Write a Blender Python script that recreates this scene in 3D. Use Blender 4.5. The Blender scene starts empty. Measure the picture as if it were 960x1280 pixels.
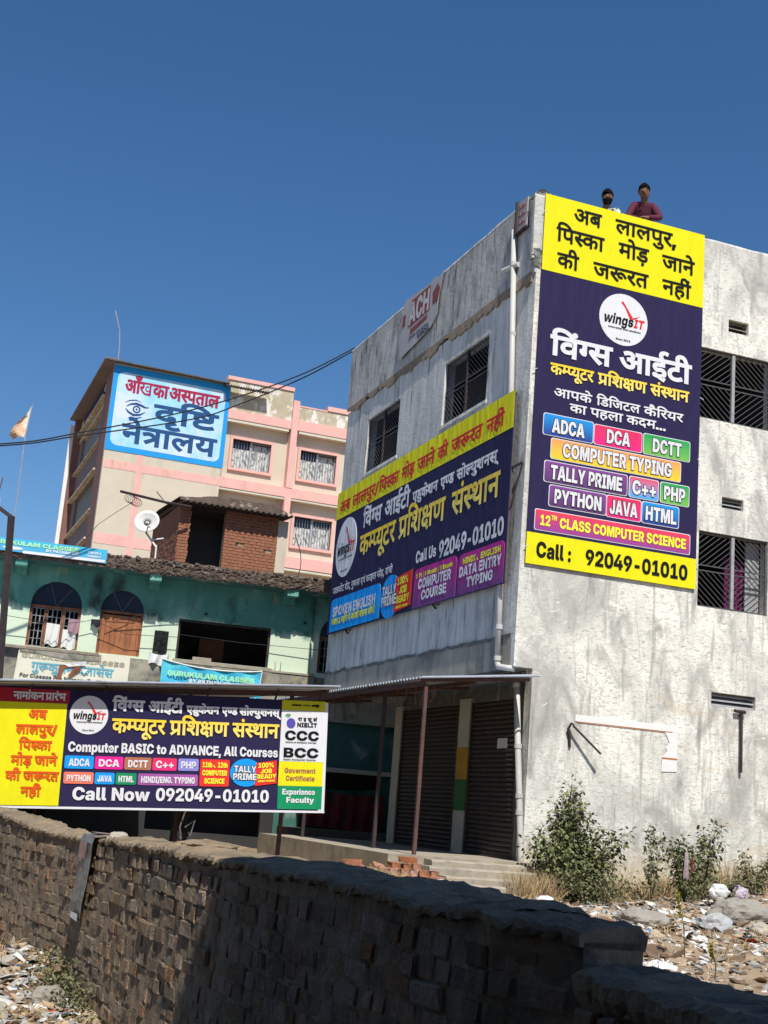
import bpy, bmesh, math, random
from math import radians, sin, cos, pi, sqrt, atan2, exp
from mathutils import Vector, Matrix, noise
from mathutils.geometry import delaunay_2d_cdt
sc = bpy.context.scene
COL = sc.collection
random.seed(7)
rnd = random.uniform

# ------------------------------------------------------------ camera, sky, sun
cam = bpy.data.objects.new('camera', bpy.data.cameras.new('camera'))
COL.objects.link(cam)
R3 = Matrix(((0.9291414, -0.1528673, -0.3366419), (-0.3611496, -0.1802949, -0.9149124), (0.0791654, 0.9716611, -0.2227274)))
cam.matrix_world = Matrix.Translation((0, 0, 1.6)) @ R3.to_4x4()
cam.data.sensor_fit = 'VERTICAL'
cam.data.sensor_height = 24.0
cam.data.lens = 1634.0 / 1280.0 * 24.0
cam.data.clip_start = 0.1
cam.data.clip_end = 3000
sc.camera = cam
SUN_EL = radians(54.5)
SUN_AZ = radians(188.5)
w = bpy.data.worlds.new('World'); sc.world = w; w.use_nodes = True
wn = w.node_tree.nodes; wl = w.node_tree.links; wn.clear()
sky = wn.new('ShaderNodeTexSky'); sky.sky_type = 'NISHITA'; sky.sun_disc = False
sky.sun_elevation = SUN_EL; sky.sun_rotation = SUN_AZ
sky.altitude = 600; sky.air_density = 1.0; sky.dust_density = 0.4; sky.ozone_density = 4.0
bg = wn.new('ShaderNodeBackground'); bg.inputs['Strength'].default_value = 0.088
wo = wn.new('ShaderNodeOutputWorld')
hs_ = wn.new('ShaderNodeHueSaturation'); hs_.inputs['Saturation'].default_value = 1.2; hs_.inputs['Value'].default_value = 1.0
wl.new(sky.outputs[0], hs_.inputs['Color']); wl.new(hs_.outputs[0], bg.inputs['Color']); wl.new(bg.outputs[0], wo.inputs['Surface'])
sl = bpy.data.lights.new('sun', 'SUN'); sl.energy = 4.3; sl.angle = radians(0.5); sl.color = (1.0, 0.955, 0.87)
so = bpy.data.objects.new('sun', sl); COL.objects.link(so)
sd = Vector((sin(SUN_AZ) * cos(SUN_EL), cos(SUN_AZ) * cos(SUN_EL), sin(SUN_EL)))
so.rotation_euler = (-sd).to_track_quat('-Z', 'Y').to_euler()
so.location = sd * 60
vs = sc.view_settings
vs.view_transform = 'Standard'; vs.look = 'None'; vs.exposure = 0.35; vs.gamma = 1.0; vs.use_curve_mapping = False

# ------------------------------------------------------------ materials
def mat(name, col, rough=0.85, var=0.12, scale=3.0, detail=5.0, bump=0.25, bscale=30.0, stains=(), metal=0.0,
        rand=0.0, spec=0.35, grad=None, wrinkle=0.0, thin=0.0, height_tint=None, warp=0.0, bdist=0.02, world=False):
    """colour varied by noise, then stains (colour, scale, low, high, z stretch), bump, optional per-object variation"""
    m = bpy.data.materials.new(name); m.use_nodes = True
    n = m.node_tree.nodes; l = m.node_tree.links
    b = n['Principled BSDF']
    b.inputs['Roughness'].default_value = rough; b.inputs['Metallic'].default_value = metal
    b.inputs['Specular IOR Level'].default_value = spec
    if world:
        g = n.new('ShaderNodeNewGeometry'); P = g.outputs['Position']
    else:
        g = n.new('ShaderNodeTexCoord'); P = g.outputs['Object']
    def nz(s, d, zs=1.0, off=0.0):
        mp = n.new('ShaderNodeMapping'); l.new(P, mp.inputs['Vector'])
        mp.inputs['Scale'].default_value = (s, s, s * zs); mp.inputs['Location'].default_value = (off, off * 1.7, off * 0.6)
        t = n.new('ShaderNodeTexNoise'); t.inputs['Scale'].default_value = 1.0; t.inputs['Detail'].default_value = d
        t.inputs['Roughness'].default_value = 0.62
        t.inputs['Distortion'].default_value = warp
        l.new(mp.outputs[0], t.inputs['Vector']); return t.outputs['Fac']
    def mix(fac, a, c, mode='MIX'):
        x = n.new('ShaderNodeMix'); x.data_type = 'RGBA'; x.blend_type = mode
        if isinstance(fac, float): x.inputs[0].default_value = fac
        else: l.new(fac, x.inputs[0])
        for k, s in ((6, a), (7, c)):
            if isinstance(s, tuple): x.inputs[k].default_value = (*s[:3], 1)
            else: l.new(s, x.inputs[k])
        return x.outputs[2]
    if grad:
        tc = n.new('ShaderNodeTexCoord'); sp = n.new('ShaderNodeSeparateXYZ'); l.new(tc.outputs['Generated'], sp.inputs[0])
        c = mix(sp.outputs['Z'], grad, col)
    elif var > 0:
        r = n.new('ShaderNodeMapRange'); l.new(nz(scale, detail), r.inputs[0])
        r.inputs[1].default_value = 0.3; r.inputs[2].default_value = 0.7
        c = mix(r.outputs[0], tuple(v * (1 - var) for v in col), tuple(min(1, v * (1 + var)) for v in col))
    else:
        c = mix(0.0, col, col)
    for k, st in enumerate(stains):
        sc_, s_, lo, hi, zs = st
        r = n.new('ShaderNodeMapRange'); l.new(nz(s_, 7.0, zs, 3.1 * (k + 1)), r.inputs[0])
        r.inputs[1].default_value = lo; r.inputs[2].default_value = hi
        c = mix(r.outputs[0], c, sc_)
    if height_tint:                                            # height tint, ragged limit: dirt on cement, painted sun and eave shade on teal
        sp = n.new('ShaderNodeSeparateXYZ'); l.new(g.outputs['Object'], sp.inputs[0])
        ad = n.new('ShaderNodeMath'); ad.operation = 'MULTIPLY_ADD'; l.new(nz(2.2, 6.0, 0.25, 9.0), ad.inputs[0]); ad.inputs[1].default_value = 0.9; l.new(sp.outputs['Z'], ad.inputs[2])
        r = n.new('ShaderNodeMapRange'); l.new(ad.outputs[0], r.inputs[0]); r.inputs[1].default_value = height_tint[2] + .45; r.inputs[2].default_value = height_tint[1] + .45
        if height_tint[1] > 9: r.inputs[4].default_value = 0.75
        c = mix(r.outputs[0], c, height_tint[0])
    if rand > 0:
        oi = n.new('ShaderNodeObjectInfo')
        r = n.new('ShaderNodeMapRange'); l.new(oi.outputs['Random'], r.inputs[0])
        r.inputs[3].default_value = 1 - rand; r.inputs[4].default_value = 1 + rand * 0.5
        hs = n.new('ShaderNodeHueSaturation'); l.new(c, hs.inputs['Color']); l.new(r.outputs[0], hs.inputs['Value'])
        r2 = n.new('ShaderNodeMapRange'); l.new(oi.outputs['Random'], r2.inputs[0])
        r2.inputs[3].default_value = 1.15; r2.inputs[4].default_value = 0.65
        l.new(r2.outputs[0], hs.inputs['Saturation'])
        c = hs.outputs[0]
    l.new(c, b.inputs['Base Color'])
    if bump > 0 or wrinkle > 0:
        bp = n.new('ShaderNodeBump'); bp.inputs['Distance'].default_value = bdist
        if wrinkle > 0:
            gg = n.new('ShaderNodeNewGeometry'); mp = n.new('ShaderNodeMapping'); l.new(gg.outputs['Position'], mp.inputs[0])
            mp.inputs['Rotation'].default_value = (0.5, 0.9, 0.3); mp.inputs['Scale'].default_value = (5.0, 5.0, 1.1)
            t = n.new('ShaderNodeTexNoise'); t.inputs['Detail'].default_value = 3.0; t.inputs['Scale'].default_value = 1.0
            l.new(mp.outputs[0], t.inputs['Vector']); l.new(t.outputs['Fac'], bp.inputs['Height'])
            bp.inputs['Strength'].default_value = wrinkle; bp.inputs['Distance'].default_value = 0.06
        else:
            l.new(nz(bscale, 6.0), bp.inputs['Height']); bp.inputs['Strength'].default_value = bump
        l.new(bp.outputs[0], b.inputs['Normal'])
    if thin > 0:
        b.inputs['Transmission Weight'].default_value = thin
    return m

def vinyl(name, col, grad=None):
    return mat(name, col, rough=0.65, var=0.0, grad=grad, wrinkle=0.65, bump=0, spec=0.12)

ST_WW = (((0.46, 0.455, 0.42), 0.5, 0.43, 0.63, 0.7), ((0.31, 0.305, 0.28), 1.6, 0.51, 0.70, 0.5), ((0.27, 0.265, 0.25), 6.5, 0.54, 0.74, 0.12), ((0.40, 0.39, 0.36), 11.0, 0.50, 0.66, 2.6),
         ((0.82, 0.80, 0.72), 5.0, 0.60, 0.72, 1.6), ((0.20, 0.195, 0.18), 22.0, 0.66, 0.74, 0.8))
M_WHITEWASH = mat('whitewashed cement', (0.83, 0.81, 0.73), 0.92, 0.10, 1.2, 6, 0.26, 7.0, bdist=0.03, stains=ST_WW, height_tint=((0.36, 0.355, 0.33), 12.6, 9.8), warp=1.1)
M_WHITEWASHLOW = mat('damp whitewashed cement', (0.83, 0.81, 0.73), 0.92, 0.10, 1.2, 6, 0.26, 7.0, bdist=0.03, stains=ST_WW + (((0.52, 0.42, 0.27), 0.7, 0.56, 0.80, 2.2),), height_tint=((0.50, 0.40, 0.25), 0.0, 0.9), warp=1.1)
M_GREYCEM = mat('grey cement plaster', (0.64, 0.635, 0.61), 0.92, 0.12, 1.6, 7, 0.5, 12.0, bdist=0.02,
    stains=(((0.40, 0.40, 0.385), 5.0, 0.46, 0.70, 0.11), ((0.30, 0.295, 0.28), 1.1, 0.55, 0.78, 0.6), ((0.17, 0.165, 0.155), 9.0, 0.57, 0.70, 0.10), ((0.76, 0.75, 0.72), 7.0, 0.60, 0.78, 0.2)))
M_PARAPET = mat('weathered parapet cement', (0.50, 0.495, 0.475), 0.94, 0.18, 2.2, 7, 0.6, 14.0, bdist=0.02,
    stains=(((0.24, 0.235, 0.22), 3.0, 0.47, 0.66, 0.35), ((0.085, 0.082, 0.078), 6.5, 0.54, 0.68, 0.22), ((0.66, 0.65, 0.62), 6.0, 0.60, 0.78, 0.4)), height_tint=((0.20, 0.195, 0.18), 12.2, 10.9))
M_ROUGHCEM = mat('broken cement edge', (0.27, 0.215, 0.165), 0.95, 0.3, 8.0, 6, 0.8, 40.0, stains=(((0.4, 0.36, 0.31), 9.0, 0.6, 0.75, 1.0),))
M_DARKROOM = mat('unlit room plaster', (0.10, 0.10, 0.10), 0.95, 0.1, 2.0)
M_MOULDSHADE = mat('black moulded and shade dark cement', (0.14, 0.14, 0.13), 0.95, 0.3, 6.0, 6, 0.6, 30.0, stains=(((0.5, 0.49, 0.45), 5.0, 0.55, 0.75, 0.6),))
M_IRON = mat('dark grille iron', (0.10, 0.095, 0.10), 0.6, 0.2, 12.0, bump=0.1, metal=0.3)
M_GREYIRON = mat('grey painted iron', (0.33, 0.33, 0.34), 0.6, 0.2, 8.0, bump=0.1)
M_RUST = mat('rusty red iron', (0.11, 0.055, 0.045), 0.75, 0.3, 8.0, bump=0.2, stains=(((0.07, 0.05, 0.05), 6.0, 0.5, 0.7, 0.4),))
M_DARKRUST = mat('dark rusty iron', (0.045, 0.032, 0.032), 0.8, 0.3, 8.0, bump=0.2)
M_PVC = mat('white pvc pipe', (0.54, 0.535, 0.51), 0.5, 0.06, 3.0, bump=0.0, stains=(((0.45, 0.44, 0.42), 2.5, 0.55, 0.75, 0.5),))
M_SHUTTER = mat('brown shutter steel', (0.060, 0.045, 0.042), 0.55, 0.2, 5.0, bump=0.1, metal=0.2, stains=(((0.12, 0.09, 0.08), 4.0, 0.55, 0.75, 0.4),))
M_TIN = mat('galvanised corrugated sheet', (0.42, 0.46, 0.53), 0.45, 0.12, 4.0, bump=0.1, metal=0.5, stains=(((0.2, 0.15, 0.12), 5.0, 0.6, 0.75, 1.0),))
M_ASBESTOS = mat('sooty corrugated cement sheet', (0.11, 0.095, 0.085), 0.95, 0.3, 5.0, bump=0.5)
M_PILLAR = mat('cream painted pillar', (0.55, 0.53, 0.44), 0.85, 0.12, 4.0)
M_OCHRE = mat('ochre painted band', (0.50, 0.29, 0.03), 0.8, 0.1, 4.0)
M_GREENBAND = mat('green painted band', (0.05, 0.17, 0.045), 0.8, 0.1, 4.0)
M_STEP = mat('cement floor', (0.36, 0.315, 0.245), 0.92, 0.15, 3.0, bump=0.35, stains=(((0.23, 0.2, 0.17), 4.0, 0.5, 0.7, 1.0),))
M_PAPER = mat('white paper', (0.7, 0.7, 0.68), 0.9, 0.05)
M_TEAL = mat('flaking teal limewash with painted sun', (0.088, 0.265, 0.212), 0.9, 0.16, 1.2, 6, 0.3, 12.0, height_tint=((0.60, 0.70, 0.53), 4.60, 4.78),  # pale below the eave's shadow line: sunlight painted into the wall colour
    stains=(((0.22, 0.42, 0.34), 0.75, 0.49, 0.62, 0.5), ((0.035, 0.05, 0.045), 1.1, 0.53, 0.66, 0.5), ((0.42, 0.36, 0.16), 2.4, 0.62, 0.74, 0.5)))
M_TEALUP = mat('teal limewash', (0.08, 0.26, 0.21), 0.9, 0.10, 1.0, 6, 0.3, 12.0,
    stains=(((0.20, 0.42, 0.35), 1.3, 0.5, 0.64, 0.6), ((0.05, 0.09, 0.08), 0.9, 0.60, 0.72, 0.5)))
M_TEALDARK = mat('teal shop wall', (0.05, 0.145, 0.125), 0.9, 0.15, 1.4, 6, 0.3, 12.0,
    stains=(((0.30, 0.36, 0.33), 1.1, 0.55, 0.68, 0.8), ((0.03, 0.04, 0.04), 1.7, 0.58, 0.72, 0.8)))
M_MOULD = mat('mouldy balcony cement', (0.30, 0.28, 0.22), 0.95, 0.25, 3.0, 6, 0.4, 20.0,
    stains=(((0.08, 0.08, 0.075), 1.6, 0.47, 0.62, 0.7), ((0.42, 0.36, 0.12), 3.0, 0.58, 0.70, 1.0)))
M_WOOD = mat('brown painted wood', (0.23, 0.085, 0.04), 0.7, 0.2, 6.0, bump=0.2, stains=(((0.10, 0.04, 0.025), 5.0, 0.5, 0.7, 0.2),))
M_DOORWOOD = mat('orange brown door board', (0.34, 0.13, 0.055), 0.7, 0.15, 4.0, bump=0.2, stains=(((0.22, 0.08, 0.035), 5.0, 0.5, 0.7, 0.15),))
M_GLASS = mat('dark window glass', (0.02, 0.03, 0.055), 0.12, 0.1, 2.0, bump=0.05, spec=0.6)
M_LACE = mat('white lace curtain', (0.58, 0.58, 0.55), 0.9, 0.25, 9.0, bump=0.5, bscale=14.0, stains=(((0.16, 0.18, 0.19), 7.0, 0.5, 0.6, 0.6),))
M_BRICK = mat('weathered clay brick', (0.32, 0.18, 0.10), 0.97, 0.35, 20.0, 7, 1.0, 50.0, rand=0.22,
    stains=(((0.24, 0.185, 0.125), 3.0, 0.40, 0.56, 0.5), ((0.09, 0.075, 0.06), 2.0, 0.52, 0.70, 1.0), ((0.32, 0.27, 0.20), 14.0, 0.56, 0.70, 1.0)), world=True)
M_MORTAR = mat('dirty mortar', (0.25, 0.19, 0.13), 0.97, 0.35, 9.0, 7, 1.0, 35.0, stains=(((0.06, 0.055, 0.05), 4.0, 0.5, 0.7, 1.0),), world=True)
M_CAP = mat('rough cement coping', (0.25, 0.19, 0.125), 0.97, 0.3, 8.0, 7, 1.0, 30.0, stains=(((0.10, 0.09, 0.075), 3.0, 0.5, 0.72, 1.0),), world=True)
M_REDBRICK = mat('red brick', (0.38, 0.175, 0.11), 0.92, 0.2, 10.0, 6, 0.5, 30.0, rand=0.25, stains=(((0.24, 0.10, 0.06), 6.0, 0.55, 0.7, 1.0),), world=True)
M_LOOSEBRICK = mat('loose broken brick', (0.42, 0.20, 0.12), 0.95, 0.2, 12.0, 6, 0.7, 30.0, rand=0.25)
M_JOINT = mat('pale brick joint', (0.33, 0.24, 0.17), 0.95, 0.2, 8.0)
M_PARBRICK = mat('sooty parapet masonry', (0.115, 0.082, 0.065), 0.97, 0.35, 6.0, 6, 1.0, 25.0, stains=(((0.36, 0.32, 0.27), 6.0, 0.58, 0.70, 1.2),))
M_PINK = mat('pink painted band', (0.76, 0.43, 0.38), 0.88, 0.08, 1.5, bump=0.15, stains=(((0.70, 0.52, 0.45), 2.0, 0.62, 0.72, 1.0), ((0.48, 0.26, 0.20), 3.0, 0.60, 0.80, 0.2)))
M_BEIGE = mat('beige plaster wall', (0.60, 0.525, 0.42), 0.9, 0.06, 1.0, bump=0.1, stains=(((0.40, 0.37, 0.28), 1.0, 0.55, 0.8, 0.3),))
M_BEIGEWORN = mat('worn beige parapet', (0.46, 0.40, 0.29), 0.9, 0.12, 2.0, bump=0.3, stains=(((0.72, 0.70, 0.64), 2.4, 0.52, 0.60, 0.7), ((0.25, 0.20, 0.12), 1.3, 0.6, 0.75, 0.5)))
M_LIGHTSLAB = mat('pale slab edge', (0.62, 0.58, 0.47), 0.9, 0.08, 3.0)
M_MAUVE = mat('mauve grey side wall', (0.20, 0.165, 0.175), 0.9, 0.08, 1.0, bump=0.15)
M_CORNERTILE = mat('brown corner cladding', (0.22, 0.105, 0.085), 0.7, 0.15, 2.0, bump=0.15)
M_WHITEPAINT = mat('white paint', (0.78, 0.78, 0.76), 0.6, 0.04)
M_ALU = mat('aluminium window frame', (0.5, 0.5, 0.5), 0.45, 0.05, metal=0.5)
M_DISH = mat('grey white dish enamel', (0.60, 0.59, 0.56), 0.5, 0.05)
M_CABLE = mat('black cable', (0.02, 0.02, 0.022), 0.6, 0.0, bump=0)
M_SOIL = mat('dry littered soil', (0.34, 0.25, 0.165), 0.97, 0.25, 2.5, 8, 1.0, 12.0, bdist=0.04,
    stains=(((0.20, 0.14, 0.09), 1.6, 0.50, 0.70, 1.0), ((0.48, 0.42, 0.33), 7.0, 0.58, 0.70, 1.0)), world=True)
M_LEAF = mat('dusty green leaves', (0.155, 0.170, 0.068), 0.7, 0.45, 3.5, 3, 0.0, stains=(((0.16, 0.17, 0.06), 5.0, 0.55, 0.7, 1.0), ((0.03, 0.055, 0.016), 7.0, 0.5, 0.65, 1.0)))
M_LEAFDUST = mat('dull olive leaves', (0.14, 0.145, 0.07), 0.8, 0.4, 5.0, 3, 0.0, stains=(((0.20, 0.15, 0.08), 6.0, 0.56, 0.7, 1.0),))
M_STRAW = mat('dry straw stems', (0.42, 0.31, 0.17), 0.9, 0.3, 6.0, 3, 0.0)
M_STALK = mat('green brown stalk', (0.12, 0.10, 0.05), 0.9, 0.2, 6.0, 3, 0.0)
M_SKIN = mat('brown skin', (0.23, 0.115, 0.072), 0.6, 0.08, 20.0, bump=0.05)
M_HAIR = mat('black hair', (0.010, 0.008, 0.008), 0.9, 0.2, 30.0, bump=0.5, bscale=80, spec=0.05)
M_MAROON = mat('maroon cotton shirt', (0.10, 0.018, 0.038), 0.9, 0.2, 8.0, bump=0.5, bscale=18)
M_LIGHTSHIRT = mat('pale patterned shirt', (0.55, 0.60, 0.48), 0.9, 0.1, 8.0, bump=0.4, bscale=18, stains=(((0.05, 0.07, 0.06), 7.0, 0.52, 0.56, 1.0),))
M_TROUSER = mat('dark trousers', (0.03, 0.035, 0.05), 0.9, 0.2, 8.0, bump=0.3)
M_EYE = mat('eye', (0.10, 0.09, 0.085), 0.3, 0.0, bump=0)
P_YELLOW = vinyl('yellow vinyl print', (0.78, 0.72, 0.012))
P_NAVY = vinyl('dark blue vinyl print', (0.026, 0.021, 0.070))
P_WHITE = vinyl('white print', (0.72, 0.72, 0.75))
P_BLACK = vinyl('black print', (0.010, 0.010, 0.012))
P_GOLD = vinyl('golden print', (0.88, 0.60, 0.035), grad=(0.90, 0.74, 0.20))
P_RED = vinyl('red print', (0.66, 0.030, 0.035))
P_DKRED = vinyl('dark red print', (0.40, 0.02, 0.04))
P_ORRED = vinyl('orange red print', (0.72, 0.10, 0.015))
P_LEMON = vinyl('lemon letter print', (0.88, 0.88, 0.06))
B_BLUE = vinyl('blue badge print', (0.02, 0.30, 0.72), grad=(0.03, 0.06, 0.30))
B_PINKRED = vinyl('pink red badge print', (0.72, 0.04, 0.12), grad=(0.80, 0.03, 0.22))
B_GREEN = vinyl('green badge print', (0.02, 0.36, 0.10), grad=(0.18, 0.50, 0.10))
B_ORANGE = vinyl('orange badge print', (0.86, 0.34, 0.12), grad=(0.90, 0.62, 0.04))
B_PURPLE = vinyl('purple badge print', (0.24, 0.07, 0.30), grad=(0.10, 0.05, 0.15))
B_REDPURP = vinyl('red to purple badge print', (0.75, 0.06, 0.10), grad=(0.30, 0.06, 0.30))
B_CPP = vinyl('red to blue badge print', (0.72, 0.10, 0.16), grad=(0.06, 0.40, 0.80))
B_BRIGHTBLUE = vinyl('bright blue badge print', (0.01, 0.32, 0.85))
B_BROWN = vinyl('brown badge print', (0.42, 0.16, 0.09))
B_SALMON = vinyl('salmon badge print', (0.80, 0.20, 0.12))
B_LILAC = vinyl('lilac badge print', (0.26, 0.26, 0.66))
B_DKGREEN = vinyl('deep green badge print', (0.01, 0.27, 0.11))
B_MAGENTA = vinyl('magenta badge print', (0.50, 0.03, 0.26), grad=(0.17, 0.06, 0.22))
B_MAUVE = vinyl('mauve badge print', (0.36, 0.10, 0.36))
B_RED = vinyl('red badge print', (0.75, 0.04, 0.03))
B_HOTPINK = vinyl('hot pink badge print', (0.80, 0.02, 0.30))
P_OLIVE = vinyl('dark yellow print', (0.62, 0.56, 0.02))
PT_BLUE = mat('blue sign paint', (0.010, 0.30, 0.72), 0.7, 0.05, 2.0, bump=0.05)
PT_SKY = mat('pale blue sign paint', (0.30, 0.62, 0.80), 0.7, 0.08, 1.0, bump=0.05, stains=(((0.62, 0.70, 0.84), 0.55, 0.45, 0.62, 1.0),))
PT_CRIMSON = mat('crimson sign paint', (0.33, 0.01, 0.06), 0.7, 0.05)
PT_DEEPBLUE = mat('deep blue sign paint', (0.008, 0.065, 0.20), 0.7, 0.05)
P_CYAN = vinyl('cyan banner print', (0.06, 0.47, 0.68), grad=(0.10, 0.38, 0.62))
P_PALEBOARD = mat('faded cream board', (0.66, 0.63, 0.50), 0.8, 0.08, 2.0, bump=0.1, stains=(((0.50, 0.46, 0.34), 2.5, 0.55, 0.75, 0.6),))
P_FADEDCYAN = mat('faded cyan letters', (0.12, 0.36, 0.45), 0.8, 0.1)
P_FADEDTAN = mat('faded tan letters', (0.40, 0.35, 0.25), 0.8, 0.1)
P_GREY = mat('dark grey letters', (0.06, 0.06, 0.06), 0.8, 0.1)
P_LIME = mat('lime letters', (0.42, 0.80, 0.40), 0.8, 0.1)

# ------------------------------------------------------------ objects
def tag(o, label=None, cat=None, group=None, kind=None):
    if label: o['label'] = label
    if cat: o['category'] = cat
    if group: o['group'] = group
    if kind: o['kind'] = kind
    return o
def thing(name, label, cat, loc, rot=(0, 0, 0), group=None):
    o = bpy.data.objects.new(name, None); COL.objects.link(o)
    o.location = loc; o.rotation_euler = rot; o.empty_display_size = 0.3
    tag(o, label, cat, group); return o
def wmat(o):
    m = Matrix.LocRotScale(o.location, o.rotation_euler, None)
    return wmat(o.parent) @ m if o.parent else m

class MB:
    """collects shapes; F maps local (u, d, v) to the space the mesh is built in"""
    def __init__(s, F=None): s.v = []; s.f = []; s.mi = []; s.F = F or (lambda a, b, c: (a, b, c)); s.k = 0
    def add(s, vs, fs, raw=False):
        b = len(s.v); s.v += [tuple(p) if raw else s.F(*p) for p in vs]
        s.f += [tuple(b + i for i in f) for f in fs]; s.mi += [s.k] * len(fs); return s
    def box(s, x0, x1, y0, y1, z0, z1):
        s.add([(x0, y0, z0), (x1, y0, z0), (x1, y1, z0), (x0, y1, z0), (x0, y0, z1), (x1, y0, z1), (x1, y1, z1), (x0, y1, z1)],
              [(0, 3, 2, 1), (4, 5, 6, 7), (0, 1, 5, 4), (1, 2, 6, 5), (2, 3, 7, 6), (3, 0, 4, 7)]); return s
    def quad(s, a, b, c, d): return s.add([a, b, c, d], [(0, 1, 2, 3)])
    def tube(s, pts, r, n=6, cap=True):
        """pts in local space; r number or list"""
        P = [Vector(s.F(*p)) for p in pts]; R = r if isinstance(r, (list, tuple)) else [r] * len(P)
        vs = []; ref = None
        for i, p in enumerate(P):
            t = (P[min(i + 1, len(P) - 1)] - P[max(i - 1, 0)]).normalized()
            if ref is None: ref = t.orthogonal().normalized()
            a = (ref - t * ref.dot(t)).normalized(); ref = a; b = t.cross(a)
            vs += [p + (a * cos(2 * pi * k / n) + b * sin(2 * pi * k / n)) * R[i] for k in range(n)]
        fs = [(i * n + k, i * n + (k + 1) % n, (i + 1) * n + (k + 1) % n, (i + 1) * n + k) for i in range(len(P) - 1) for k in range(n)]
        if cap: fs += [tuple(range(n))[::-1], tuple((len(P) - 1) * n + k for k in range(n))]
        return s.add(vs, fs, raw=True)
    def bar(s, a, b, w, h=None):
        """square bar between two points"""
        h = h or w; A = Vector(s.F(*a)); B = Vector(s.F(*b)); t = (B - A).normalized()
        p = t.orthogonal().normalized() if abs(t.z) > 0.9 else t.cross(Vector((0, 0, 1))).normalized(); q = t.cross(p)
        vs = [X + p * (w / 2 * i) + q * (h / 2 * j) for X in (A, B) for i, j in ((-1, -1), (1, -1), (1, 1), (-1, 1))]
        return s.add(vs, [(0, 1, 2, 3), (7, 6, 5, 4), (0, 4, 5, 1), (1, 5, 6, 2), (2, 6, 7, 3), (3, 7, 4, 0)], raw=True)
    def plate(s, outer, holes, d0, d1, back=False):
        """flat plate in (u, v) with holes, front at depth d0, edges running to d1"""
        loops = [outer] + list(holes); pts = []; faces = []; sg = []
        for L in loops:
            b = len(pts); pts += [Vector(p) for p in L]; faces.append(list(range(b, len(pts))))
        V, E, Fc, ov, oe, of = delaunay_2d_cdt(pts, [], faces, 1, 1e-6)
        tris = [f for f, o in zip(Fc, of) if 0 in o and not any(k in o for k in range(1, len(loops)))]
        s.add([(p[0], d0, p[1]) for p in V], tris)
        if back: s.add([(p[0], d1, p[1]) for p in V], tris)
        for L in loops:
            n = len(L); s.add([(p[0], d0, p[1]) for p in L] + [(p[0], d1, p[1]) for p in L], [(i, (i + 1) % n, n + (i + 1) % n, n + i) for i in range(n)])
        return s
    def build(s, name, m, parent=None, local=False, smooth=False, origin=None, **tags):
        me = bpy.data.meshes.new(name)
        vs = [Vector(p) for p in s.v]
        o = bpy.data.objects.new(name, me); COL.objects.link(o)
        if parent:
            o.parent = parent
            if not local:
                inv = wmat(parent).inverted(); vs = [inv @ p for p in vs]
        else:
            if origin is None:
                origin = Vector(((min(p.x for p in vs) + max(p.x for p in vs)) / 2, (min(p.y for p in vs) + max(p.y for p in vs)) / 2, min(p.z for p in vs)))
            origin = Vector(origin); o.location = origin; vs = [p - origin for p in vs]
        me.from_pydata(vs, [], s.f)
        ms = m if isinstance(m, (list, tuple)) else [m]
        for x in ms: me.materials.append(x)
        if len(ms) > 1: me.polygons.foreach_set('material_index', s.mi)
        if smooth: me.polygons.foreach_set('use_smooth', [True] * len(me.polygons))
        me.update()
        if tags: tag(o, **tags)
        return o
def arch(u0, u1, v0, vs, n=10):
    """rectangle with a half-round head"""
    c = (u0 + u1) / 2; r = (u1 - u0) / 2
    return [(u0, v0), (u1, v0)] + [(c + r * cos(a), vs + r * sin(a)) for a in [pi * k / n for k in range(n + 1)]]
def rect(u0, u1, v0, v1): return [(u0, v0), (u1, v0), (u1, v1), (u0, v1)]
def rrect(u0, u1, v0, v1, r, n=4, only_top=False):
    out = []
    for cx, cy, a0 in ((u0 + r, v0 + r, pi), (u1 - r, v0 + r, 1.5 * pi), (u1 - r, v1 - r, 0), (u0 + r, v1 - r, 0.5 * pi)):
        if only_top and a0 >= pi: out.append((u0 if a0 == pi else u1, v0)); continue
        out += [(cx + r * cos(a0 + k * pi / 2 / n), cy + r * sin(a0 + k * pi / 2 / n)) for k in range(n + 1)]
    return out
def oval(cx, cy, rx, ry, n=36): return [(cx + rx * cos(2 * pi * k / n), cy + ry * sin(2 * pi * k / n)) for k in range(n)]
def struct(name, mb, m, **k): return mb.build(name, m, kind='structure', **k)
def clone(o, parent=None):
    c = o.copy(); COL.objects.link(c); c.parent = parent
    for ch in list(o.children): clone(ch, c)
    return c

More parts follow.
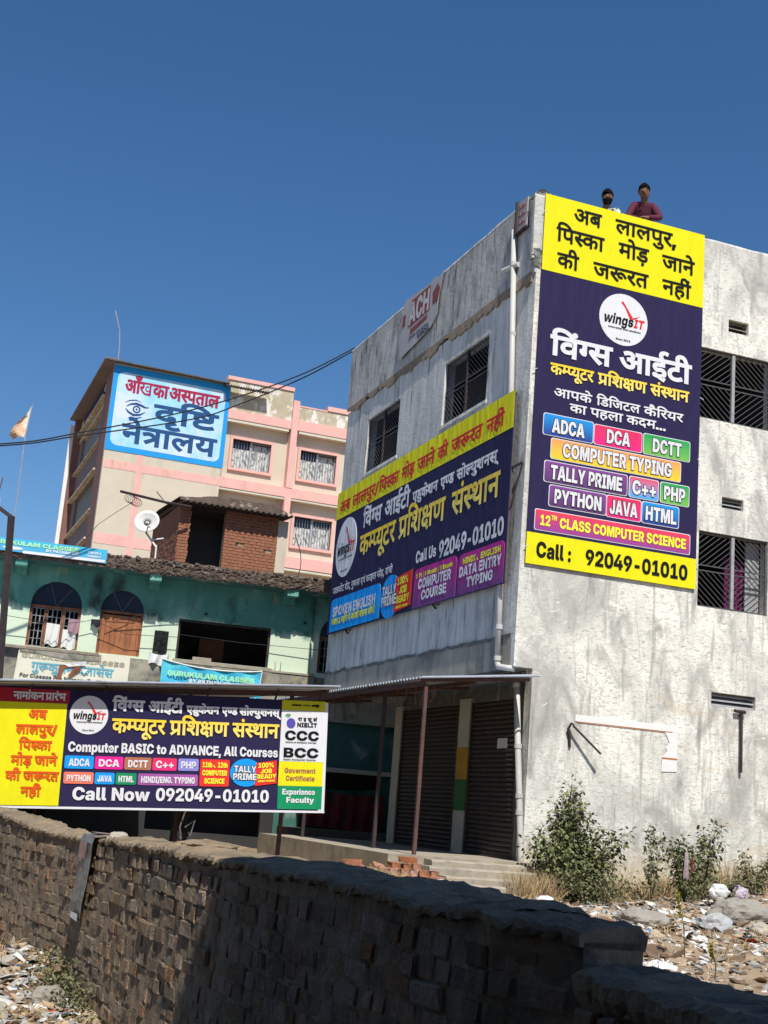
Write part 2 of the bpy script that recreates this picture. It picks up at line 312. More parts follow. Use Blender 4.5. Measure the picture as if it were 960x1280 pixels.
# ------------------------------------------------------------ lettering: outlines of the letters used on the signs
DEVA = {
 'अ':(764,'470,218 ~470,148 ~379,80 312,80 ~226,80 ~92,208 29,356 100,382 ~143,276 ~243,153 305,153 ~343,153 ~391,188 391,227 ~391,264 ~350,322 318,347 ~291,342 260,341 255,411 ~323,413 ~380,457 380,494 ~380,530 ~333,562 302,562 ~265,562 ~205,542 171,525 146,594 ~172,608 ~249,632 298,632 ~376,632 ~459,554 459,495 ~459,417 392,375 ~403,365 412,355 ~450,350 486,350 ~518,350 ~568,356 594,363 594,551 521,551 521,622 779,622 779,551 675,551 675,0 594,0 594,290 ~570,284 ~524,279 498,279 ~481,279 455,282 ~470,252'),
 'आ':(1023,'470,218 ~470,148 ~379,80 312,80 ~226,80 ~92,208 29,356 100,382 ~143,276 ~243,153 305,153 ~343,153 ~391,188 391,227 ~391,264 ~350,322 318,347 ~291,342 260,341 255,411 ~323,413 ~380,457 380,494 ~380,530 ~333,562 302,562 ~265,562 ~205,542 171,525 146,594 ~172,608 ~249,632 298,632 ~376,632 ~459,554 459,495 ~459,417 392,375 ~403,365 412,355 ~450,350 486,350 ~518,350 ~568,356 594,363 594,551 521,551 521,622 1038,622 1038,551 934,551 934,0 853,0 853,551 675,551 675,0 594,0 594,290 ~570,284 ~524,279 498,279 ~481,279 455,282 ~470,252'),
 'इ':(491,'271,222 ~242,222 ~184,208 161,197 ~114,225 ~50,301 50,352 ~50,380 ~70,420 87,433 ~110,450 ~172,465 221,465 314,465 314,551 0,551 0,622 505,622 505,551 395,551 395,394 211,394 ~180,394 ~154,388 145,381 ~130,369 130,347 ~130,323 ~158,290 174,277 ~220,294 275,294 ~349,294 ~447,219 447,154 ~447,89 ~364,14 289,4 ~318,-8 ~381,-30 415,-40 382,-110 ~325,-84 ~221,-27 176,1 ~117,4 ~48,33 48,65 ~48,87 ~75,116 101,116 ~121,116 ~164,95 194,70 ~208,68 219,68 ~289,68 ~366,109 366,153 ~366,186 ~317,222'),
 'ई':(491,'271,222 ~242,222 ~184,208 161,197 ~114,225 ~50,301 50,352 ~50,380 ~70,420 87,433 ~110,450 ~172,465 221,465 314,465 314,551 0,551 0,622 505,622 505,551 395,551 395,394 211,394 ~180,394 ~154,388 145,381 ~130,369 130,347 ~130,323 ~158,290 174,277 ~220,294 275,294 ~349,294 ~447,219 447,154 ~447,89 ~364,14 289,4 ~318,-8 ~381,-30 415,-40 382,-110 ~325,-84 ~221,-27 176,1 ~117,4 ~48,33 48,65 ~48,87 ~75,116 101,116 ~121,116 ~164,95 194,70 ~208,68 219,68 ~289,68 ~366,109 366,153 ~366,186 ~317,222;293,615 ~272,650 ~243,726 243,762 ~243,829 ~332,896 398,896 ~430,896 ~484,883 504,872 482,806 ~465,815 ~427,827 405,827 ~365,827 ~323,782 323,747 ~323,714 ~350,651 375,615'),
 'ए':(553,'568,551 474,551 474,380 ~474,329 ~459,269 441,246 ~404,198 323,192 307,266 ~329,270 ~360,281 370,292 ~382,304 ~393,339 393,380 393,551 160,551 160,353 ~160,307 ~166,249 ~186,211 ~226,180 260,160 370,98 ~433,62 ~486,-3 486,-53 ~486,-93 ~453,-164 439,-184 367,-142 ~380,-122 ~403,-77 403,-55 ~403,-36 ~387,-7 ~339,28 290,56 203,106 ~164,129 ~109,178 95,212 ~79,248 79,316 79,551 0,551 0,622 568,622'),
 'क':(762,'777,551 452,551 452,349 ~500,399 569,399 ~634,399 ~716,316 716,239 ~716,193 ~686,89 651,39 579,80 ~604,112 ~636,196 636,237 ~636,284 ~597,330 562,330 ~508,330 452,258 452,0 371,0 371,174 ~347,154 ~276,118 226,118 ~179,118 ~96,156 ~46,233 46,290 ~46,370 ~156,464 244,464 ~267,464 ~324,457 339,454 333,381 ~317,385 ~268,391 249,391 ~191,391 ~127,339 127,292 ~127,239 ~188,188 228,188 ~272,188 ~341,230 371,260 371,551 0,551 0,622 777,622'),
 'ख':(818,'729,551 729,0 648,0 648,45 ~613,26 ~530,7 488,7 ~380,7 ~183,114 85,239 ~58,274 ~40,319 40,338 ~40,359 ~70,393 104,393 ~129,393 ~166,370 181,350 ~202,369 ~217,428 217,458 ~217,484 ~210,531 201,551 0,551 0,622 833,622 833,551;534,232 ~569,232 ~627,261 648,280 648,551 281,551 ~298,514 298,458 ~298,376 ~228,280 166,253 ~236,169 ~391,79 490,79 ~533,79 ~611,99 648,122 648,198 ~625,184 ~561,164 521,164 ~474,164 ~399,203 ~356,273 356,319 ~356,392 ~452,473 531,473 ~548,473 ~602,468 616,463 610,394 ~595,398 ~558,404 540,404 ~492,404 ~437,360 437,316 ~437,273 ~492,232'),
 'ग':(563,'208,551 208,234 ~208,208 ~183,178 160,178 ~134,178 ~79,220 ~41,280 41,308 ~41,331 ~68,359 102,359 127,359 127,551 0,551 0,622 578,622 578,551 474,551 474,0 393,0 393,551'),
 'घ':(591,'605,551 502,551 502,0 421,0 421,166 ~390,146 ~314,118 259,118 ~182,118 ~86,199 86,266 ~86,294 ~106,346 128,366 ~88,385 ~42,455 42,497 ~42,528 52,551 0,551 0,622 605,622;167,269 ~167,227 ~223,188 267,188 ~319,188 ~396,231 421,260 421,551 145,551 ~123,527 123,494 ~123,457 ~166,417 200,412 ~228,419 263,419 ~290,419 308,417 302,347 ~295,348 ~279,348 273,348 ~224,348 ~167,308'),
 'ज':(742,'653,551 653,0 572,0 572,370 435,370 ~394,370 378,373 ~414,343 ~458,263 458,218 ~458,172 ~417,110 ~350,80 310,80 ~257,80 ~161,141 ~73,282 31,401 102,426 ~148,292 ~248,153 306,153 ~338,153 ~379,187 379,227 ~379,271 ~318,349 273,377 302,441 572,441 572,551 0,551 0,622 757,622 757,551'),
 'ट':(504,'519,551 371,551 371,349 316,349 ~268,349 ~204,333 181,318 ~126,280 126,215 ~126,167 ~170,104 ~241,74 283,74 ~337,74 ~413,99 455,121 482,47 ~438,27 ~339,0 286,0 ~217,0 ~108,52 ~46,150 46,220 ~46,285 ~114,374 ~225,420 288,420 290,420 290,551 0,551 0,622 519,622'),
 'ड':(577,'358,222 ~329,222 ~271,208 248,197 ~201,225 ~137,301 137,352 ~137,380 ~157,420 174,433 ~197,450 ~259,465 308,465 401,465 401,551 0,551 0,622 592,622 592,551 482,551 482,394 298,394 ~267,394 ~241,388 232,381 ~217,369 217,347 ~217,323 ~245,290 261,277 ~307,294 362,294 ~436,294 ~534,219 534,154 ~534,87 ~436,0 337,0 ~239,0 ~84,88 25,158 86,207 ~143,139 ~262,74 337,74 ~453,74 453,152 ~453,187 ~404,222'),
 'ण':(723,'634,551 634,0 553,0 553,551 420,551 420,321 ~420,279 ~403,221 385,198 ~364,173 ~298,146 251,146 ~158,146 114,205 ~97,228 ~79,298 79,352 79,551 0,551 0,622 737,622 737,551;249,217 ~301,217 321,249 ~332,266 ~339,310 339,353 339,551 160,551 160,353 ~160,314 ~168,268 178,251 ~189,235 ~222,217'),
 'त':(570,'481,551 481,0 400,0 400,328 291,328 ~230,328 ~169,316 150,299 ~126,280 126,237 ~126,188 ~200,97 271,40 217,-12 ~171,28 ~92,108 ~45,194 45,242 ~45,277 ~72,333 93,351 ~122,376 ~204,399 272,399 400,399 400,551 0,551 0,622 584,622 584,551'),
 'थ':(642,'553,551 553,0 472,0 472,180 ~443,161 ~363,132 308,132 ~223,132 ~104,229 83,322 ~178,342 ~255,413 255,467 ~255,517 ~208,568 171,568 ~146,568 ~114,544 114,521 ~114,470 195,461 187,391 ~122,400 ~46,461 46,519 ~46,575 ~119,632 172,632 ~213,632 ~288,597 ~336,525 336,469 ~336,395 ~256,303 182,274 ~205,238 ~263,203 314,203 ~366,203 ~440,243 472,275 472,551 390,551 390,622 656,622 656,551'),
 'द':(520,'413,-58 ~392,-24 ~354,46 342,73 ~330,71 ~302,68 287,68 ~245,68 ~160,89 ~89,136 ~46,215 46,272 ~46,316 ~77,379 102,401 ~135,430 ~231,456 290,456 295,456 295,551 0,551 0,622 534,622 534,551 376,551 376,385 327,385 ~269,385 ~198,371 173,355 ~151,340 ~126,294 126,262 ~126,209 ~205,140 287,140 ~293,140 ~305,140 312,141 ~306,161 306,176 ~306,211 ~348,240 373,240 ~416,240 ~461,191 461,162 ~461,130 ~432,95 410,86 ~422,62 ~455,11 480,-24'),
 'न':(555,'0,622 569,622 569,551 466,551 466,0 385,0 385,298 204,298 204,244 ~204,216 ~176,188 153,188 ~129,188 ~75,230 ~37,290 37,318 ~37,341 ~64,369 98,369 385,369 385,551 0,551'),
 'प':(568,'479,551 479,0 398,0 398,191 ~369,172 ~301,146 254,146 ~214,146 ~149,173 128,194 ~103,221 ~79,294 79,358 79,551 0,551 0,622 583,622 583,551;398,551 160,551 160,369 ~160,328 ~166,280 ~179,251 190,240 ~213,217 263,217 ~303,217 ~373,255 398,280'),
 'ब':(571,'585,551 482,551 482,0 401,0 401,165 ~374,147 ~297,118 241,118 ~185,118 ~96,160 ~46,235 46,286 ~46,372 ~167,464 265,464 ~279,464 ~319,461 ~358,457 369,454 363,385 ~343,389 ~293,395 268,395 ~248,395 230,392 365,224 ~384,238 401,256 401,551 0,551 0,622 585,622;127,287 ~127,235 ~194,184 242,184 ~260,184 ~293,190 308,195 168,370 ~127,342'),
 'भ':(703,'174,632 ~211,632 ~269,611 291,586 ~309,567 ~332,499 332,437 332,321 533,321 533,551 402,551 402,622 717,622 717,551 614,551 614,0 533,0 533,250 332,250 332,213 ~332,180 ~303,151 283,151 ~264,151 ~222,176 ~186,215 ~164,259 164,278 ~164,296 ~191,321 224,321 253,321 253,426 ~253,473 ~243,523 232,538 ~212,568 169,568 ~142,568 ~114,542 114,521 ~114,493 ~161,463 218,460 210,389 ~135,395 ~46,456 46,520 ~46,579 ~122,632'),
 'म':(598,'509,551 509,0 428,0 428,250 207,250 207,213 ~207,180 ~178,151 159,151 ~140,151 ~98,176 ~62,215 ~39,259 39,278 ~39,296 ~66,321 100,321 126,321 126,551 0,551 0,622 612,622 612,551;428,551 207,551 207,321 428,321'),
 'य':(580,'595,622 595,551 491,551 491,0 410,0 410,179 ~382,161 ~304,132 253,132 ~163,132 ~52,253 38,353 ~100,366 ~160,413 160,457 ~160,485 ~137,533 123,551 0,551 0,622;129,301 ~149,252 ~210,203 259,203 ~309,203 ~383,245 410,274 410,551 211,551 ~240,499 240,445 ~240,337'),
 'र':(409,'395,42 341,-12 ~282,37 ~178,137 ~98,225 75,256 ~53,287 ~40,323 40,340 ~40,359 ~70,393 104,393 ~129,393 ~166,370 181,349 ~220,369 ~256,429 256,468 ~256,491 ~246,536 239,551 0,551 0,622 424,622 424,551 320,551 ~336,516 336,458 ~336,403 ~292,327 ~216,274 167,254 ~212,202 ~331,91'),
 'ल':(678,'0,551 0,622 693,622 693,551 589,551 589,0 508,0 508,355 ~502,356 494,356 ~470,356 ~420,332 ~374,269 356,208 279,232 ~291,278 311,313 ~287,331 ~239,353 209,353 ~169,353 ~126,307 126,271 ~126,233 ~169,164 ~251,89 309,40 255,-12 ~197,38 ~101,129 ~45,222 45,275 ~45,328 ~94,395 ~168,426 204,426 ~248,426 ~321,397 354,370 ~412,426 499,426 ~504,426 508,426 508,551'),
 'व':(556,'571,551 467,551 467,0 387,0 387,165 ~361,147 ~286,118 233,118 ~179,118 ~95,160 ~46,235 46,286 ~46,372 ~161,464 255,464 ~268,464 ~307,461 ~344,457 354,454 349,381 ~330,385 ~282,391 259,391 ~197,391 ~127,337 127,287 ~127,236 ~190,188 235,188 ~287,188 ~362,233 387,260 387,551 0,551 0,622 571,622'),
 'श':(680,'122,189 ~87,189 ~40,224 40,255 ~40,284 ~76,314 104,314 ~122,314 ~161,299 191,276 ~241,292 ~305,378 305,443 ~305,499 ~246,566 199,566 ~168,566 ~138,539 138,516 ~138,501 ~157,466 ~214,442 270,440 253,370 ~159,376 ~66,459 66,517 ~66,568 ~137,632 204,632 ~251,632 ~333,589 ~384,504 384,440 ~384,371 ~315,254 254,221 ~299,182 ~383,87 414,43 350,-1 ~299,71 ~216,164 179,194 ~152,189;591,551 591,0 510,0 510,551 421,551 421,622 695,622 695,551'),
 'ष':(578,'593,622 593,551 489,551 489,0 408,0 408,191 ~378,174 ~304,146 254,146 ~214,146 ~149,173 128,194 ~103,221 ~79,294 79,358 79,551 0,551 0,622;408,551 205,551 408,287;189,240 ~212,217 262,217 ~288,217 ~338,233 360,245 159,507 159,369 ~159,328 ~165,280 ~178,251'),
 'स':(676,'587,551 587,0 506,0 506,266 ~477,257 ~419,251 380,251 ~338,251 ~245,266 212,277 ~192,264 167,253 ~208,201 ~319,91 380,42 326,-12 ~270,37 ~171,137 ~95,225 73,256 ~51,287 ~40,323 40,340 ~40,359 ~70,393 104,393 ~129,393 ~166,370 181,350 ~202,369 ~217,428 217,458 ~217,488 ~208,536 201,551 0,551 0,622 691,622 691,551;369,322 ~408,322 ~472,330 506,339 506,551 281,551 ~288,534 ~298,488 298,458 ~298,416 ~279,354 262,333 ~314,322'),
 'ह':(531,'321,69 ~357,80 ~403,116 403,148 ~403,186 ~345,229 280,229 ~211,229 ~138,172 138,124 ~138,93 ~161,35 ~232,-36 302,-89 248,-142 ~157,-71 ~58,53 58,130 ~58,168 ~89,227 115,248 ~96,266 ~69,318 69,352 ~69,380 ~89,420 106,433 ~129,450 ~188,465 229,465 361,465 361,551 0,551 0,622 546,622 546,551 442,551 442,394 230,394 ~199,394 ~173,388 164,381 ~149,369 149,347 ~149,327 ~169,296 183,284 ~230,300 284,300 ~353,300 ~440,258 ~481,191 481,153 ~481,95 ~413,19 348,2'),
 'च':(634,'649,551 545,551 545,0 465,0 465,165 ~439,148 ~367,118 317,118 ~240,118 ~141,204 141,275 ~141,304 ~166,355 185,371 38,369 38,441 331,441 ~349,441 ~385,440 389,440 382,370 350,370 ~292,370 ~221,321 221,274 ~221,231 ~279,188 317,188 ~367,188 ~438,231 465,260 465,551 0,551 0,622 649,622'),
 'ध':(615,'630,551 526,551 526,0 445,0 445,150 ~414,130 ~341,103 283,103 ~206,103 ~111,184 111,251 ~111,278 ~129,328 148,348 ~101,366 ~42,437 42,493 ~42,553 ~124,632 187,632 ~240,632 ~311,576 311,531 ~311,484 271,443 210,482 ~221,492 ~230,515 230,526 ~230,541 ~210,568 184,568 ~156,568 ~116,524 116,489 ~116,457 ~147,418 ~196,400 223,397 ~253,405 288,405 ~299,405 ~326,403 333,402 326,332 ~320,333 ~303,333 298,333 ~248,333 ~191,292 191,254 ~191,213 ~248,173 292,173 ~345,173 ~419,216 445,245 445,551 383,551 383,622 630,622'),
 'ा':(259,'170,551 170,0 89,0 89,551 0,551 0,622 273,622 273,551'),
 'ि':(259,'89,551 0,551 0,622 80,622 ~68,644 ~53,694 53,724 ~53,802 ~169,896 266,896 ~407,896 ~625,743 704,615 620,615 ~467,824 283,824 ~213,824 ~134,765 134,714 ~134,684 ~153,639 165,622 273,622 273,551 170,551 170,0 89,0'),
 'ी':(259,'-185,615 ~-202,650 ~-220,714 -220,748 ~-220,813 ~-136,896 -61,896 ~-1,896 ~79,839 ~137,718 163,622 273,622 273,551 170,551 170,0 89,0 89,551 0,551 0,622 87,622 ~59,726 ~-2,825 -57,825 ~-97,825 ~-139,776 -139,733 ~-139,699 ~-119,644 -105,615'),
 'ु':(0,'-248,-12 ~-194,11 -136,11 ~-61,11 ~22,-66 22,-129 ~22,-190 ~-71,-268 -157,-268 ~-254,-268 ~-395,-176 -455,-100 -394,-57 ~-355,-105 ~-285,-167 ~-206,-196 -157,-196 ~-51,-196 -51,-122 ~-51,-89 ~-100,-57 -131,-57 ~-158,-57 ~-201,-68 -222,-79'),
 'ू':(0,'-63,-245 ~-88,-255 ~-145,-268 -173,-268 ~-248,-268 ~-333,-189 -333,-126 ~-333,-69 ~-241,11 -162,11 ~-87,11 ~25,-45 ~111,-136 145,-189 83,-228 ~29,-145 ~-83,-57 -156,-57 ~-207,-57 ~-259,-96 -259,-128 ~-259,-166 ~-209,-196 -178,-196 ~-151,-196 ~-109,-185 -88,-175'),
 'े':(0,'-169,615 ~-190,694 ~-231,785 ~-281,823 -315,823 ~-337,823 ~-371,814 -385,809 -409,882 ~-370,896 -318,896 ~-264,896 ~-185,845 ~-122,722 -94,615'),
 'ै':(0,'-179,615 ~-206,655 ~-251,692 ~-294,703 -320,703 ~-340,703 ~-382,691 -402,682 -428,751 ~-405,761 ~-355,773 -326,773 ~-281,773 ~-211,730 -187,692 -183,694 ~-203,746 ~-241,803 ~-285,827 -316,827 ~-340,827 ~-372,819 -386,813 -409,882 ~-370,896 -318,896 ~-264,896 ~-185,845 ~-122,722 -94,615'),
 'ो':(259,'170,551 170,0 89,0 89,551 0,551 0,622 273,622 273,551;90,615 ~69,694 ~28,785 ~-22,823 -56,823 ~-78,823 ~-112,814 -126,809 -150,882 ~-111,896 -59,896 ~-5,896 ~74,845 ~137,722 165,615'),
 'ं':(0,'-185,772 ~-185,796 ~-152,830 -130,830 ~-107,830 ~-75,796 -75,772 ~-75,748 ~-107,714 -130,714 ~-152,714 ~-185,748'),
 'ँ':(0,'-188,847 ~-188,868 ~-159,896 -139,896 ~-118,896 ~-89,868 -89,847 ~-89,826 ~-118,797 -139,797 ~-159,797 ~-188,826;69,863 ~46,763 ~-61,680 -138,680 ~-210,680 ~-318,769 -352,863 -283,887 ~-257,817 ~-189,747 -135,747 ~-77,747 ~-21,822 -5,889'),
 'ृ':(0,'27,-233 ~2,-246 ~-65,-268 -106,-268 ~-181,-268 ~-266,-189 -266,-126 ~-266,-70 ~-177,13 -89,18 -82,-48 ~-140,-55 ~-192,-99 -192,-132 ~-192,-166 ~-142,-197 -111,-197 ~-79,-197 ~-32,-182 2,-164'),
 'ौ':(259,'170,551 170,0 89,0 89,551 0,551 0,622 273,622 273,551;80,615 ~53,655 ~8,692 ~-35,703 -61,703 ~-81,703 ~-123,691 -143,682 -169,751 ~-146,761 ~-96,773 -67,773 ~-22,773 ~48,730 72,692 76,694 ~56,746 ~18,803 ~-26,827 -57,827 ~-81,827 ~-113,819 -127,813 -150,882 ~-111,896 -59,896 ~-5,896 ~74,845 ~137,722 165,615'),
 'ड़':(577,'358,222 ~329,222 ~271,208 248,197 ~201,225 ~137,301 137,352 ~137,380 ~157,420 174,433 ~197,450 ~259,465 308,465 401,465 401,551 0,551 0,622 592,622 592,551 482,551 482,394 298,394 ~267,394 ~241,388 232,381 ~217,369 217,347 ~217,323 ~245,290 261,277 ~307,294 362,294 ~436,294 ~534,219 534,154 ~534,87 ~436,0 337,0 ~239,0 ~84,88 25,158 86,207 ~143,139 ~262,74 337,74 ~453,74 453,152 ~453,187 ~404,222;257,-134 ~257,-110 ~290,-76 312,-76 ~335,-76 ~367,-110 367,-134 ~367,-159 ~335,-192 312,-192 ~290,-192 ~257,-159'),
 '।':(379,'194,622 275,622 275,0 194,0'),
 'ग्र':(563,'172,-24 125,43 393,205 393,551 208,551 208,234 ~208,208 ~183,178 160,178 ~134,178 ~79,220 ~41,280 41,308 ~41,331 ~68,359 102,359 127,359 127,551 0,551 0,622 578,622 578,551 474,551 474,0 393,0 393,122'),
 'ड्':(577,'358,222 ~329,222 ~271,208 248,197 ~201,225 ~137,301 137,352 ~137,380 ~157,420 174,433 ~197,450 ~259,465 308,465 401,465 401,551 0,551 0,622 592,622 592,551 482,551 482,394 298,394 ~267,394 ~241,388 232,381 ~217,369 217,347 ~217,323 ~245,290 261,277 ~307,294 362,294 ~436,294 ~534,219 534,154 ~534,87 ~436,0 337,0 ~239,0 ~84,88 25,158 86,207 ~143,139 ~262,74 337,74 ~453,74 453,152 ~453,187 ~404,222;263,-44 ~286,-39 311,-39 ~379,-39 ~480,-90 ~559,-176 593,-227 536,-268 ~486,-188 ~385,-113 317,-113 ~305,-113 ~284,-116 275,-118'),
 'ग्':(281,'208,551 208,234 ~208,208 ~183,178 160,178 ~134,178 ~79,220 ~41,280 41,308 ~41,331 ~68,359 102,359 127,359 127,551 0,551 0,622 296,622 296,551'),
 'स्':(389,'369,322 ~400,322 ~450,327 478,332 486,260 ~461,255 ~409,251 380,251 ~338,251 ~245,266 212,277 ~192,264 167,253 ~208,201 ~319,91 380,42 326,-12 ~270,37 ~171,137 ~95,225 73,256 ~51,287 ~40,323 40,340 ~40,359 ~70,393 104,393 ~129,393 ~166,370 181,350 ~202,369 ~217,428 217,458 ~217,488 ~208,536 201,551 0,551 0,622 403,622 403,551 281,551 ~288,534 ~298,488 298,458 ~298,416 ~279,354 262,333 ~314,322'),
 'म्':(350,'207,321 428,321 428,250 207,250 207,213 ~207,180 ~178,151 159,151 ~140,151 ~98,176 ~62,215 ~39,259 39,278 ~39,296 ~66,321 100,321 126,321 126,551 0,551 0,622 364,622 364,551 207,551'),
 'प्':(308,'160,551 160,369 ~160,328 ~166,280 ~179,251 190,240 ~213,217 263,217 ~304,217 ~375,257 400,282 436,214 ~396,186 ~313,146 254,146 ~214,146 ~149,173 128,194 ~103,221 ~79,294 79,358 79,551 0,551 0,622 322,622 322,551'),
 'ल्':(500,'0,622 515,622 515,551 0,551;537,349 ~517,356 494,356 ~470,356 ~420,332 ~374,269 356,208 279,232 ~291,278 311,313 ~288,331 ~239,353 209,353 ~169,353 ~126,307 126,271 ~126,233 ~169,164 ~251,89 309,40 255,-12 ~197,38 ~101,129 ~45,222 45,275 ~45,328 ~94,395 ~167,426 204,426 ~248,426 ~321,397 354,370 ~413,426 500,426 ~514,426 ~545,422 556,417'),
 'क्':(603,'618,551 452,551 452,334 ~474,349 ~528,368 567,368 631,368 631,297 580,297 ~534,297 ~482,277 452,253 452,0 371,0 371,174 ~347,154 ~276,118 226,118 ~179,118 ~96,156 ~46,233 46,290 ~46,370 ~156,464 244,464 ~267,464 ~324,457 339,454 333,381 ~317,385 ~268,391 249,391 ~191,391 ~127,339 127,292 ~127,239 ~188,188 228,188 ~272,188 ~341,230 371,260 371,551 0,551 0,622 618,622'),
 'ण्':(467,'251,146 ~158,146 114,205 ~97,228 ~79,298 79,352 79,551 0,551 0,622 481,622 481,551 420,551 420,321 ~420,279 ~403,221 385,198 ~364,173 ~298,146;249,217 ~301,217 321,249 ~332,266 ~339,310 339,353 339,551 160,551 160,353 ~160,314 ~168,268 178,251 ~189,235 ~222,217'),
 'प्र':(568,'45,53 214,153 ~160,162 128,194 ~103,221 ~79,294 79,358 79,551 0,551 0,622 583,622 583,551 479,551 479,0 398,0 398,193 92,-13;398,551 160,551 160,369 ~160,328 ~166,280 ~179,251 190,240 ~213,217 262,217 ~301,217 ~373,255 398,280'),
 'त्र':(552,'127,65 80,132 326,281 ~284,335 ~223,380 181,380 ~153,380 ~96,364 55,343 27,417 ~61,433 ~135,456 179,456 ~219,456 ~283,431 ~345,374 382,326 382,551 0,551 0,622 566,622 566,551 463,551 463,0 382,0 382,234'),
 'क्ष':(712,'623,551 623,0 542,0 542,325 ~511,310 ~440,293 390,293 ~340,293 ~257,313 225,326 ~178,297 ~128,244 128,208 ~128,188 ~148,147 ~200,120 247,120 ~258,120 269,121 ~263,139 263,157 ~263,189 ~303,216 328,216 ~369,216 ~413,164 413,136 ~413,108 ~388,76 365,66 ~383,43 ~421,2 448,-24 390,-65 ~363,-34 ~314,27 298,53 ~286,51 ~258,50 245,50 ~186,50 ~96,91 ~46,162 46,205 ~46,260 ~115,333 164,361 ~120,390 ~74,461 74,507 ~74,560 ~155,632 231,632 ~293,632 ~382,574 382,515 ~382,467 ~336,401 295,373 ~314,368 ~357,364 379,364 ~425,364 ~504,385 542,411 542,551 453,551 453,622 727,622 727,551;153,502 ~153,469 ~195,416 228,399 ~303,448 303,506 ~303,530 ~269,566 229,566 ~195,566 ~153,532'),
 'ष्ट':(584,'316,0 ~250,0 ~144,35 ~82,112 82,175 ~82,244 143,286 ~117,309 ~84,373 84,420 84,551 0,551 0,622 599,622 599,551 495,551 495,334 430,272 376,272 ~316,272 ~240,262 212,248 ~162,225 162,171 ~162,133 ~204,91 ~273,75 313,75 ~365,75 ~452,102 491,123 518,47 ~477,28 ~369,0;414,356 414,551 219,551;164,438 ~164,391 ~187,336 214,319 ~270,336 346,337 164,521'),
 'रू':(787,'498,159 ~438,159 ~358,237 358,300 ~358,303 358,304 ~343,312 ~306,324 284,326 ~262,303 ~202,268 167,254 ~212,202 ~331,91 395,42 341,-12 ~282,37 ~178,137 ~98,225 75,256 ~53,287 ~40,323 40,340 ~40,359 ~70,393 104,393 ~129,393 ~166,370 181,349 ~220,369 ~256,429 256,468 ~256,491 ~246,536 239,551 0,551 0,622 801,622 801,551 320,551 ~336,516 336,458 ~336,421 325,390 ~353,384 378,373 ~396,401 ~461,437 510,437 ~571,437 ~664,382 ~736,289 764,232 701,198 ~655,284 ~567,369 512,369 ~469,369 ~429,326 429,298 ~429,261 ~471,230 500,230 ~515,230 ~544,235 561,242 585,175 ~560,165 ~516,159'),
 'दृ':(520,'438,-268 ~363,-268 ~278,-189 278,-126 ~278,-79 ~334,-13 379,3 ~357,41 342,73 ~330,71 ~302,68 287,68 ~245,68 ~160,89 ~89,136 ~46,215 46,272 ~46,316 ~77,379 102,401 ~135,430 ~231,456 290,456 295,456 295,551 0,551 0,622 534,622 534,551 376,551 376,385 327,385 ~269,385 ~198,371 173,355 ~151,340 ~126,294 126,262 ~126,209 ~205,140 287,140 ~293,140 ~305,140 312,141 ~306,161 306,176 ~306,211 ~348,240 373,240 ~416,240 ~461,191 461,162 ~461,130 ~432,95 410,86 ~424,60 ~461,1 487,-34 447,-45 ~398,-58 ~352,-99 352,-132 ~352,-166 ~402,-197 433,-197 ~465,-197 ~512,-182 546,-164 571,-233 ~546,-246 ~479,-268'),
 'रु':(563,'519,296 ~519,250 ~486,163 457,126 385,167 ~405,190 ~438,259 438,294 ~438,329 ~404,371 369,371 ~335,371 304,351 ~282,318 ~210,272 167,254 ~212,202 ~331,91 395,42 341,-12 ~282,37 ~178,137 ~98,225 75,256 ~53,287 ~40,323 40,340 ~40,359 ~70,393 104,393 ~129,393 ~166,370 181,349 ~220,369 ~256,429 256,468 ~256,491 ~246,536 239,551 0,551 0,622 577,622 577,551 320,551 ~336,516 336,458 ~336,442 334,429 ~361,440 392,440 ~445,440 ~519,367'),
 'न्':(358,'0,622 373,622 373,551 0,551;204,298 204,244 ~204,216 ~176,188 153,188 ~129,188 ~75,230 ~37,290 37,318 ~37,341 ~64,369 98,369 385,369 385,298'),
 '्':(0,'-179,-44 ~-156,-39 -131,-39 ~-63,-39 ~38,-90 ~117,-176 151,-227 94,-268 ~44,-188 ~-57,-113 -125,-113 ~-137,-113 ~-158,-116 -167,-118'),
}
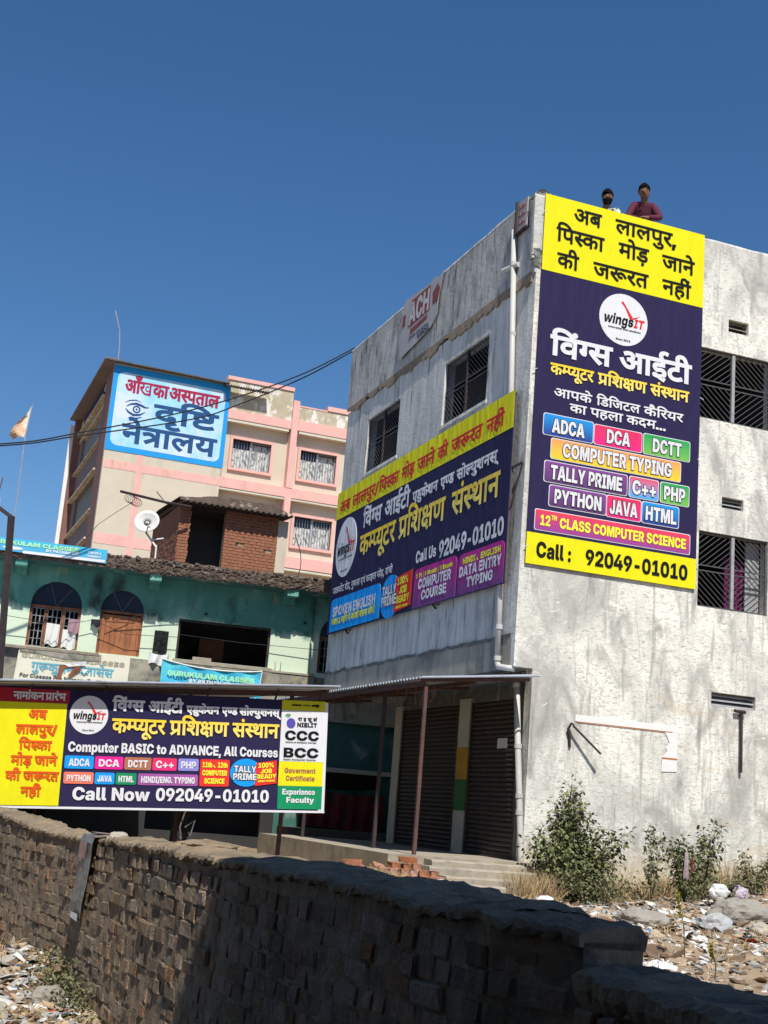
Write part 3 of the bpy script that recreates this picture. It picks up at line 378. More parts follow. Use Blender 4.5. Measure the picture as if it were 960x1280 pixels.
LATIN = {
 'A':(757,'10,0 256,728 497,728 747,0 544,0 448,310 ~424,393 ~377,566 353,663 399,663 ~375,566 ~329,392 305,310 209,0;182,141 182,281 575,281 575,141'),
 'B':(655,'49,0 49,728 354,728 ~436,728 ~547,681 ~604,598 604,544 ~604,502 ~570,436 ~508,392 467,384 467,380 ~513,378 ~587,334 ~630,257 630,205 ~630,145 ~571,53 ~458,0 378,0;227,141 342,141 ~391,141 ~444,184 444,222 ~444,248 ~419,286 ~375,307 343,307 227,307;227,432 331,432 ~358,432 ~399,451 ~422,486 422,510 ~422,545 ~373,587 332,587 227,587'),
 'C':(735,'378,-11 ~279,-11 ~121,77 ~30,244 30,363 ~30,483 ~122,651 ~280,738 378,738 ~445,738 ~558,700 ~644,629 ~699,527 706,463 524,463 ~519,491 ~495,534 ~459,565 ~411,581 382,581 ~329,581 ~253,529 ~213,432 213,363 ~213,294 ~253,198 ~329,147 382,147 ~411,147 ~458,163 ~495,193 ~519,236 524,263 707,263 ~700,206 ~649,107 ~564,32 ~449,-11'),
 'D':(713,'321,0 126,0 126,152 313,152 ~376,152 ~460,197 ~501,290 501,364 ~501,437 ~459,531 ~374,575 310,575 123,575 123,728 320,728 ~432,728 ~594,639 ~683,476 683,364 ~683,252 ~595,89 ~433,0;230,728 230,0 49,0 49,728'),
 'E':(618,'49,0 49,728 581,728 581,576 230,576 230,439 554,439 554,293 230,293 230,151 581,151 581,0'),
 'F':(592,'49,0 49,728 566,728 566,576 230,576 230,416 541,416 541,269 230,269 230,0'),
 'G':(744,'382,-11 ~276,-11 ~118,81 ~30,249 30,363 ~30,482 ~123,650 ~281,738 379,738 ~444,738 ~556,702 ~643,634 ~697,540 703,483 519,483 ~514,506 ~492,542 ~457,567 ~412,581 385,581 ~331,581 ~254,529 ~213,433 213,364 ~213,295 ~254,198 ~331,147 386,147 ~433,147 ~499,178 ~533,233 533,271 570,267 391,267 391,399 709,399 709,300 ~709,205 ~626,65 ~479,-11'),
 'H':(733,'49,0 49,728 230,728 230,446 504,446 504,728 685,728 685,0 504,0 504,295 230,295 230,0'),
 'I':(449,'29,0 29,145 134,145 134,583 29,583 29,728 421,728 421,583 315,583 315,145 421,145 421,0'),
 'J':(582,'278,-11 ~158,-11 ~25,112 25,226 25,276 198,276 198,224 ~198,181 ~239,137 276,137 ~313,137 ~354,181 354,224 354,728 534,728 534,223 ~534,111 ~400,-11'),
 'K':(725,'183,130 183,326 ~206,362 ~252,428 ~302,494 331,532 489,728 703,728 397,361 381,363;49,0 49,728 230,728 230,554 228,354 230,268 230,0;504,0 313,307 423,442 714,0'),
 'L':(567,'49,0 49,728 230,728 230,151 542,151 542,0'),
 'M':(926,'49,0 49,728 323,728 409,457 ~417,430 ~438,349 ~460,257 ~479,173 485,144 443,144 ~449,173 ~467,257 ~489,348 ~510,430 518,457 603,728 878,728 878,0 698,0 698,306 ~698,331 ~700,407 ~703,496 ~705,587 705,626 722,626 ~712,584 ~689,493 ~665,405 ~644,331 637,306 538,0 389,0 289,306 ~281,331 ~260,405 ~236,492 ~212,584 201,626 221,626 ~221,587 ~223,496 ~226,407 ~228,331 228,306 228,0'),
 'N':(747,'49,0 49,728 240,728 438,409 ~453,384 ~489,319 ~527,242 544,201 525,171 ~522,210 ~518,306 ~515,397 515,426 515,728 698,728 698,0 507,0 324,293 ~306,324 ~264,397 ~219,486 192,538 221,546 ~225,494 ~230,396 ~231,317 231,293 231,0'),
 'O':(757,'379,-11 ~280,-11 ~122,77 ~30,244 30,363 ~30,483 ~122,651 ~280,738 379,738 ~477,738 ~635,651 ~728,483 728,363 ~728,244 ~635,77 ~477,-11;379,147 ~430,147 ~504,198 ~544,294 544,363 ~544,433 ~504,530 ~430,581 379,581 ~328,581 ~253,530 ~213,433 213,363 ~213,294 ~253,198 ~328,147'),
 'P':(646,'49,0 49,728 350,728 ~433,728 ~556,666 ~622,553 622,478 ~622,402 ~555,290 ~431,229 347,229 155,229 155,375 326,375 ~363,375 ~414,401 ~441,447 441,478 ~441,509 ~414,554 ~363,579 326,579 230,579 230,0'),
 'Q':(761,'315,262 459,262 519,186 599,94 723,-56 564,-56 481,45 424,119;379,-11 ~280,-11 ~122,77 ~30,244 30,363 ~30,483 ~122,651 ~280,738 379,738 ~477,738 ~635,651 ~728,483 728,363 ~728,244 ~635,77 ~477,-11;379,147 ~430,147 ~504,198 ~544,294 544,363 ~544,433 ~504,530 ~430,581 379,581 ~328,581 ~253,530 ~213,433 213,363 ~213,294 ~253,198 ~328,147'),
 'R':(661,'49,0 49,728 351,728 ~434,728 ~557,668 ~623,557 623,482 ~623,407 ~554,299 ~428,242 342,242 158,242 158,384 327,384 ~364,384 ~415,407 ~442,451 442,482 ~442,513 ~415,557 ~364,580 327,580 230,580 230,0;452,0 284,331 473,331 645,0'),
 'S':(668,'338,-11 ~243,-11 ~106,47 ~33,159 33,242 205,242 ~207,208 ~240,161 ~299,136 339,136 ~374,136 ~426,155 ~454,188 454,211 ~454,230 ~429,260 ~376,282 334,290 259,306 ~158,327 ~49,430 49,511 ~49,579 ~122,681 ~251,738 337,738 ~424,738 ~550,681 ~620,575 622,503 452,503 ~448,545 ~389,592 338,592 ~306,592 ~258,574 ~233,542 233,521 ~233,501 ~257,473 ~306,452 344,444 406,431 ~465,419 ~551,382 ~608,329 ~635,261 635,218 ~635,146 ~565,44 ~432,-11'),
 'T':(660,'25,576 25,728 636,728 636,576 421,576 421,0 240,0 240,576'),
 'U':(713,'356,-11 ~263,-11 ~125,56 ~48,177 48,258 48,728 226,728 226,273 ~226,235 ~259,178 ~318,144 357,144 ~395,144 ~454,177 ~487,235 487,273 487,728 665,728 665,258 ~665,177 ~588,56 ~449,-11'),
 'V':(750,'259,0 10,728 211,728 308,418 ~333,336 ~380,161 404,68 356,68 ~380,161 ~424,336 448,418 542,728 740,728 498,0'),
 'W':(1039,'204,0 10,728 208,728 276,415 ~287,365 ~306,258 ~323,151 332,100 294,100 ~304,151 ~323,258 ~343,365 355,415 429,728 609,728 684,415 ~695,365 ~716,258 ~735,151 745,100 706,100 ~715,151 ~733,258 ~751,365 762,415 831,728 1028,728 834,0 633,0 545,346 ~533,399 ~511,531 494,609 544,609 ~527,532 ~507,400 493,346 406,0'),
 'X':(741,'11,0 319,438 319,302 38,728 244,728 311,622 ~329,593 ~358,540 ~384,489 398,464 347,464 ~361,489 ~388,540 ~418,593 436,622 504,728 705,728 431,312 431,440 731,0 519,0 431,136 ~415,160 ~392,200 ~370,237 358,257 383,257 ~371,237 ~349,200 ~325,160 309,136 217,0'),
 'Y':(732,'281,0 281,259 10,728 219,728 331,513 ~346,484 ~373,425 386,392 356,392 ~368,425 ~393,484 407,513 514,728 722,728 458,259 458,0'),
 'Z':(660,'36,0 36,124 323,485 ~353,523 ~423,600 459,639 476,579 ~427,577 ~327,576 277,576 41,576 41,728 622,728 622,604 341,246 ~309,207 ~239,128 202,88 185,148 ~236,150 ~338,151 389,151 624,151 624,0'),
 'a':(579,'205,-9 ~153,-9 ~73,25 ~27,94 27,147 ~27,191 ~59,252 ~114,290 ~187,310 228,313 ~274,317 ~330,326 ~355,344 355,360 355,362 ~355,378 ~338,400 ~307,413 285,413 ~263,413 ~230,400 ~209,375 206,358 45,366 ~52,419 ~112,495 ~216,537 290,537 ~345,537 ~434,513 ~497,466 ~530,399 530,357 530,0 361,0 361,74 358,74 ~342,46 ~299,9 ~241,-9;259,105 ~286,105 ~330,126 ~357,163 357,189 357,236 ~350,233 ~330,227 ~307,222 ~282,217 268,215 ~245,211 ~211,196 ~193,172 193,155 ~193,139 ~210,117 ~240,105'),
 'b':(624,'375,-10 ~339,-10 ~280,13 ~238,55 226,83 223,83 223,0 49,0 49,728 225,728 225,449 227,449 ~241,475 ~282,515 ~340,537 377,537 ~439,537 ~538,473 ~596,350 596,264 ~596,178 ~539,55 ~440,-10;321,129 ~351,129 ~394,162 ~417,223 417,264 ~417,306 ~394,366 ~351,399 321,399 ~290,399 ~244,366 ~219,306 219,264 ~219,223 ~244,162 ~290,129'),
 'c':(582,'300,-11 ~217,-11 ~95,58 ~28,181 28,263 ~28,345 ~95,469 ~217,538 300,538 ~354,538 ~444,507 ~511,452 ~551,375 555,328 389,318 ~386,337 ~372,368 ~350,390 ~321,401 303,401 ~273,401 ~230,368 ~207,307 207,263 ~207,221 ~230,158 ~273,125 303,125 ~321,125 ~350,137 ~372,159 ~386,191 389,211 555,201 ~552,153 ~513,76 ~446,19 ~355,-11'),
 'd':(624,'249,-10 ~185,-10 ~85,55 ~28,178 28,264 ~28,350 ~87,473 ~186,537 248,537 ~285,537 ~342,515 ~384,475 398,449 399,449 399,728 575,728 575,0 401,0 401,83 399,83 ~387,55 ~345,13 ~286,-10;304,129 ~335,129 ~380,162 ~405,223 405,264 ~405,306 ~380,366 ~335,399 304,399 ~274,399 ~230,366 ~207,306 207,264 ~207,223 ~230,162 ~274,129'),
 'e':(586,'300,-11 ~218,-11 ~95,57 ~28,181 28,263 ~28,344 ~96,468 ~215,538 295,538 ~353,538 ~450,500 ~521,428 ~559,329 559,267 559,221 86,221 86,323 477,323 396,302 ~396,336 ~373,384 ~329,410 298,410 ~267,410 ~223,384 ~200,336 200,303 200,227 ~200,192 ~225,141 ~273,115 305,115 ~328,115 ~365,127 ~391,151 397,168 554,158 ~543,108 ~473,32 ~366,-11'),
 'f':(408,'385,528 385,395 10,395 10,528;102,0 102,571 ~102,628 ~145,704 ~228,741 288,741 ~321,741 ~380,737 393,735 382,603 ~374,604 ~344,606 331,606 ~302,606 ~278,580 278,554 278,0'),
 'g':(625,'305,-213 ~228,-213 ~121,-171 ~60,-98 51,-51 213,-40 ~217,-55 ~241,-77 ~279,-90 305,-90 ~352,-90 ~402,-42 402,7 402,93 396,93 ~385,65 ~343,26 ~285,6 249,6 ~185,6 ~85,68 ~28,185 28,267 ~28,352 ~87,473 ~186,537 248,537 ~285,537 ~343,514 ~386,474 399,447 402,447 402,528 576,528 576,24 ~576,-57 ~509,-162 ~388,-213;304,139 ~335,139 ~380,170 ~405,229 405,269 ~405,310 ~380,369 ~335,401 304,401 ~274,401 ~230,369 ~207,310 207,269 ~207,229 ~230,170 ~274,139'),
 'h':(619,'225,291 225,0 49,0 49,728 223,728 223,389 203,389 ~225,455 ~314,537 388,537 ~445,537 ~526,488 ~570,396 570,334 570,0 394,0 394,297 ~394,342 ~350,390 311,390 ~285,390 ~246,368 ~225,324'),
 'i':(274,'49,0 49,528 225,528 225,0;137,580 ~97,580 ~43,630 43,666 ~43,703 ~97,752 137,752 ~177,752 ~230,703 230,666 ~230,629 ~177,580'),
 'j':(275,'50,528 225,528 225,-26 ~225,-88 ~177,-166 ~85,-204 20,-204 -36,-204 -36,-70 -6,-70 ~24,-70 ~50,-43 50,-14;137,580 ~97,580 ~44,630 44,666 ~44,703 ~97,752 137,752 ~177,752 ~231,703 231,666 ~231,629 ~177,580'),
 'k':(582,'207,134 207,342 229,342 379,528 580,528 354,255 307,255;49,0 49,728 225,728 225,0;385,0 246,216 361,340 587,0'),
 'l':(308,'233,-1 ~137,-1 ~49,71 49,152 49,728 225,728 225,170 ~225,150 ~244,131 264,131 ~271,131 ~282,131 287,132 297,4 ~285,2 ~252,-1'),
 'm':(917,'49,0 49,528 215,528 219,398 210,398 ~222,447 ~272,508 ~339,538 376,538 ~434,538 ~516,467 530,392 513,392 ~524,442 ~577,506 ~652,538 693,538 ~744,538 ~823,493 ~867,411 867,353 867,0 692,0 692,313 ~692,352 ~650,395 617,395 ~594,395 ~561,374 ~542,337 542,311 542,0 374,0 374,314 ~374,352 ~334,395 301,395 ~278,395 ~244,375 ~225,336 225,309 225,0'),
 'n':(619,'225,291 225,0 49,0 49,528 219,528 221,389 203,389 ~225,455 ~314,537 388,537 ~445,537 ~526,488 ~570,396 570,334 570,0 394,0 394,297 ~394,342 ~350,390 311,390 ~285,390 ~246,368 ~225,324'),
 'o':(606,'303,-11 ~220,-11 ~96,57 ~28,180 28,263 ~28,346 ~96,469 ~220,538 303,538 ~387,538 ~510,469 ~578,346 578,263 ~578,180 ~510,57 ~387,-11;303,126 ~332,126 ~376,158 ~400,220 400,263 ~400,307 ~376,368 ~332,401 303,401 ~274,401 ~231,368 ~207,307 207,263 ~207,220 ~231,158 ~274,126'),
 'p':(624,'49,-204 49,528 223,528 223,450 227,450 ~240,476 ~282,515 ~340,537 377,537 ~439,537 ~538,473 ~596,350 596,264 ~596,178 ~539,55 ~440,-10 375,-10 ~339,-10 ~281,13 ~240,54 227,81 225,81 225,-204;321,129 ~351,129 ~394,162 ~417,223 417,264 ~417,306 ~394,366 ~351,399 321,399 ~290,399 ~244,366 ~219,306 219,264 ~219,223 ~244,162 ~290,129'),
 'q':(624,'575,-204 399,-204 399,81 397,81 ~385,54 ~343,13 ~286,-10 249,-10 ~185,-10 ~85,55 ~28,178 28,264 ~28,350 ~87,473 ~186,537 248,537 ~285,537 ~343,515 ~385,476 398,450 401,450 401,528 575,528;304,129 ~335,129 ~380,162 ~405,223 405,264 ~405,306 ~380,366 ~335,399 304,399 ~274,399 ~230,366 ~207,306 207,264 ~207,223 ~230,162 ~274,129'),
 'r':(409,'49,0 49,528 220,528 220,433 223,433 ~237,485 ~300,531 349,531 ~362,531 ~386,530 396,528 396,381 ~386,383 ~346,386 328,386 ~298,386 ~251,358 ~225,308 225,274 225,0'),
 's':(557,'282,-12 ~209,-12 ~99,31 ~32,109 25,163 194,173 ~200,143 ~244,109 283,109 ~316,109 ~354,132 354,151 ~354,168 ~323,188 291,194 196,211 ~118,226 ~37,304 37,366 ~37,419 ~95,495 ~201,537 275,537 ~347,537 ~453,496 ~513,421 518,368 359,359 ~356,385 ~313,417 280,417 ~249,417 ~212,394 212,375 ~212,360 ~239,338 268,333 374,313 ~455,299 ~532,229 532,170 ~532,116 ~469,34 ~356,-12'),
 't':(394,'369,528 369,395 10,395 10,528;91,664 267,664 267,174 ~267,151 ~286,132 312,132 ~323,132 ~358,134 366,135 375,3 ~355,-1 ~300,-3 272,-3 ~180,-3 ~91,72 91,150'),
 'u':(619,'231,-10 ~174,-10 ~93,40 ~49,132 49,194 49,528 225,528 225,230 ~225,186 ~269,138 308,138 ~334,138 ~373,160 ~394,204 394,236 394,528 570,528 570,0 399,0 398,139 416,139 ~394,72 ~305,-10'),
 'v':(593,'196,0 4,528 189,528 263,283 ~279,231 ~305,126 318,71 280,71 ~293,126 ~319,231 334,283 407,528 589,528 397,0'),
 'w':(858,'161,0 3,528 187,528 225,361 ~238,304 ~263,178 275,111 254,111 ~267,178 ~297,304 310,361 352,528 507,528 547,361 ~561,304 ~590,178 604,111 583,111 ~594,178 ~619,303 631,361 668,528 856,528 696,0 516,0 460,190 ~452,218 ~437,283 ~422,350 414,380 444,380 ~436,350 ~421,283 ~406,218 398,190 342,0'),
 'x':(571,'7,0 213,318 210,225 19,528 206,528 242,463 ~262,425 ~297,353 314,318 260,318 ~279,353 ~314,425 335,463 372,528 556,528 359,224 361,317 564,0 376,0 335,73 ~314,110 ~279,182 261,217 308,217 ~291,182 ~256,110 235,73 193,0'),
 'y':(594,'59,-199 75,-67 128,-69 ~151,-72 ~181,-64 ~198,-40 201,-20 205,0 4,528 189,528 264,283 ~280,231 ~304,127 317,71 273,71 ~286,127 ~313,232 329,283 408,528 590,528 366,-65 ~349,-111 ~299,-174 ~226,-206 175,-206 ~145,-206 ~84,-202'),
 'z':(561,'51,0 51,109 296,390 296,392 54,392 54,528 503,528 503,411 269,137 269,135 510,135 510,0'),
 '0':(645,'322,-11 ~225,-11 ~94,79 ~28,247 28,363 ~28,480 ~94,648 ~225,738 322,738 ~420,738 ~551,648 ~617,480 617,363 ~617,247 ~551,79 ~420,-11;322,133 ~364,133 ~417,185 ~443,288 443,363 ~443,439 ~417,542 ~364,595 322,595 ~281,595 ~228,542 ~202,439 202,363 ~202,288 ~228,185 ~281,133'),
 '1':(645,'82,0 82,143 583,143 583,0;439,728 439,0 262,0 262,568 260,568 95,462 95,616 268,728'),
 '2':(645,'55,0 55,129 324,356 ~351,379 ~395,422 ~422,471 422,501 ~422,530 ~396,574 ~351,597 321,597 ~289,597 ~242,570 ~215,518 215,480 47,480 ~47,560 ~115,675 ~238,738 321,738 ~402,738 ~524,683 ~593,581 593,512 ~593,464 ~555,381 ~477,295 415,243 302,146 302,143 598,143 598,0'),
 '3':(645,'318,-11 ~227,-11 ~98,55 ~31,166 30,234 205,234 ~206,203 ~235,156 ~285,130 317,130 ~350,130 ~398,156 ~425,203 425,234 ~425,263 ~396,307 ~342,333 305,333 207,333 207,438 363,581 363,584 67,584 67,728 573,728 573,594 338,384 338,423 ~424,433 ~543,384 ~606,288 606,224 ~606,154 ~533,48 ~403,-11'),
 '4':(645,'16,136 16,275 305,728 480,728 195,277 195,274 629,274 629,136;371,0 371,178 374,240 374,454 539,454 539,0'),
 '5':(645,'319,-11 ~238,-11 ~114,48 ~42,153 39,224 210,224 ~211,195 ~240,151 ~290,126 320,126 ~353,126 ~403,156 ~431,208 431,243 ~431,278 ~402,331 ~353,361 320,361 ~283,361 ~225,328 214,300 52,312 77,728 559,728 559,584 232,584 219,432 221,432 ~243,459 ~318,490 364,490 ~412,490 ~499,454 ~565,388 ~603,300 603,248 ~603,172 ~532,56 ~405,-11'),
 '6':(645,'327,-10 ~246,-10 ~118,51 ~43,164 43,241 ~43,301 ~90,414 133,477 303,728 490,728 269,404 221,404 ~231,420 ~269,452 ~327,474 367,474 ~438,474 ~543,418 ~602,314 602,243 ~602,168 ~531,54 ~407,-10;323,127 ~355,127 ~405,157 ~433,208 433,241 ~433,273 ~405,324 ~355,354 323,354 ~291,354 ~241,324 ~213,273 213,241 ~213,208 ~241,157 ~291,127'),
 '7':(645,'109,0 401,578 401,580 59,580 59,728 586,728 586,583 292,0'),
 '8':(645,'322,-11 ~235,-11 ~103,42 ~29,136 29,197 ~29,245 ~74,320 ~154,369 207,376 207,378 ~137,389 ~54,476 54,541 ~54,599 ~122,688 ~243,738 322,738 ~402,738 ~523,689 ~591,599 591,541 ~591,476 ~507,390 438,378 438,376 ~490,369 ~570,320 ~615,245 615,197 ~615,136 ~541,42 ~409,-11;322,115 ~354,115 ~402,139 ~430,183 430,211 ~430,239 ~402,282 ~353,307 322,307 ~291,307 ~243,283 ~215,239 215,211 ~215,183 ~242,139 ~291,115;322,436 ~350,436 ~393,458 ~417,497 417,522 ~417,548 ~393,587 ~350,608 322,608 ~294,608 ~252,587 ~228,548 228,522 ~228,497 ~252,458 ~294,436'),
 '9':(645,'318,738 ~398,738 ~527,676 ~602,564 602,487 ~602,427 ~555,314 512,251 342,0 155,0 376,323 424,323 ~414,308 ~376,276 ~318,254 278,254 ~208,254 ~102,310 ~43,414 43,485 ~43,560 ~113,674 ~238,738;322,600 ~290,600 ~240,571 ~211,520 211,487 ~211,454 ~240,403 ~290,374 322,374 ~354,374 ~403,403 ~432,454 432,487 ~432,520 ~403,571 ~354,600'),
 '-':(645,'491,354 491,218 154,218 154,354'),
 '+':(645,'250,28 250,544 395,544 395,28;65,217 65,355 580,355 580,217'),
 ':':(269,'135,-10 ~95,-10 ~40,45 40,84 ~40,123 ~95,178 135,178 ~174,178 ~229,123 229,84 ~229,45 ~174,-10;135,320 ~95,320 ~40,375 40,414 ~40,454 ~95,508 135,508 ~174,508 ~229,454 229,414 ~229,375 ~174,320'),
 '/':(391,'388,762 154,-109 3,-109 238,762'),
 ',':(269,'23,-177 59,122 226,122 142,-177'),
 '.':(269,'135,-10 ~95,-10 ~40,45 40,84 ~40,123 ~95,178 135,178 ~174,178 ~229,123 229,84 ~229,45 ~174,-10'),
 '&':(675,'277,-11 ~200,-11 ~88,44 ~28,136 28,193 ~28,234 ~59,298 ~117,353 158,379 314,479 ~330,489 ~351,513 ~360,536 360,547 ~360,567 ~330,598 301,598 ~283,598 ~255,584 ~240,558 240,541 ~240,519 ~263,474 ~304,423 333,391 682,0 503,0 211,316 ~184,346 ~130,415 ~94,496 94,543 ~94,598 ~146,686 ~239,738 301,738 ~360,738 ~447,689 ~494,608 494,558 ~494,525 ~472,464 ~429,411 398,389 248,282 ~226,266 ~198,230 198,204 ~198,181 ~221,147 ~261,128 288,128 ~325,128 ~399,164 ~460,229 ~496,317 496,368 638,368 ~638,306 ~612,195 ~557,103 514,72 467,47 ~425,17 ~324,-11'),
 '%':(1005,'242,358 ~189,358 ~111,404 ~69,484 69,536 69,560 ~69,613 ~112,693 ~190,739 242,739 ~295,739 ~373,693 ~416,613 416,560 416,536 ~416,484 ~373,403 ~295,358;242,461 ~270,461 ~298,501 298,536 298,560 ~298,595 ~271,637 242,637 ~214,637 ~186,595 186,560 186,536 ~186,501 ~214,461;762,-12 ~710,-12 ~632,34 ~589,115 589,166 589,190 ~589,243 ~632,324 ~710,370 762,370 ~815,370 ~893,324 ~936,243 936,190 936,166 ~936,114 ~893,34 ~815,-12;762,91 ~791,91 ~819,131 819,166 819,190 ~819,226 ~791,268 762,268 ~735,268 ~707,225 707,190 707,166 ~707,131 ~735,91;194,0 694,728 809,728 309,0'),
 '"':(543,'92,428 76,728 236,728 220,428;324,428 307,728 467,728 451,428'),
}

CONJ = ['क्ष', 'ग्र', 'प्र', 'त्र', 'ष्ट', 'रू', 'रु', 'दृ', 'ग्', 'स्', 'म्', 'प्', 'ल्', 'क्', 'ण्', 'न्']
BASES = set('कखगघजटडणतथदनपबभमयरलवशषसह\u095cचधथ') | {'क्ष', 'ग्र', 'प्र', 'त्र', 'ष्ट'}
def contours(s):
    out = []
    for c in s.split(';'):
        if not c: continue
        P = []
        for t in c.split():
            on = t[0] != '~'; x, y = t.lstrip('~').split(','); P.append((float(x), float(y), on))
        Q = []
        for i, p in enumerate(P):
            q = P[(i + 1) % len(P)]; Q.append(p)
            if not p[2] and not q[2]: Q.append(((p[0] + q[0]) / 2, (p[1] + q[1]) / 2, True))
        k = next(i for i, p in enumerate(Q) if p[2]); Q = Q[k:] + Q[:k]; n = len(Q); L = []; i = 0
        while i < n:
            L.append(Q[i][:2]); nx = Q[(i + 1) % n]
            if not nx[2]:
                e = Q[(i + 2) % n]
                for t in (0.33, 0.67):
                    L.append(tuple((1 - t) ** 2 * Q[i][j] + 2 * t * (1 - t) * nx[j] + t * t * e[j] for j in (0, 1)))
                i += 2
            else: i += 1
        out.append(L)
    return out
_cc = {}
def glyph(ch, deva):
    if (ch, deva) not in _cc:
        a, s = (DEVA if deva else LATIN)[ch]; _cc[(ch, deva)] = (a, contours(s))
    return _cc[(ch, deva)]
def clusters(t):
    out = []; i = 0
    while i < len(t):
        for c in CONJ:
            if t.startswith(c, i):
                # a consonant and virama at the end of a word keeps its virama
                if c.endswith('्') and (i + 2 >= len(t) or t[i + 2] in ' ,.'): continue
                out.append(c); i += len(c); break
        else: out.append(t[i]); i += 1
    k = 0
    while k < len(out):
        if out[k] == 'ि':           # short i is written before its consonant group
            j = k - 1
            while j > 0 and out[j - 1].endswith('्'): j -= 1
            out.insert(j, out.pop(k))
        k += 1
    return out
def layout(t):
    deva = any('\u0900' <= c <= '\u097f' for c in t); x = 0; run = []
    for g in (clusters(t) if deva else list(t)):
        if g == ' ': x += 260; continue
        isd = g in DEVA
        if not isd and g not in LATIN: continue
        a, cs = glyph(g, isd)
        kk = 0.85 if (deva and not isd) else 1.0
        run.append([[(x + p[0] * kk, p[1] * kk) for p in L] for L in cs]); x += a * kk
    return run, deva
HEADLINE = max(p[1] for L in glyph('ा', True)[1] for p in L)
def embolden(L, w):
    n = len(L); out = []
    for i in range(n):
        a, b, c = Vector(L[i - 1]), Vector(L[i]), Vector(L[(i + 1) % n])
        d1 = b - a; d2 = c - b
        if d1.length < 1e-7 or d2.length < 1e-7: out.append(tuple(b)); continue
        n1 = Vector((-d1.y, d1.x)).normalized(); n2 = Vector((-d2.y, d2.x)).normalized()
        q = 1 + n1.dot(n2)
        m = (n1 + n2) / q if q > 0.45 else (n1 + n2).normalized() * 1.5 if (n1 + n2).length > 1e-4 else n1
        out.append(tuple(b + m * w))
    return out
def dedupe(L):
    o = []
    for p in L:
        if not o or abs(p[0] - o[-1][0]) + abs(p[1] - o[-1][1]) > 1e-5: o.append(p)
    return o
def letters(parent, t, u0, u1, v, h, m, d=0.012, bold=0.0, slant=0.0, outline=None, ow=0.0, rise=0.0, cap=None, vgrow=0.0):
    """flat print in the parent's own plane (x along, z up, -y towards the viewer)"""
    run, deva = layout(t.replace('ड\u093c', '\u095c'))
    xs = [p[0] for g in run for L in g for p in L]; x0, x1 = min(xs), max(xs)
    sx = (u1 - u0) / (x1 - x0); sy = h / (cap or (HEADLINE if deva else 727.0))
    if not deva: bold *= 0.12; ow *= .8
    mb = MB(); ob = MB() if outline else None
    for k, g in enumerate(run):
        for tgt, w, dd in ((mb, bold, d + 0.0007 * (k % 3)), (ob, bold + ow, d - 0.0035 + 0.0007 * (k % 3))):
            if tgt is None: continue
            pts = []; faces = []; sg = []
            for L in g:
                Q = [(u0 + (p[0] - x0) * sx + p[1] * sy * slant, p[1] * sy) for p in L]
                # a long inner outline is a thin channel: thickening the ink would close it
                A = sum(Q[i - 1][0] * Q[i][1] - Q[i][0] * Q[i - 1][1] for i in range(len(Q)))
                Q = dedupe(embolden(dedupe(Q), w if A < 0 or len(Q) < 60 else 0.0))
                if len(Q) < 3: continue
                A = sum(Q[i - 1][0] * Q[i][1] - Q[i][0] * Q[i - 1][1] for i in range(len(Q)))
                b = len(pts); pts += [Vector(q) for q in Q]; ix = list(range(b, len(pts))); faces.append(ix[::-1] if A < 0 else ix); sg.append(1 if A < 0 else -1)
            if not pts: continue
            V, E, Fc, ov, oe, of = delaunay_2d_cdt(pts, [], faces, 1, 1e-6)
            tr = [f for f, o in zip(Fc, of) if sum(sg[i] for i in set(o)) > 0]
            tgt.add([(p[0], -dd, v + p[1] + rise * (p[0] - u0)) for p in V], tr)
    if ob and ob.f: ob.build('letter_outline', outline, parent, local=True)
    return mb.build('lettering', m, parent, local=True)
def panel(parent, name, poly, m, d0, d1=None):
    mb = MB(); mb.plate(poly, [], -d0, -(d1 if d1 is not None else d0 - 0.004)); return mb.build(name, m, parent, local=True)
def badge(parent, u0, u1, v0, v1, m, d=0.006, r=0.04, edge=None, only_top=False):
    if edge: panel(parent, 'badge_border', rrect(u0 - 0.012, u1 + 0.012, v0 - 0.012, v1 + 0.012, r, only_top=only_top), edge, d, 0.0)
    return panel(parent, 'badge', rrect(u0, u1, v0, v1, r, only_top=only_top), m, d + 0.003, 0.0)
def logo(parent, cx, cy, rx, ry, small=True):
    c = panel(parent, 'logo_disc', oval(cx, cy, rx, ry), P_WHITE, 0.008, 0.0)
    letters(parent, 'wings', cx - 0.84 * rx, cx + 0.38 * rx, cy - 0.22 * ry, 0.40 * ry, P_BLACK, 0.013, 0.012 * rx, 0.15)
    letters(parent, 'IT', cx + 0.42 * rx, cx + 0.82 * rx, cy - 0.22 * ry, 0.34 * ry, P_RED, 0.013, 0.012 * rx, 0.15)
    mb = MB()
    q = lambda a, b: (cx + a * rx, -0.013, cy + b * ry)
    mb.add([q(-0.14, 0.68), q(-0.04, 0.70), q(0.36, 0.16), q(0.30, 0.02), q(0.24, 0.10), q(0.06, 0.46)], [(0, 1, 2, 3, 4, 5)])
    mb.add([q(0.33, 0.05), q(0.36, 0.14), q(0.70, 0.26)], [(0, 1, 2)])
    mb.build('tick_mark', P_RED, parent, local=True)
    if small:
        letters(parent, 'innovation and solutions', cx - 0.62 * rx, cx + 0.72 * rx, cy - 0.40 * ry, 0.07 * ry, P_BLACK, 0.013, 0.002)
        letters(parent, 'Since 2012', cx - 0.3 * rx, cx + 0.3 * rx, cy - 0.82 * ry, 0.07 * ry, P_BLACK, 0.013, 0.002)

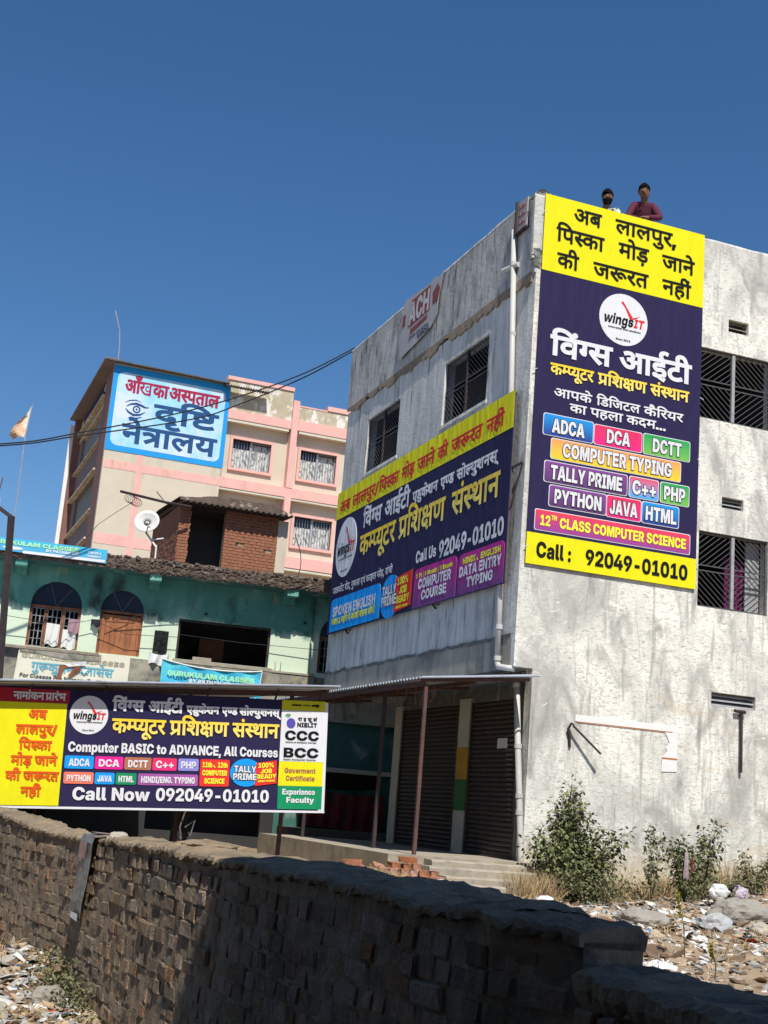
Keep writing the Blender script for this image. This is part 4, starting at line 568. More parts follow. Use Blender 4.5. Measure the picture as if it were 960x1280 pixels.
# ------------------------------------------------------------ ground
def sm(a, b, x):
    t = max(0.0, min(1.0, (x - a) / (b - a))); return t * t * (3 - 2 * t)
WNEAR = [(0.98, 16.4), (1.17, 12.7), (1.44, 10.7), (1.49, 10.45), (1.60, 8.9), (1.68, 6.1), (1.80, 5.0), (1.90, 3.9), (2.03, 3.55)]
WTOP = [1.30, 1.30, 1.22, 1.22, 1.27, 1.31, 1.31, 1.30, 1.30]
def wall_x(y):
    P = WNEAR
    if y >= P[0][1]: return P[0][0]
    if y <= P[-1][1]: return P[-1][0]
    for (x0, y0), (x1, y1) in zip(P, P[1:]):
        if y1 <= y <= y0: return x0 + (x1 - x0) * (y0 - y) / (y0 - y1)
def ground_z(x, y, bumps=True):
    side = sm(wall_x(y) + 0.1, wall_x(y) + 0.35, x) if y < 17 else 1.0
    left = 0.12 + 0.22 * exp(-((y - 10.3) ** 2) / 1.6 - ((x - 1.3) ** 2) / 0.5)
    right = 0.55 + 0.30 * sm(10, 13.5, x) * sm(12, 17, y) + 0.20 * sm(8.2, 6.9, x) * sm(5.2, 6.0, x) * sm(12, 15.5, y) - .06 * sm(5.6, 4.6, x) * sm(11, 15, y) - .25 * sm(17.3, 18.6, y) * sm(7.4, 6.9, x)
    z = left * (1 - side) + right * side
    if y > 17: z = 0.03 + (z - 0.03) * sm(-6, 0, x) if x < 0 else z
    if bumps and abs(x - 4) < 13 and -3 < y < 26:
        z += 0.07 * (noise.noise((x * 1.3, y * 1.3, 0.3))) + 0.035 * noise.noise((x * 4.5, y * 4.5, 1.7))
    return z
def axis(lo, hi, step, far):
    a = []; v = lo
    while v <= hi + 1e-6: a.append(v); v += step
    s = step; v = hi
    while v < far: s *= 1.45; v += s; a.append(v)
    s = step; v = lo; b = []
    while v > -far: s *= 1.45; v -= s; b.append(v)
    return b[::-1] + a
gx = axis(-3.0, 15.0, 0.11, 700); gy = axis(-1.5, 21.0, 0.11, 700)
mb = MB(); nx_ = len(gx)
mb.add([(x, y, ground_z(x, y)) for y in gy for x in gx],
       [(j * nx_ + i, j * nx_ + i + 1, (j + 1) * nx_ + i + 1, (j + 1) * nx_ + i) for j in range(len(gy) - 1) for i in range(nx_ - 1)])
struct('ground', mb, M_SOIL, smooth=True, origin=(0, 0, 0))

# ------------------------------------------------------------ tall building behind the camera that shades the near wall
bb = thing('apartment_block', 'plain five storey block standing behind the viewer', 'building', (-2.3, -7.0, 0))
mb = MB(); mb.box(-8, 3.3, -12, -2.5, -0.2, 14.0); mb.build('wall', mat('block plaster', (0.24, 0.20, 0.15)), bb)
lb = thing('added_sky_blocker', 'unseen low block added left of the viewer to darken the foreground', 'building', (-6.5, 1.5, 0))  # unseen block added to cut sky light on the foreground wall
mb = MB(); mb.box(-11, -2.2, -2.4, 6.2, -0.2, 8.5); mb.build('wall', mat('sky blocker plaster', (0.20, 0.16, 0.12)), lb)
for k in range(2):
    for j in range(3): mb = MB(); mb.box(-2.21, -2.17, -1.4 + j * 2.5, -.2 + j * 2.5, 1.0 + k * 3.2, 2.4 + k * 3.2); mb.build('window', M_GLASS, lb)
for k in range(4):
    for j in range(4):
        mb = MB(); mb.box(-6.8 + j * 2.7, -5.6 + j * 2.7, -2.51, -2.46, 1.0 + k * 3.1, 2.4 + k * 3.1); mb.build('window', M_GLASS, bb)

# ------------------------------------------------------------ the concrete building with the course banners
FR = lambda u, d, v: (u, 18.24 + d, v)         # front face: u = x
FL = lambda u, d, v: (9.05 + d, u, v)          # side face: u = y
cb = thing('concrete_building', 'unpainted three storey concrete building at the right with grille windows and roller shutters', 'building', (9.05, 18.24, 0.6))
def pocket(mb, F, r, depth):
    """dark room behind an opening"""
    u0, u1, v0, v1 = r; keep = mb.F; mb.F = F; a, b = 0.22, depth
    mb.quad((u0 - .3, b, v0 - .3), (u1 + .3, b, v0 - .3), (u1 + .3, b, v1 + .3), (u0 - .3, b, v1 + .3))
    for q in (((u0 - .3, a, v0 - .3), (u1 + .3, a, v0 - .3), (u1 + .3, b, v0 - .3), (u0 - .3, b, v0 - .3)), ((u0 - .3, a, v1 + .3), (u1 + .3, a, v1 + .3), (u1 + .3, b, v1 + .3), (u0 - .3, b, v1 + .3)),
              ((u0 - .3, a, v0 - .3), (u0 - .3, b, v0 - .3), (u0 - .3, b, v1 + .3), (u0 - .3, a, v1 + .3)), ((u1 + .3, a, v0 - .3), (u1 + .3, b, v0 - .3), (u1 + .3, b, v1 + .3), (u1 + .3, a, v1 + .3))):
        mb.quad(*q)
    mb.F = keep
def frame_faces(mb, F, r, big, a=0.22):
    """inner ring that closes the back of a thick wall round an opening"""
    u0, u1, v0, v1 = r; k = mb.F; mb.F = F; g = 0.3
    mb.box(u0 - g, u0, a - .002, a, v0 - g, v1 + g); mb.box(u1, u1 + g, a - .002, a, v0 - g, v1 + g)
    mb.box(u0, u1, a - .002, a, v0 - g, v0); mb.box(u0, u1, a - .002, a, v1, v1 + g); mb.F = k
RW = [(12.22, 13.78, 8.60, 9.88), (12.36, 13.76, 5.33, 6.62), (15.3, 16.8, 8.60, 9.88), (15.3, 16.8, 5.33, 6.62), (9.75, 11.2, 8.60, 9.88), (9.75, 11.2, 5.9, 6.9)]
RV = [(12.86, 13.28, 10.27, 10.50), (12.80, 13.24, 7.07, 7.27), (12.68, 13.55, 3.72, 3.95), (15.8, 16.3, 10.27, 10.50)]
LW = [(19.93, 21.87, 8.74, 9.98), (24.16, 26.05, 8.70, 9.94)]
rh = [rect(*r) for r in RW[:4] + RV]
mb = MB(FR); mb.plate(rect(9.05, 20.0, 3.95, 11.88), [h for h, r in zip(rh, RW[:4] + RV) if r[2] > 3.96], 0.0, 0.22)
mb.build('front_wall', M_WHITEWASH, cb)
# the low vent is cut by boxes of wall around it
mb2 = MB(FR)
mb2.plate(rect(9.38, 20.0, 0.3, 3.95), [rect(12.68, 13.55, 3.72, 3.94)], 0.0, 0.22); mb2.build('lower_front_wall', M_WHITEWASHLOW, cb)
mb = MB(FL); mb.plate(rect(18.462, 27.5, 3.95, 10.46), [rect(*r) for r in LW], 0.0, 0.22); mb.build('side_wall', M_GREYCEM, cb)
# rounded worn corner
mb = MB(); mb.box(9.052, 9.27, 18.242, 18.46, 3.952, 10.46); mb.build('corner_column', M_GREYCEM, cb)
# parapet storey of the side face stands a little proud, with a ragged lower edge
def ragged(mb, F, u0, u1, v, amp, step, d0, d1, top):
    keep = mb.F; mb.F = F; n = max(2, int((u1 - u0) / step)); P = []
    for i in range(n + 1):
        u = u0 + (u1 - u0) * i / n; P.append((u, v + amp * noise.noise((u * 1.7, 3.3, 0)) + amp * 0.7 * noise.noise((u * 7.0, 8.1, 0))))
    mb.plate([*P, (u1, top), (u0, top)], [], d0, d1); mb.F = keep
mb = MB(); ragged(mb, FL, 18.243, 27.52, 10.52, 0.10, 0.12, -0.03, 0.2, 11.98); mb.build('side_parapet', M_PARAPET, cb)
mb = MB(); ragged(mb, FL, 18.32, 27.51, 10.43, 0.13, 0.07, -0.036, 0.0, 10.56); mb.build('broken_plaster_edge', M_ROUGHCEM, cb)
def lump_top(F, u0, u1, v, d0, d1, amp=0.022, step=0.15, dr=.055):
    mb = MB(F); n = int((u1 - u0) / step); vs = []
    for i in range(n + 1):
        u = u0 + (u1 - u0) * i / n; a = amp * noise.noise((u * 2.1, 5.0, v)) * 1.6
        vs += [(u, d0 - .001, v - dr), (u, d0 + 0.004, v + a - .012), (u, (d0 + d1) / 2, v + a + 0.012), (u, d1 - .01, v + a - .02), (u, d1, v - dr)]
    fs = [(i * 5 + k, i * 5 + k + 1, i * 5 + 6 + k, i * 5 + 5 + k) for i in range(n) for k in range(4)]
    fs += [(0, 1, 2, 3, 4), tuple(n * 5 + k for k in (4, 3, 2, 1, 0))]
    mb.add(vs, fs); return mb
mb = lump_top(FR, 8.95, 20.0, 11.93, 0.0, 0.18); mb.build('front_parapet_top', M_WHITEWASH, cb, smooth=True)
mb = lump_top(FL, 18.235, 27.52, 12.02, -0.031, 0.16, 0.022); mb.build('side_parapet_top', M_PARAPET, cb, smooth=True)
mb = MB(); mb.box(8.955, 9.25, 18.232, 18.3, 10.75, 11.88); mb.build('corner_pier', M_WHITEWASH, cb)
mb = MB()                                               # blackened joint where the slab meets the corner
for k in range(9):
    t = k / 8; r = 0.05 + 0.03 * sin(k * 2.3)
    mb.add([(9.0 - .03 + rnd(-.03, .03), 18.225 + rnd(-.01, .01), 10.62 + .035 * k + rnd(-.02, .02)), (9.12 + rnd(0, .10), 18.222, 10.60 + .035 * k), (9.08, 18.218, 10.70 + .03 * k), (8.975, 18.32 + rnd(0, .15), 10.66 + .03 * k)], [(0, 1, 2), (0, 2, 3)])
mb.build('broken_corner_patch', M_MOULDSHADE, cb)
mb = MB(); mb.box(9.1, 19.9, 18.4, 27.4, 11.0, 11.15); mb.box(9.06, 19.9, 18.5, 27.45, 3.95, 4.12); mb.box(9.1, 19.9, 18.5, 27.4, 7.6, 7.7); mb.build('floor_slab', M_GREYCEM, cb)
mb = MB(); mb.box(9.1, 20, 27.3, 27.5, 3.96, 11.9); mb.box(19.8, 20, 18.5, 27.3, 0.3, 11.9); mb.build('rear_wall', M_GREYCEM, cb)
mb = MB(); mb.box(9.045, 9.3, 18.35, 27.48, 3.93, 4.42); mb.build('stained_beam', mat('damp stained plinth beam', (0.33, 0.31, 0.26), 0.93, 0.15, 1.5, stains=(((0.16, 0.155, 0.145), 1.5, 0.5, 0.65, 0.5), ((0.42, 0.40, 0.36), 5.0, 0.55, 0.7, 0.2))), cb)
mb = MB(); n = 60; vs = []
for i in range(n + 1):
    y = 18.4 + 9.05 * i / n; zz = 4.43 + 0.045 * noise.noise((y * 3.1, 0, 0)); vs += [(9.035, y, zz - .02), (9.03, y, zz + .03 + .04 * abs(noise.noise((y * 6, 4, 0)))), (9.06, y, zz + .03)]
mb.add(vs, [(i * 3 + k, i * 3 + k + 1, i * 3 + k + 4, i * 3 + k + 3) for i in range(n) for k in (0, 1)]); mb.build('damp_line', M_MOULDSHADE, cb)
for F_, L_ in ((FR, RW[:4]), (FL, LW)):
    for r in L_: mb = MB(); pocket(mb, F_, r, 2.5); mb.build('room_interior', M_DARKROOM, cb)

def grille(F, r, parent, d=0.05, nd=6, mull=True, m=M_IRON, mm=M_GREYIRON, flip=False, edge=None):
    u0, u1, v0, v1 = r; um = (u0 + u1) / 2; vm = (v0 + v1) / 2 + 0.02
    w = thing('window', None, None, (0, 0, 0)); w.parent = parent; w.matrix_parent_inverse = Matrix()
    w.location = wmat(parent).inverted() @ Vector(F(um, d, v0)); w.rotation_euler = (0, 0, 0)
    mb = MB(F); mb.box(u0, u1, d - .012, d + .012, v1 - .03, v1); mb.box(u0, u1, d - .012, d + .012, v0, v0 + .03)
    mb.box(u0, u0 + .03, d - .012, d + .012, v0 + .03, v1 - .03); mb.box(u1 - .03, u1, d - .012, d + .012, v0 + .03, v1 - .03)
    mb.box(u0 + .03, u1 - .03, d - .011, d + .011, vm + .035, vm + .055); mb.box(u0 + .03, u1 - .03, d - .011, d + .011, vm - .055, vm - .035)
    mb.build('frame', m, w)
    mb = MB(F); mb.box(um - .03, um + .03, d - .03, d + .02, v0 + .03, v1 - .03); mb.build('mullion', mm, w)
    mb = MB(F)
    for (a0, a1, b0, b1, s) in ((u0 + .03, um - .03, vm + .055, v1 - .03, 1), (um + .03, u1 - .03, vm + .055, v1 - .03, -1), (u0 + .03, um - .03, v0 + .03, vm - .055, -1), (um + .03, u1 - .03, v0 + .03, vm - .055, 1)):
        W, H = a1 - a0, b1 - b0; sl = 0.82
        n = nd + 2; c0, c1 = -sl * W, H
        for k in range(1, n + 3):
            c = c0 + (c1 - c0) * k / (n + 3)
            # line z = c + sl * x clipped to the cell
            xs = max(0, -c / sl); xe = min(W, (H - c) / sl)
            if xe - xs < .05: continue
            p = [(xs, c + sl * xs), (xe, c + sl * xe)]
            if s < 0: p = [(W - x, z) for x, z in p]
            mb.bar((a0 + p[0][0], d, b0 + p[0][1]), (a0 + p[1][0], d, b0 + p[1][1]), 0.011)
    mb.build('grille_bars', m, w)
    return w
grille(FR, RW[2], cb); grille(FR, RW[3], cb)
w1 = grille(FR, RW[0], cb); w2 = grille(FR, RW[1], cb)
w3 = grille(FL, LW[0], cb, d=0.055, mm=M_DARKRUST, nd=8); w4 = grille(FL, LW[1], cb, d=0.055, mm=M_DARKRUST, nd=8)
for r, w_ in zip(LW, (w3, w4)): mb = MB(FL); mb.box(r[0] - .05, r[1] + .05, -.02, .0, r[2] - .07, r[2] - .005); mb.build('sill', M_WHITEWASH, w_)
w2['label'] = 'lower front window with a purple curtain behind the grille'
mb = MB(FR); n = 26; vs = []                              # curtain hanging in folds
for i in range(n + 1):
    u = 13.10 + 0.52 * i / n; dd = 0.34 + 0.035 * sin(i * 1.3) + .02 * sin(i * 2.9)
    vs += [(u, dd, 5.36), (u, dd + .01 * sin(i), 5.9), (u, dd, 6.28 + .03 * sin(i * .9))]
mb.add(vs, [(i * 3 + k, i * 3 + k + 1, i * 3 + k + 4, i * 3 + k + 3) for i in range(n) for k in (0, 1)])
mb.build('curtain', mat('purple curtain cloth', (0.17, 0.02, 0.10), 0.85, 0.3, 7.0, stains=(((0.30, 0.05, 0.20), 10.0, 0.52, 0.62, 1.0),)), w2)
mb = MB(FR); mb.box(13.46, 13.74, 0.222, 0.25, 5.34, 6.6); mb.build('inner_board', M_GREYIRON, w2)
for r in RV[:4]:
    v = thing('vent', None, None, (0, 0, 0)); v.parent = cb; v.location = wmat(cb).inverted() @ Vector(FR(r[0], 0.06, r[2]))
    mb = MB(FR); mb.box(r[0] - .02, r[1] + .02, 0.19, 0.2, r[2] - .02, r[3] + .02); mb.build('vent_back', M_DARKROOM, v)
    n = 3
    for k in range(n):
        z = r[2] + (k + .5) * (r[3] - r[2]) / n - .012
        mb = MB(FR); mb.add([(r[0], .05, z - .02), (r[1], .05, z - .02), (r[1], .13, z + .03), (r[0], .13, z + .03), (r[0], .05, z - .008), (r[1], .05, z - .008), (r[1], .13, z + .042), (r[0], .13, z + .042)],
            [(0, 1, 2, 3), (4, 7, 6, 5), (0, 4, 5, 1), (3, 2, 6, 7)]); mb.build('louvre', M_GREYIRON if r[0] < 12.85 else M_ROUGHCEM, v)
# signboard remains, holder iron and pipe stub on the front wall
mb = MB(FR)
mb.box(10.17, 12.05, -.012, 0.0, 3.215, 3.315)
mb.add([(11.80, -.012, 3.212), (12.05, -.012, 3.212), (12.05, -.012, 2.59), (11.76, -.012, 2.57), (11.77, -.012, 2.80), (11.86, -.012, 2.90), (11.83, -.012, 2.96), (11.90, -.012, 3.04), (11.86, -.012, 3.12)], [(0, 1, 2, 3, 4, 5, 6, 7, 8)])
mb.build('sign_remnant', M_WHITEPAINT, cb)
mb = MB(FR); mb.box(11.77, 12.05, -.016, -.0125, 2.775, 2.80); mb.box(10.2, 11.95, -.014, -.0122, 3.20, 3.213); mb.build('sign_remnant_stripe', mat('orange rust', (0.5, 0.16, 0.05)), cb)
ir = thing('iron_bracket', 'bent black iron bracket with a slanting leg on the front wall beside the white remnant', 'bracket', FR(10.08, 0, 2.8))
mb = MB(FR); mb.tube([(10.09, -.015, 2.80), (10.07, -.03, 2.95), (10.03, -.05, 3.08), (10.07, -.08, 3.17), (10.10, -.10, 3.14)], 0.022, 6); mb.build('loop', M_DARKRUST, ir)
mb = MB(FR); mb.bar((10.09, -.10, 3.13), (10.54, -.20, 2.735), 0.028); mb.build('leg', M_DARKRUST, ir)
pp = thing('pipe_stub', 'thin dark vertical pipe with a T end fixed under the low vent', 'pipe', FR(13.24, 0, 2.68))
mb = MB(FR); mb.tube([(13.25, -.05, 2.68), (13.24, -.05, 3.64)], 0.025, 8); mb.build('stem', M_DARKRUST, pp)
mb = MB(FR); mb.tube([(13.10, -.06, 3.67), (13.31, -.05, 3.665)], 0.03, 8); mb.tube([(13.24, -.05, 3.60), (13.24, 0.0, 3.60)], 0.02, 6); mb.build('tee', M_DARKRUST, pp)

# shop front under the overhang
FS = lambda u, d, v: (9.42 + d, u, v)
mb = MB(FS); mb.box(18.36, 18.66, -.005, .3, 0.5, 3.94); mb.box(23.58, 23.90, 0.1, .3, 0.9, 3.94); mb.box(18.66, 23.5, .0, .3, 3.52, 3.94); mb.build('shop_wall', M_MOULDSHADE, cb)  # dark material paints in the shade under the canopy
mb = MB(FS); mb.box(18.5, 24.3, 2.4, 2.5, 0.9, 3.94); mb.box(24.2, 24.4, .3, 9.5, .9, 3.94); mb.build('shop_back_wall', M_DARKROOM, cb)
for y0, y1 in ((20.50, 20.94), (23.62, 23.96)):
    pl = thing('pillar', None, None, (0, 0, 0)); pl.parent = cb; pl.location = wmat(cb).inverted() @ Vector(FS((y0 + y1) / 2, 0, 1.05))
    mb = MB(FS); mb.box(y0, y1, -.02, .25, 1.0, 3.60); mb.build('shaft', M_PILLAR, pl)
    if y0 < 21:
        mb = MB(FS); mb.box(y0 - .003, y1 + .003, -.023, .1, 2.24, 2.78); mb.build('ochre_band', M_OCHRE, pl)
        mb = MB(FS); mb.box(y0 - .003, y1 + .003, -.023, .1, 1.72, 2.239); mb.build('green_band', M_GREENBAND, pl)
for y0, y1, lab in ((18.66, 20.48, 'right roller shutter with a paper notice on it'), (20.98, 23.60, 'left roller shutter behind the canopy post')):
    sh = thing('roller_shutter', None, None, (0, 0, 0)); sh.parent = cb; sh.location = wmat(cb).inverted() @ Vector(FS((y0 + y1) / 2, 0, 1.05)); sh['label'] = lab
    n = 32; H = (3.52 - 1.06) / n; sme = None
    for k in range(n):
        z = 1.06 + H * k
        if sme is None:
            mb = MB(FS); W = y1 - y0 - .01; c = (y0 + y1) / 2
            prof = [(0.045, 0), (0.02, H * .12), (0.008, H * .45), (0.02, H * .8), (0.045, H * .9), (0.045, H)]
            vs = [(u, d, z + h) for u in (y0 + .005, y1 - .005) for d, h in prof]
            mb.add(vs, [(i, i + 1, i + 7, i + 6) for i in range(5)])
            sme = mb.build('slat', M_SHUTTER, sh)
        else:
            c = sme.copy(); COL.objects.link(c); c.parent = sh; c.location = sme.location + Vector((0, 0, H * k))
    mb = MB(FS); mb.box(y0, y0 + .05, -.01, .06, 1.05, 3.52); mb.box(y1 - .05, y1, -.01, .06, 1.05, 3.52); mb.box(y0 + .05, y1 - .05, .0, .05, 1.02, 1.07); mb.build('guide_rail', M_SHUTTER, sh)
    if y0 < 19:
        mb = MB(FS); mb.box(19.05, 19.40, -.006, .004, 2.74, 2.90); mb.build('paper_notice', M_PAPER, sh)
# plinth and the steps up to the shutters
mb = MB(); mb.box(7.0, 9.45, 17.72, 24.4, 0.3, 1.03); mb.box(9.45, 9.7, 18.5, 24.4, .3, 1.028); mb.build('plinth', M_STEP, cb)
stp = thing('entrance_steps', 'worn cement steps going up to the roller shutters', 'steps', (8.2, 17.3, 0.75))
for (x0, x1, y0, y1, z1) in ((7.55, 9.2, 17.42, 17.715, 1.0), (7.35, 9.0, 17.02, 17.415, 0.92), (7.45, 8.5, 16.66, 17.015, 0.82), (7.5, 8.2, 16.36, 16.655, 0.74)):
    mb = MB(); n = 10
    vs = []
    for i in range(n + 1):
        x = x0 + (x1 - x0) * i / n; j = .015 * noise.noise((x * 5, y0 * 3, 0)) ; vs += [(x, y0 + j * 2, .4), (x, y0 + j, z1 - .02 + j), (x, y0 + .03, z1 + j * .5), (x, y1, z1), (x, y1, .4)]
    fs = [(i * 5 + k, i * 5 + k + 1, i * 5 + 6 + k, i * 5 + 5 + k) for i in range(n) for k in range(4)] + [(0, 4, 3, 2, 1), tuple(n * 5 + k for k in (0, 1, 2, 3, 4))]
    mb.add(vs, fs); mb.build('step', M_STEP, stp)

# drain pipes
def pipe(name, label, runs, r, clamps, F=None):
    t = thing(name, label, 'pipe', runs[0][0])
    for k, run in enumerate(runs):
        mb = MB(); mb.tube(run, r, 12); mb.build('pipe_length', M_PVC, t, smooth=True)
    for c in clamps:
        mb = MB(); mb.tube([(c[0], c[1], c[2] - .035), (c[0], c[1], c[2] + .035)], r * 1.22, 12); mb.build('collar', M_PVC, t)
    return t
dp = pipe('drain_pipe', 'white drain pipe running down the upper side wall behind the wide banner', [[(8.965, 19.0, 11.55), (8.985, 18.78, 8.6), (8.985, 18.74, 5.2), (8.985, 18.68, 4.02)], [(8.985, 18.68, 4.02), (8.985, 18.62, 3.96), (9.0, 18.40, 3.93), (9.1, 18.30, 3.92)]], 0.048,
          [(8.967, 18.95, 10.9), (8.985, 18.86, 9.6), (8.985, 18.70, 4.6), (8.985, 18.69, 4.1)])
mb = MB(); mb.tube([(8.90, 19.22, 10.86), (8.967, 18.95, 10.86), (9.0, 18.82, 10.86)], 0.045, 10); mb.build('side_branch', M_PVC, dp)
pipe('drain_pipe', 'white drain pipe standing at the corner beside the right roller shutter', [[(9.30, 18.60, 3.74), (9.30, 18.42, 2.66), (9.31, 18.16, 1.15), (9.31, 18.12, 0.85)]], 0.05, [(9.30, 18.60, 3.70), (9.30, 18.43, 2.75), (9.30, 18.30, 2.0), (9.30, 18.26, 1.75)])

# ------------------------------------------------------------ banners
b1 = thing('course_banner', 'tall dark blue and yellow banner hanging down the front wall under the two men', 'banner', (9.15, 18.2, 5.60))
panel(b1, 'cloth', rrect(-0.02, 3.14, -0.01, 6.34, 0.01), P_NAVY, 0.0, -0.012)
panel(b1, 'print_area', rect(-0.02, 3.14, 4.97, 6.34), P_YELLOW, 0.004, 0.0)
panel(b1, 'print_area', rect(-0.02, 3.14, -0.01, 0.50), P_YELLOW, 0.004, 0.0)
for t, u0, u1, v, h in (('अब', .54, 1.06, 5.965, .235), ('लालपुर,', 1.34, 2.55, 5.965, .235), ('पिस्का', .22, 1.13, 5.545, .24), ('मोड़', 1.42, 2.01, 5.545, .24), ('जाने', 2.29, 2.94, 5.525, .24),
                        ('की', .26, .66, 5.088, .24), ('जरूरत', .95, 2.02, 5.078, .24), ('नहीं', 2.31, 2.88, 5.075, .24)):
    letters(b1, t, u0, u1, v, h, P_BLACK, bold=.008)
logo(b1, 1.57, 4.41, .47, .46)
for t, u0, u1 in (('विंग्स', .22, 1.37), ('आईटी', 1.54, 2.93)): letters(b1, t, u0, u1, 3.53, .32, P_WHITE, bold=.018)
for t, u0, u1 in (('कम्प्यूटर', .24, 1.04), ('प्रशिक्षण', 1.13, 2.06), ('संस्थान', 2.14, 2.90)): letters(b1, t, u0, u1, 3.194, .18, P_GOLD, bold=.008)
for t, u0, u1 in (('आपके', .33, 1.03), ('डिजिटल', 1.12, 1.95), ('कैरियर', 2.03, 2.80)): letters(b1, t, u0, u1, 2.82, .137, P_WHITE, bold=.005)
letters(b1, 'का पहला कदम...', .63, 2.46, 2.605, .137, P_WHITE, bold=.005)
for t, a, m, b, cap in (('ADCA', (.17, 1.08, 2.15, 2.50), B_BLUE, (.32, .92), 0), ('DCA', (1.11, 2.01, 2.15, 2.48), B_PINKRED, (1.34, 1.78), 0), ('DCTT', (2.05, 2.95, 2.15, 2.49), B_GREEN, (2.22, 2.78), 0),
        ('COMPUTER TYPING', (.33, 2.78, 1.77, 2.10), B_ORANGE, (.54, 2.60), 0), ('TALLY PRIME', (.23, 1.76, 1.37, 1.71), B_PURPLE, (.34, 1.66), 0), ('C++', (1.81, 2.36, 1.37, 1.71), B_CPP, (1.86, 2.31), 0), ('PHP', (2.41, 2.96, 1.37, 1.71), B_GREEN, (2.47, 2.88), 0),
        ('PYTHON', (.34, 1.38, .98, 1.32), B_PURPLE, (.43, 1.29), 0), ('JAVA', (1.40, 2.04, .97, 1.32), B_PINKRED, (1.45, 1.97), 0), ('HTML', (2.07, 2.77, .97, 1.32), B_BLUE, (2.13, 2.72), 0)):
    badge(b1, *a, m, edge=P_WHITE)
    letters(b1, t, b[0], b[1], a[2] + .05, .235, P_WHITE, d=.018, bold=.016, outline=P_BLACK, ow=.013)
badge(b1, .11, 3.0, .56, .885, B_REDPURP, edge=P_WHITE, r=.03)
letters(b1, '12', .20, .375, .635, .17, P_LEMON, d=.016, bold=.009)
letters(b1, 'TH', .395, .49, .745, .08, P_LEMON, d=.016, bold=.005)
letters(b1, 'CLASS COMPUTER SCIENCE', .55, 2.92, .635, .17, P_LEMON, d=.016, bold=.009)
letters(b1, 'Call :', .16, .78, .115, .25, P_BLACK, bold=.014); letters(b1, '92049-01010', 1.05, 2.97, .115, .25, P_BLACK, bold=.016)
mb = MB(); 
for (x, z) in ((-.06, 6.0), (-.07, 3.2), (-.05, .25), (3.2, 3.3), (3.19, .4), (3.18, 2.2)): mb.tube([(x, -.005, z), (x + (.07 if x < 0 else -.07), -.006, z + .03)], .006, 4)
mb.build('tie_string', M_WHITEPAINT, b1, local=True)

b2 = thing('course_banner', 'wide dark blue banner with a yellow top strip mounted on the side wall', 'banner', (8.93, 27.75, 5.29), (0, 0, -pi / 2))
panel(b2, 'cloth', [(0.47, 0.0), (9.22, -0.01), (9.24, 3.22), (0.43, 3.20)], P_NAVY, 0.0, -0.012)
panel(b2, 'print_area', [(0.44, 2.58), (9.236, 2.58), (9.24, 3.22), (0.43, 3.20)], P_YELLOW, 0.004, 0.0)
mb = MB(); mb.box(.44, 9.24, .014, .05, -.005, .03); mb.box(.44, 9.24, .014, .05, 3.15, 3.19); mb.box(.44, .48, .014, .05, .03, 3.15); mb.box(9.19, 9.23, .014, .05, .03, 3.15); mb.build('mounting_frame', M_IRON, b2, local=True)
mb = MB()
for x in (1.6, 6.3, 9.23): mb.bar((x, .03, 1.9 if x > 9 else 0), (x + .22 if x > 9 else x, .1, 1.95 if x > 9 else -.08), .03); mb.bar((x, .03, 1.2 if x > 9 else 0), (x + .22 if x > 9 else x + .15, .1, 1.93 if x > 9 else -.02), .02)
mb.build('strut', M_DARKRUST, b2, local=True)
for t, u0, u1 in (('अब', .66, 1.32), ('लालपुर/', 1.49, 3.04), ('पिस्का', 3.1, 4.19), ('मोड़', 4.36, 5.0), ('जाने', 5.17, 5.98), ('की', 6.14, 6.59), ('जरूरत', 6.77, 8.05), ('नहीं', 8.23, 8.9)): letters(b2, t, u0, u1, 2.705, .23, P_RED, bold=.012)
for t, u0, u1 in (('विंग्स', 2.29, 3.37), ('आईटी', 3.57, 4.87)): letters(b2, t, u0, u1, 2.09, .31, P_WHITE, bold=.016)
for t, u0, u1 in (('एडुकेशन', 5.04, 6.24), ('एण्ड', 6.38, 6.97), ('सोल्युशनस्', 7.09, 8.78)): letters(b2, t, u0, u1, 2.13, .175, P_WHITE, bold=.012)
for t, u0, u1 in (('कम्प्यूटर', 2.21, 4.23), ('प्रशिक्षण', 4.42, 6.66), ('संस्थान', 6.96, 8.88)): letters(b2, t, u0, u1, 1.50, .41, P_GOLD, bold=.016)
letters(b2, 'Call Us', 5.44, 6.39, .86, .225, P_WHITE, bold=.016); letters(b2, '92049-01010', 6.52, 9.13, .80, .31, P_WHITE, bold=.026)
letters(b2, 'पालकोट रोड, गुमला एवं करहल मोड़, रांची', .67, 4.25, .865, .13, P_WHITE, bold=.004)
logo(b2, 1.29, 1.84, .66, .66)
badge(b2, .62, 3.66, .02, .74, B_BRIGHTBLUE, r=.14, only_top=True)
letters(b2, 'SPOKEN ENGLISH', .81, 3.42, .345, .21, P_WHITE, d=.016, bold=.018)
letters(b2, 'केवल 3 महीने में अंग्रेजी बोलना सीखें', .80, 3.43, .165, .12, P_LEMON, d=.016, bold=.006)
panel(b2, 'badge', oval(4.22, .385, .52, .43), B_BRIGHTBLUE, .008, 0.0)
panel(b2, 'badge', [(4.46, .04), (5.30, .10), (5.31, .78), (4.47, .72)], B_RED, .010, .004)
letters(b2, 'TALLY', 3.80, 4.54, .435, .18, P_WHITE, d=.016, bold=.016, outline=P_BLACK, ow=.014); letters(b2, 'PRIME', 3.79, 4.57, .215, .20, P_WHITE, d=.016, bold=.016, outline=P_BLACK, ow=.014)
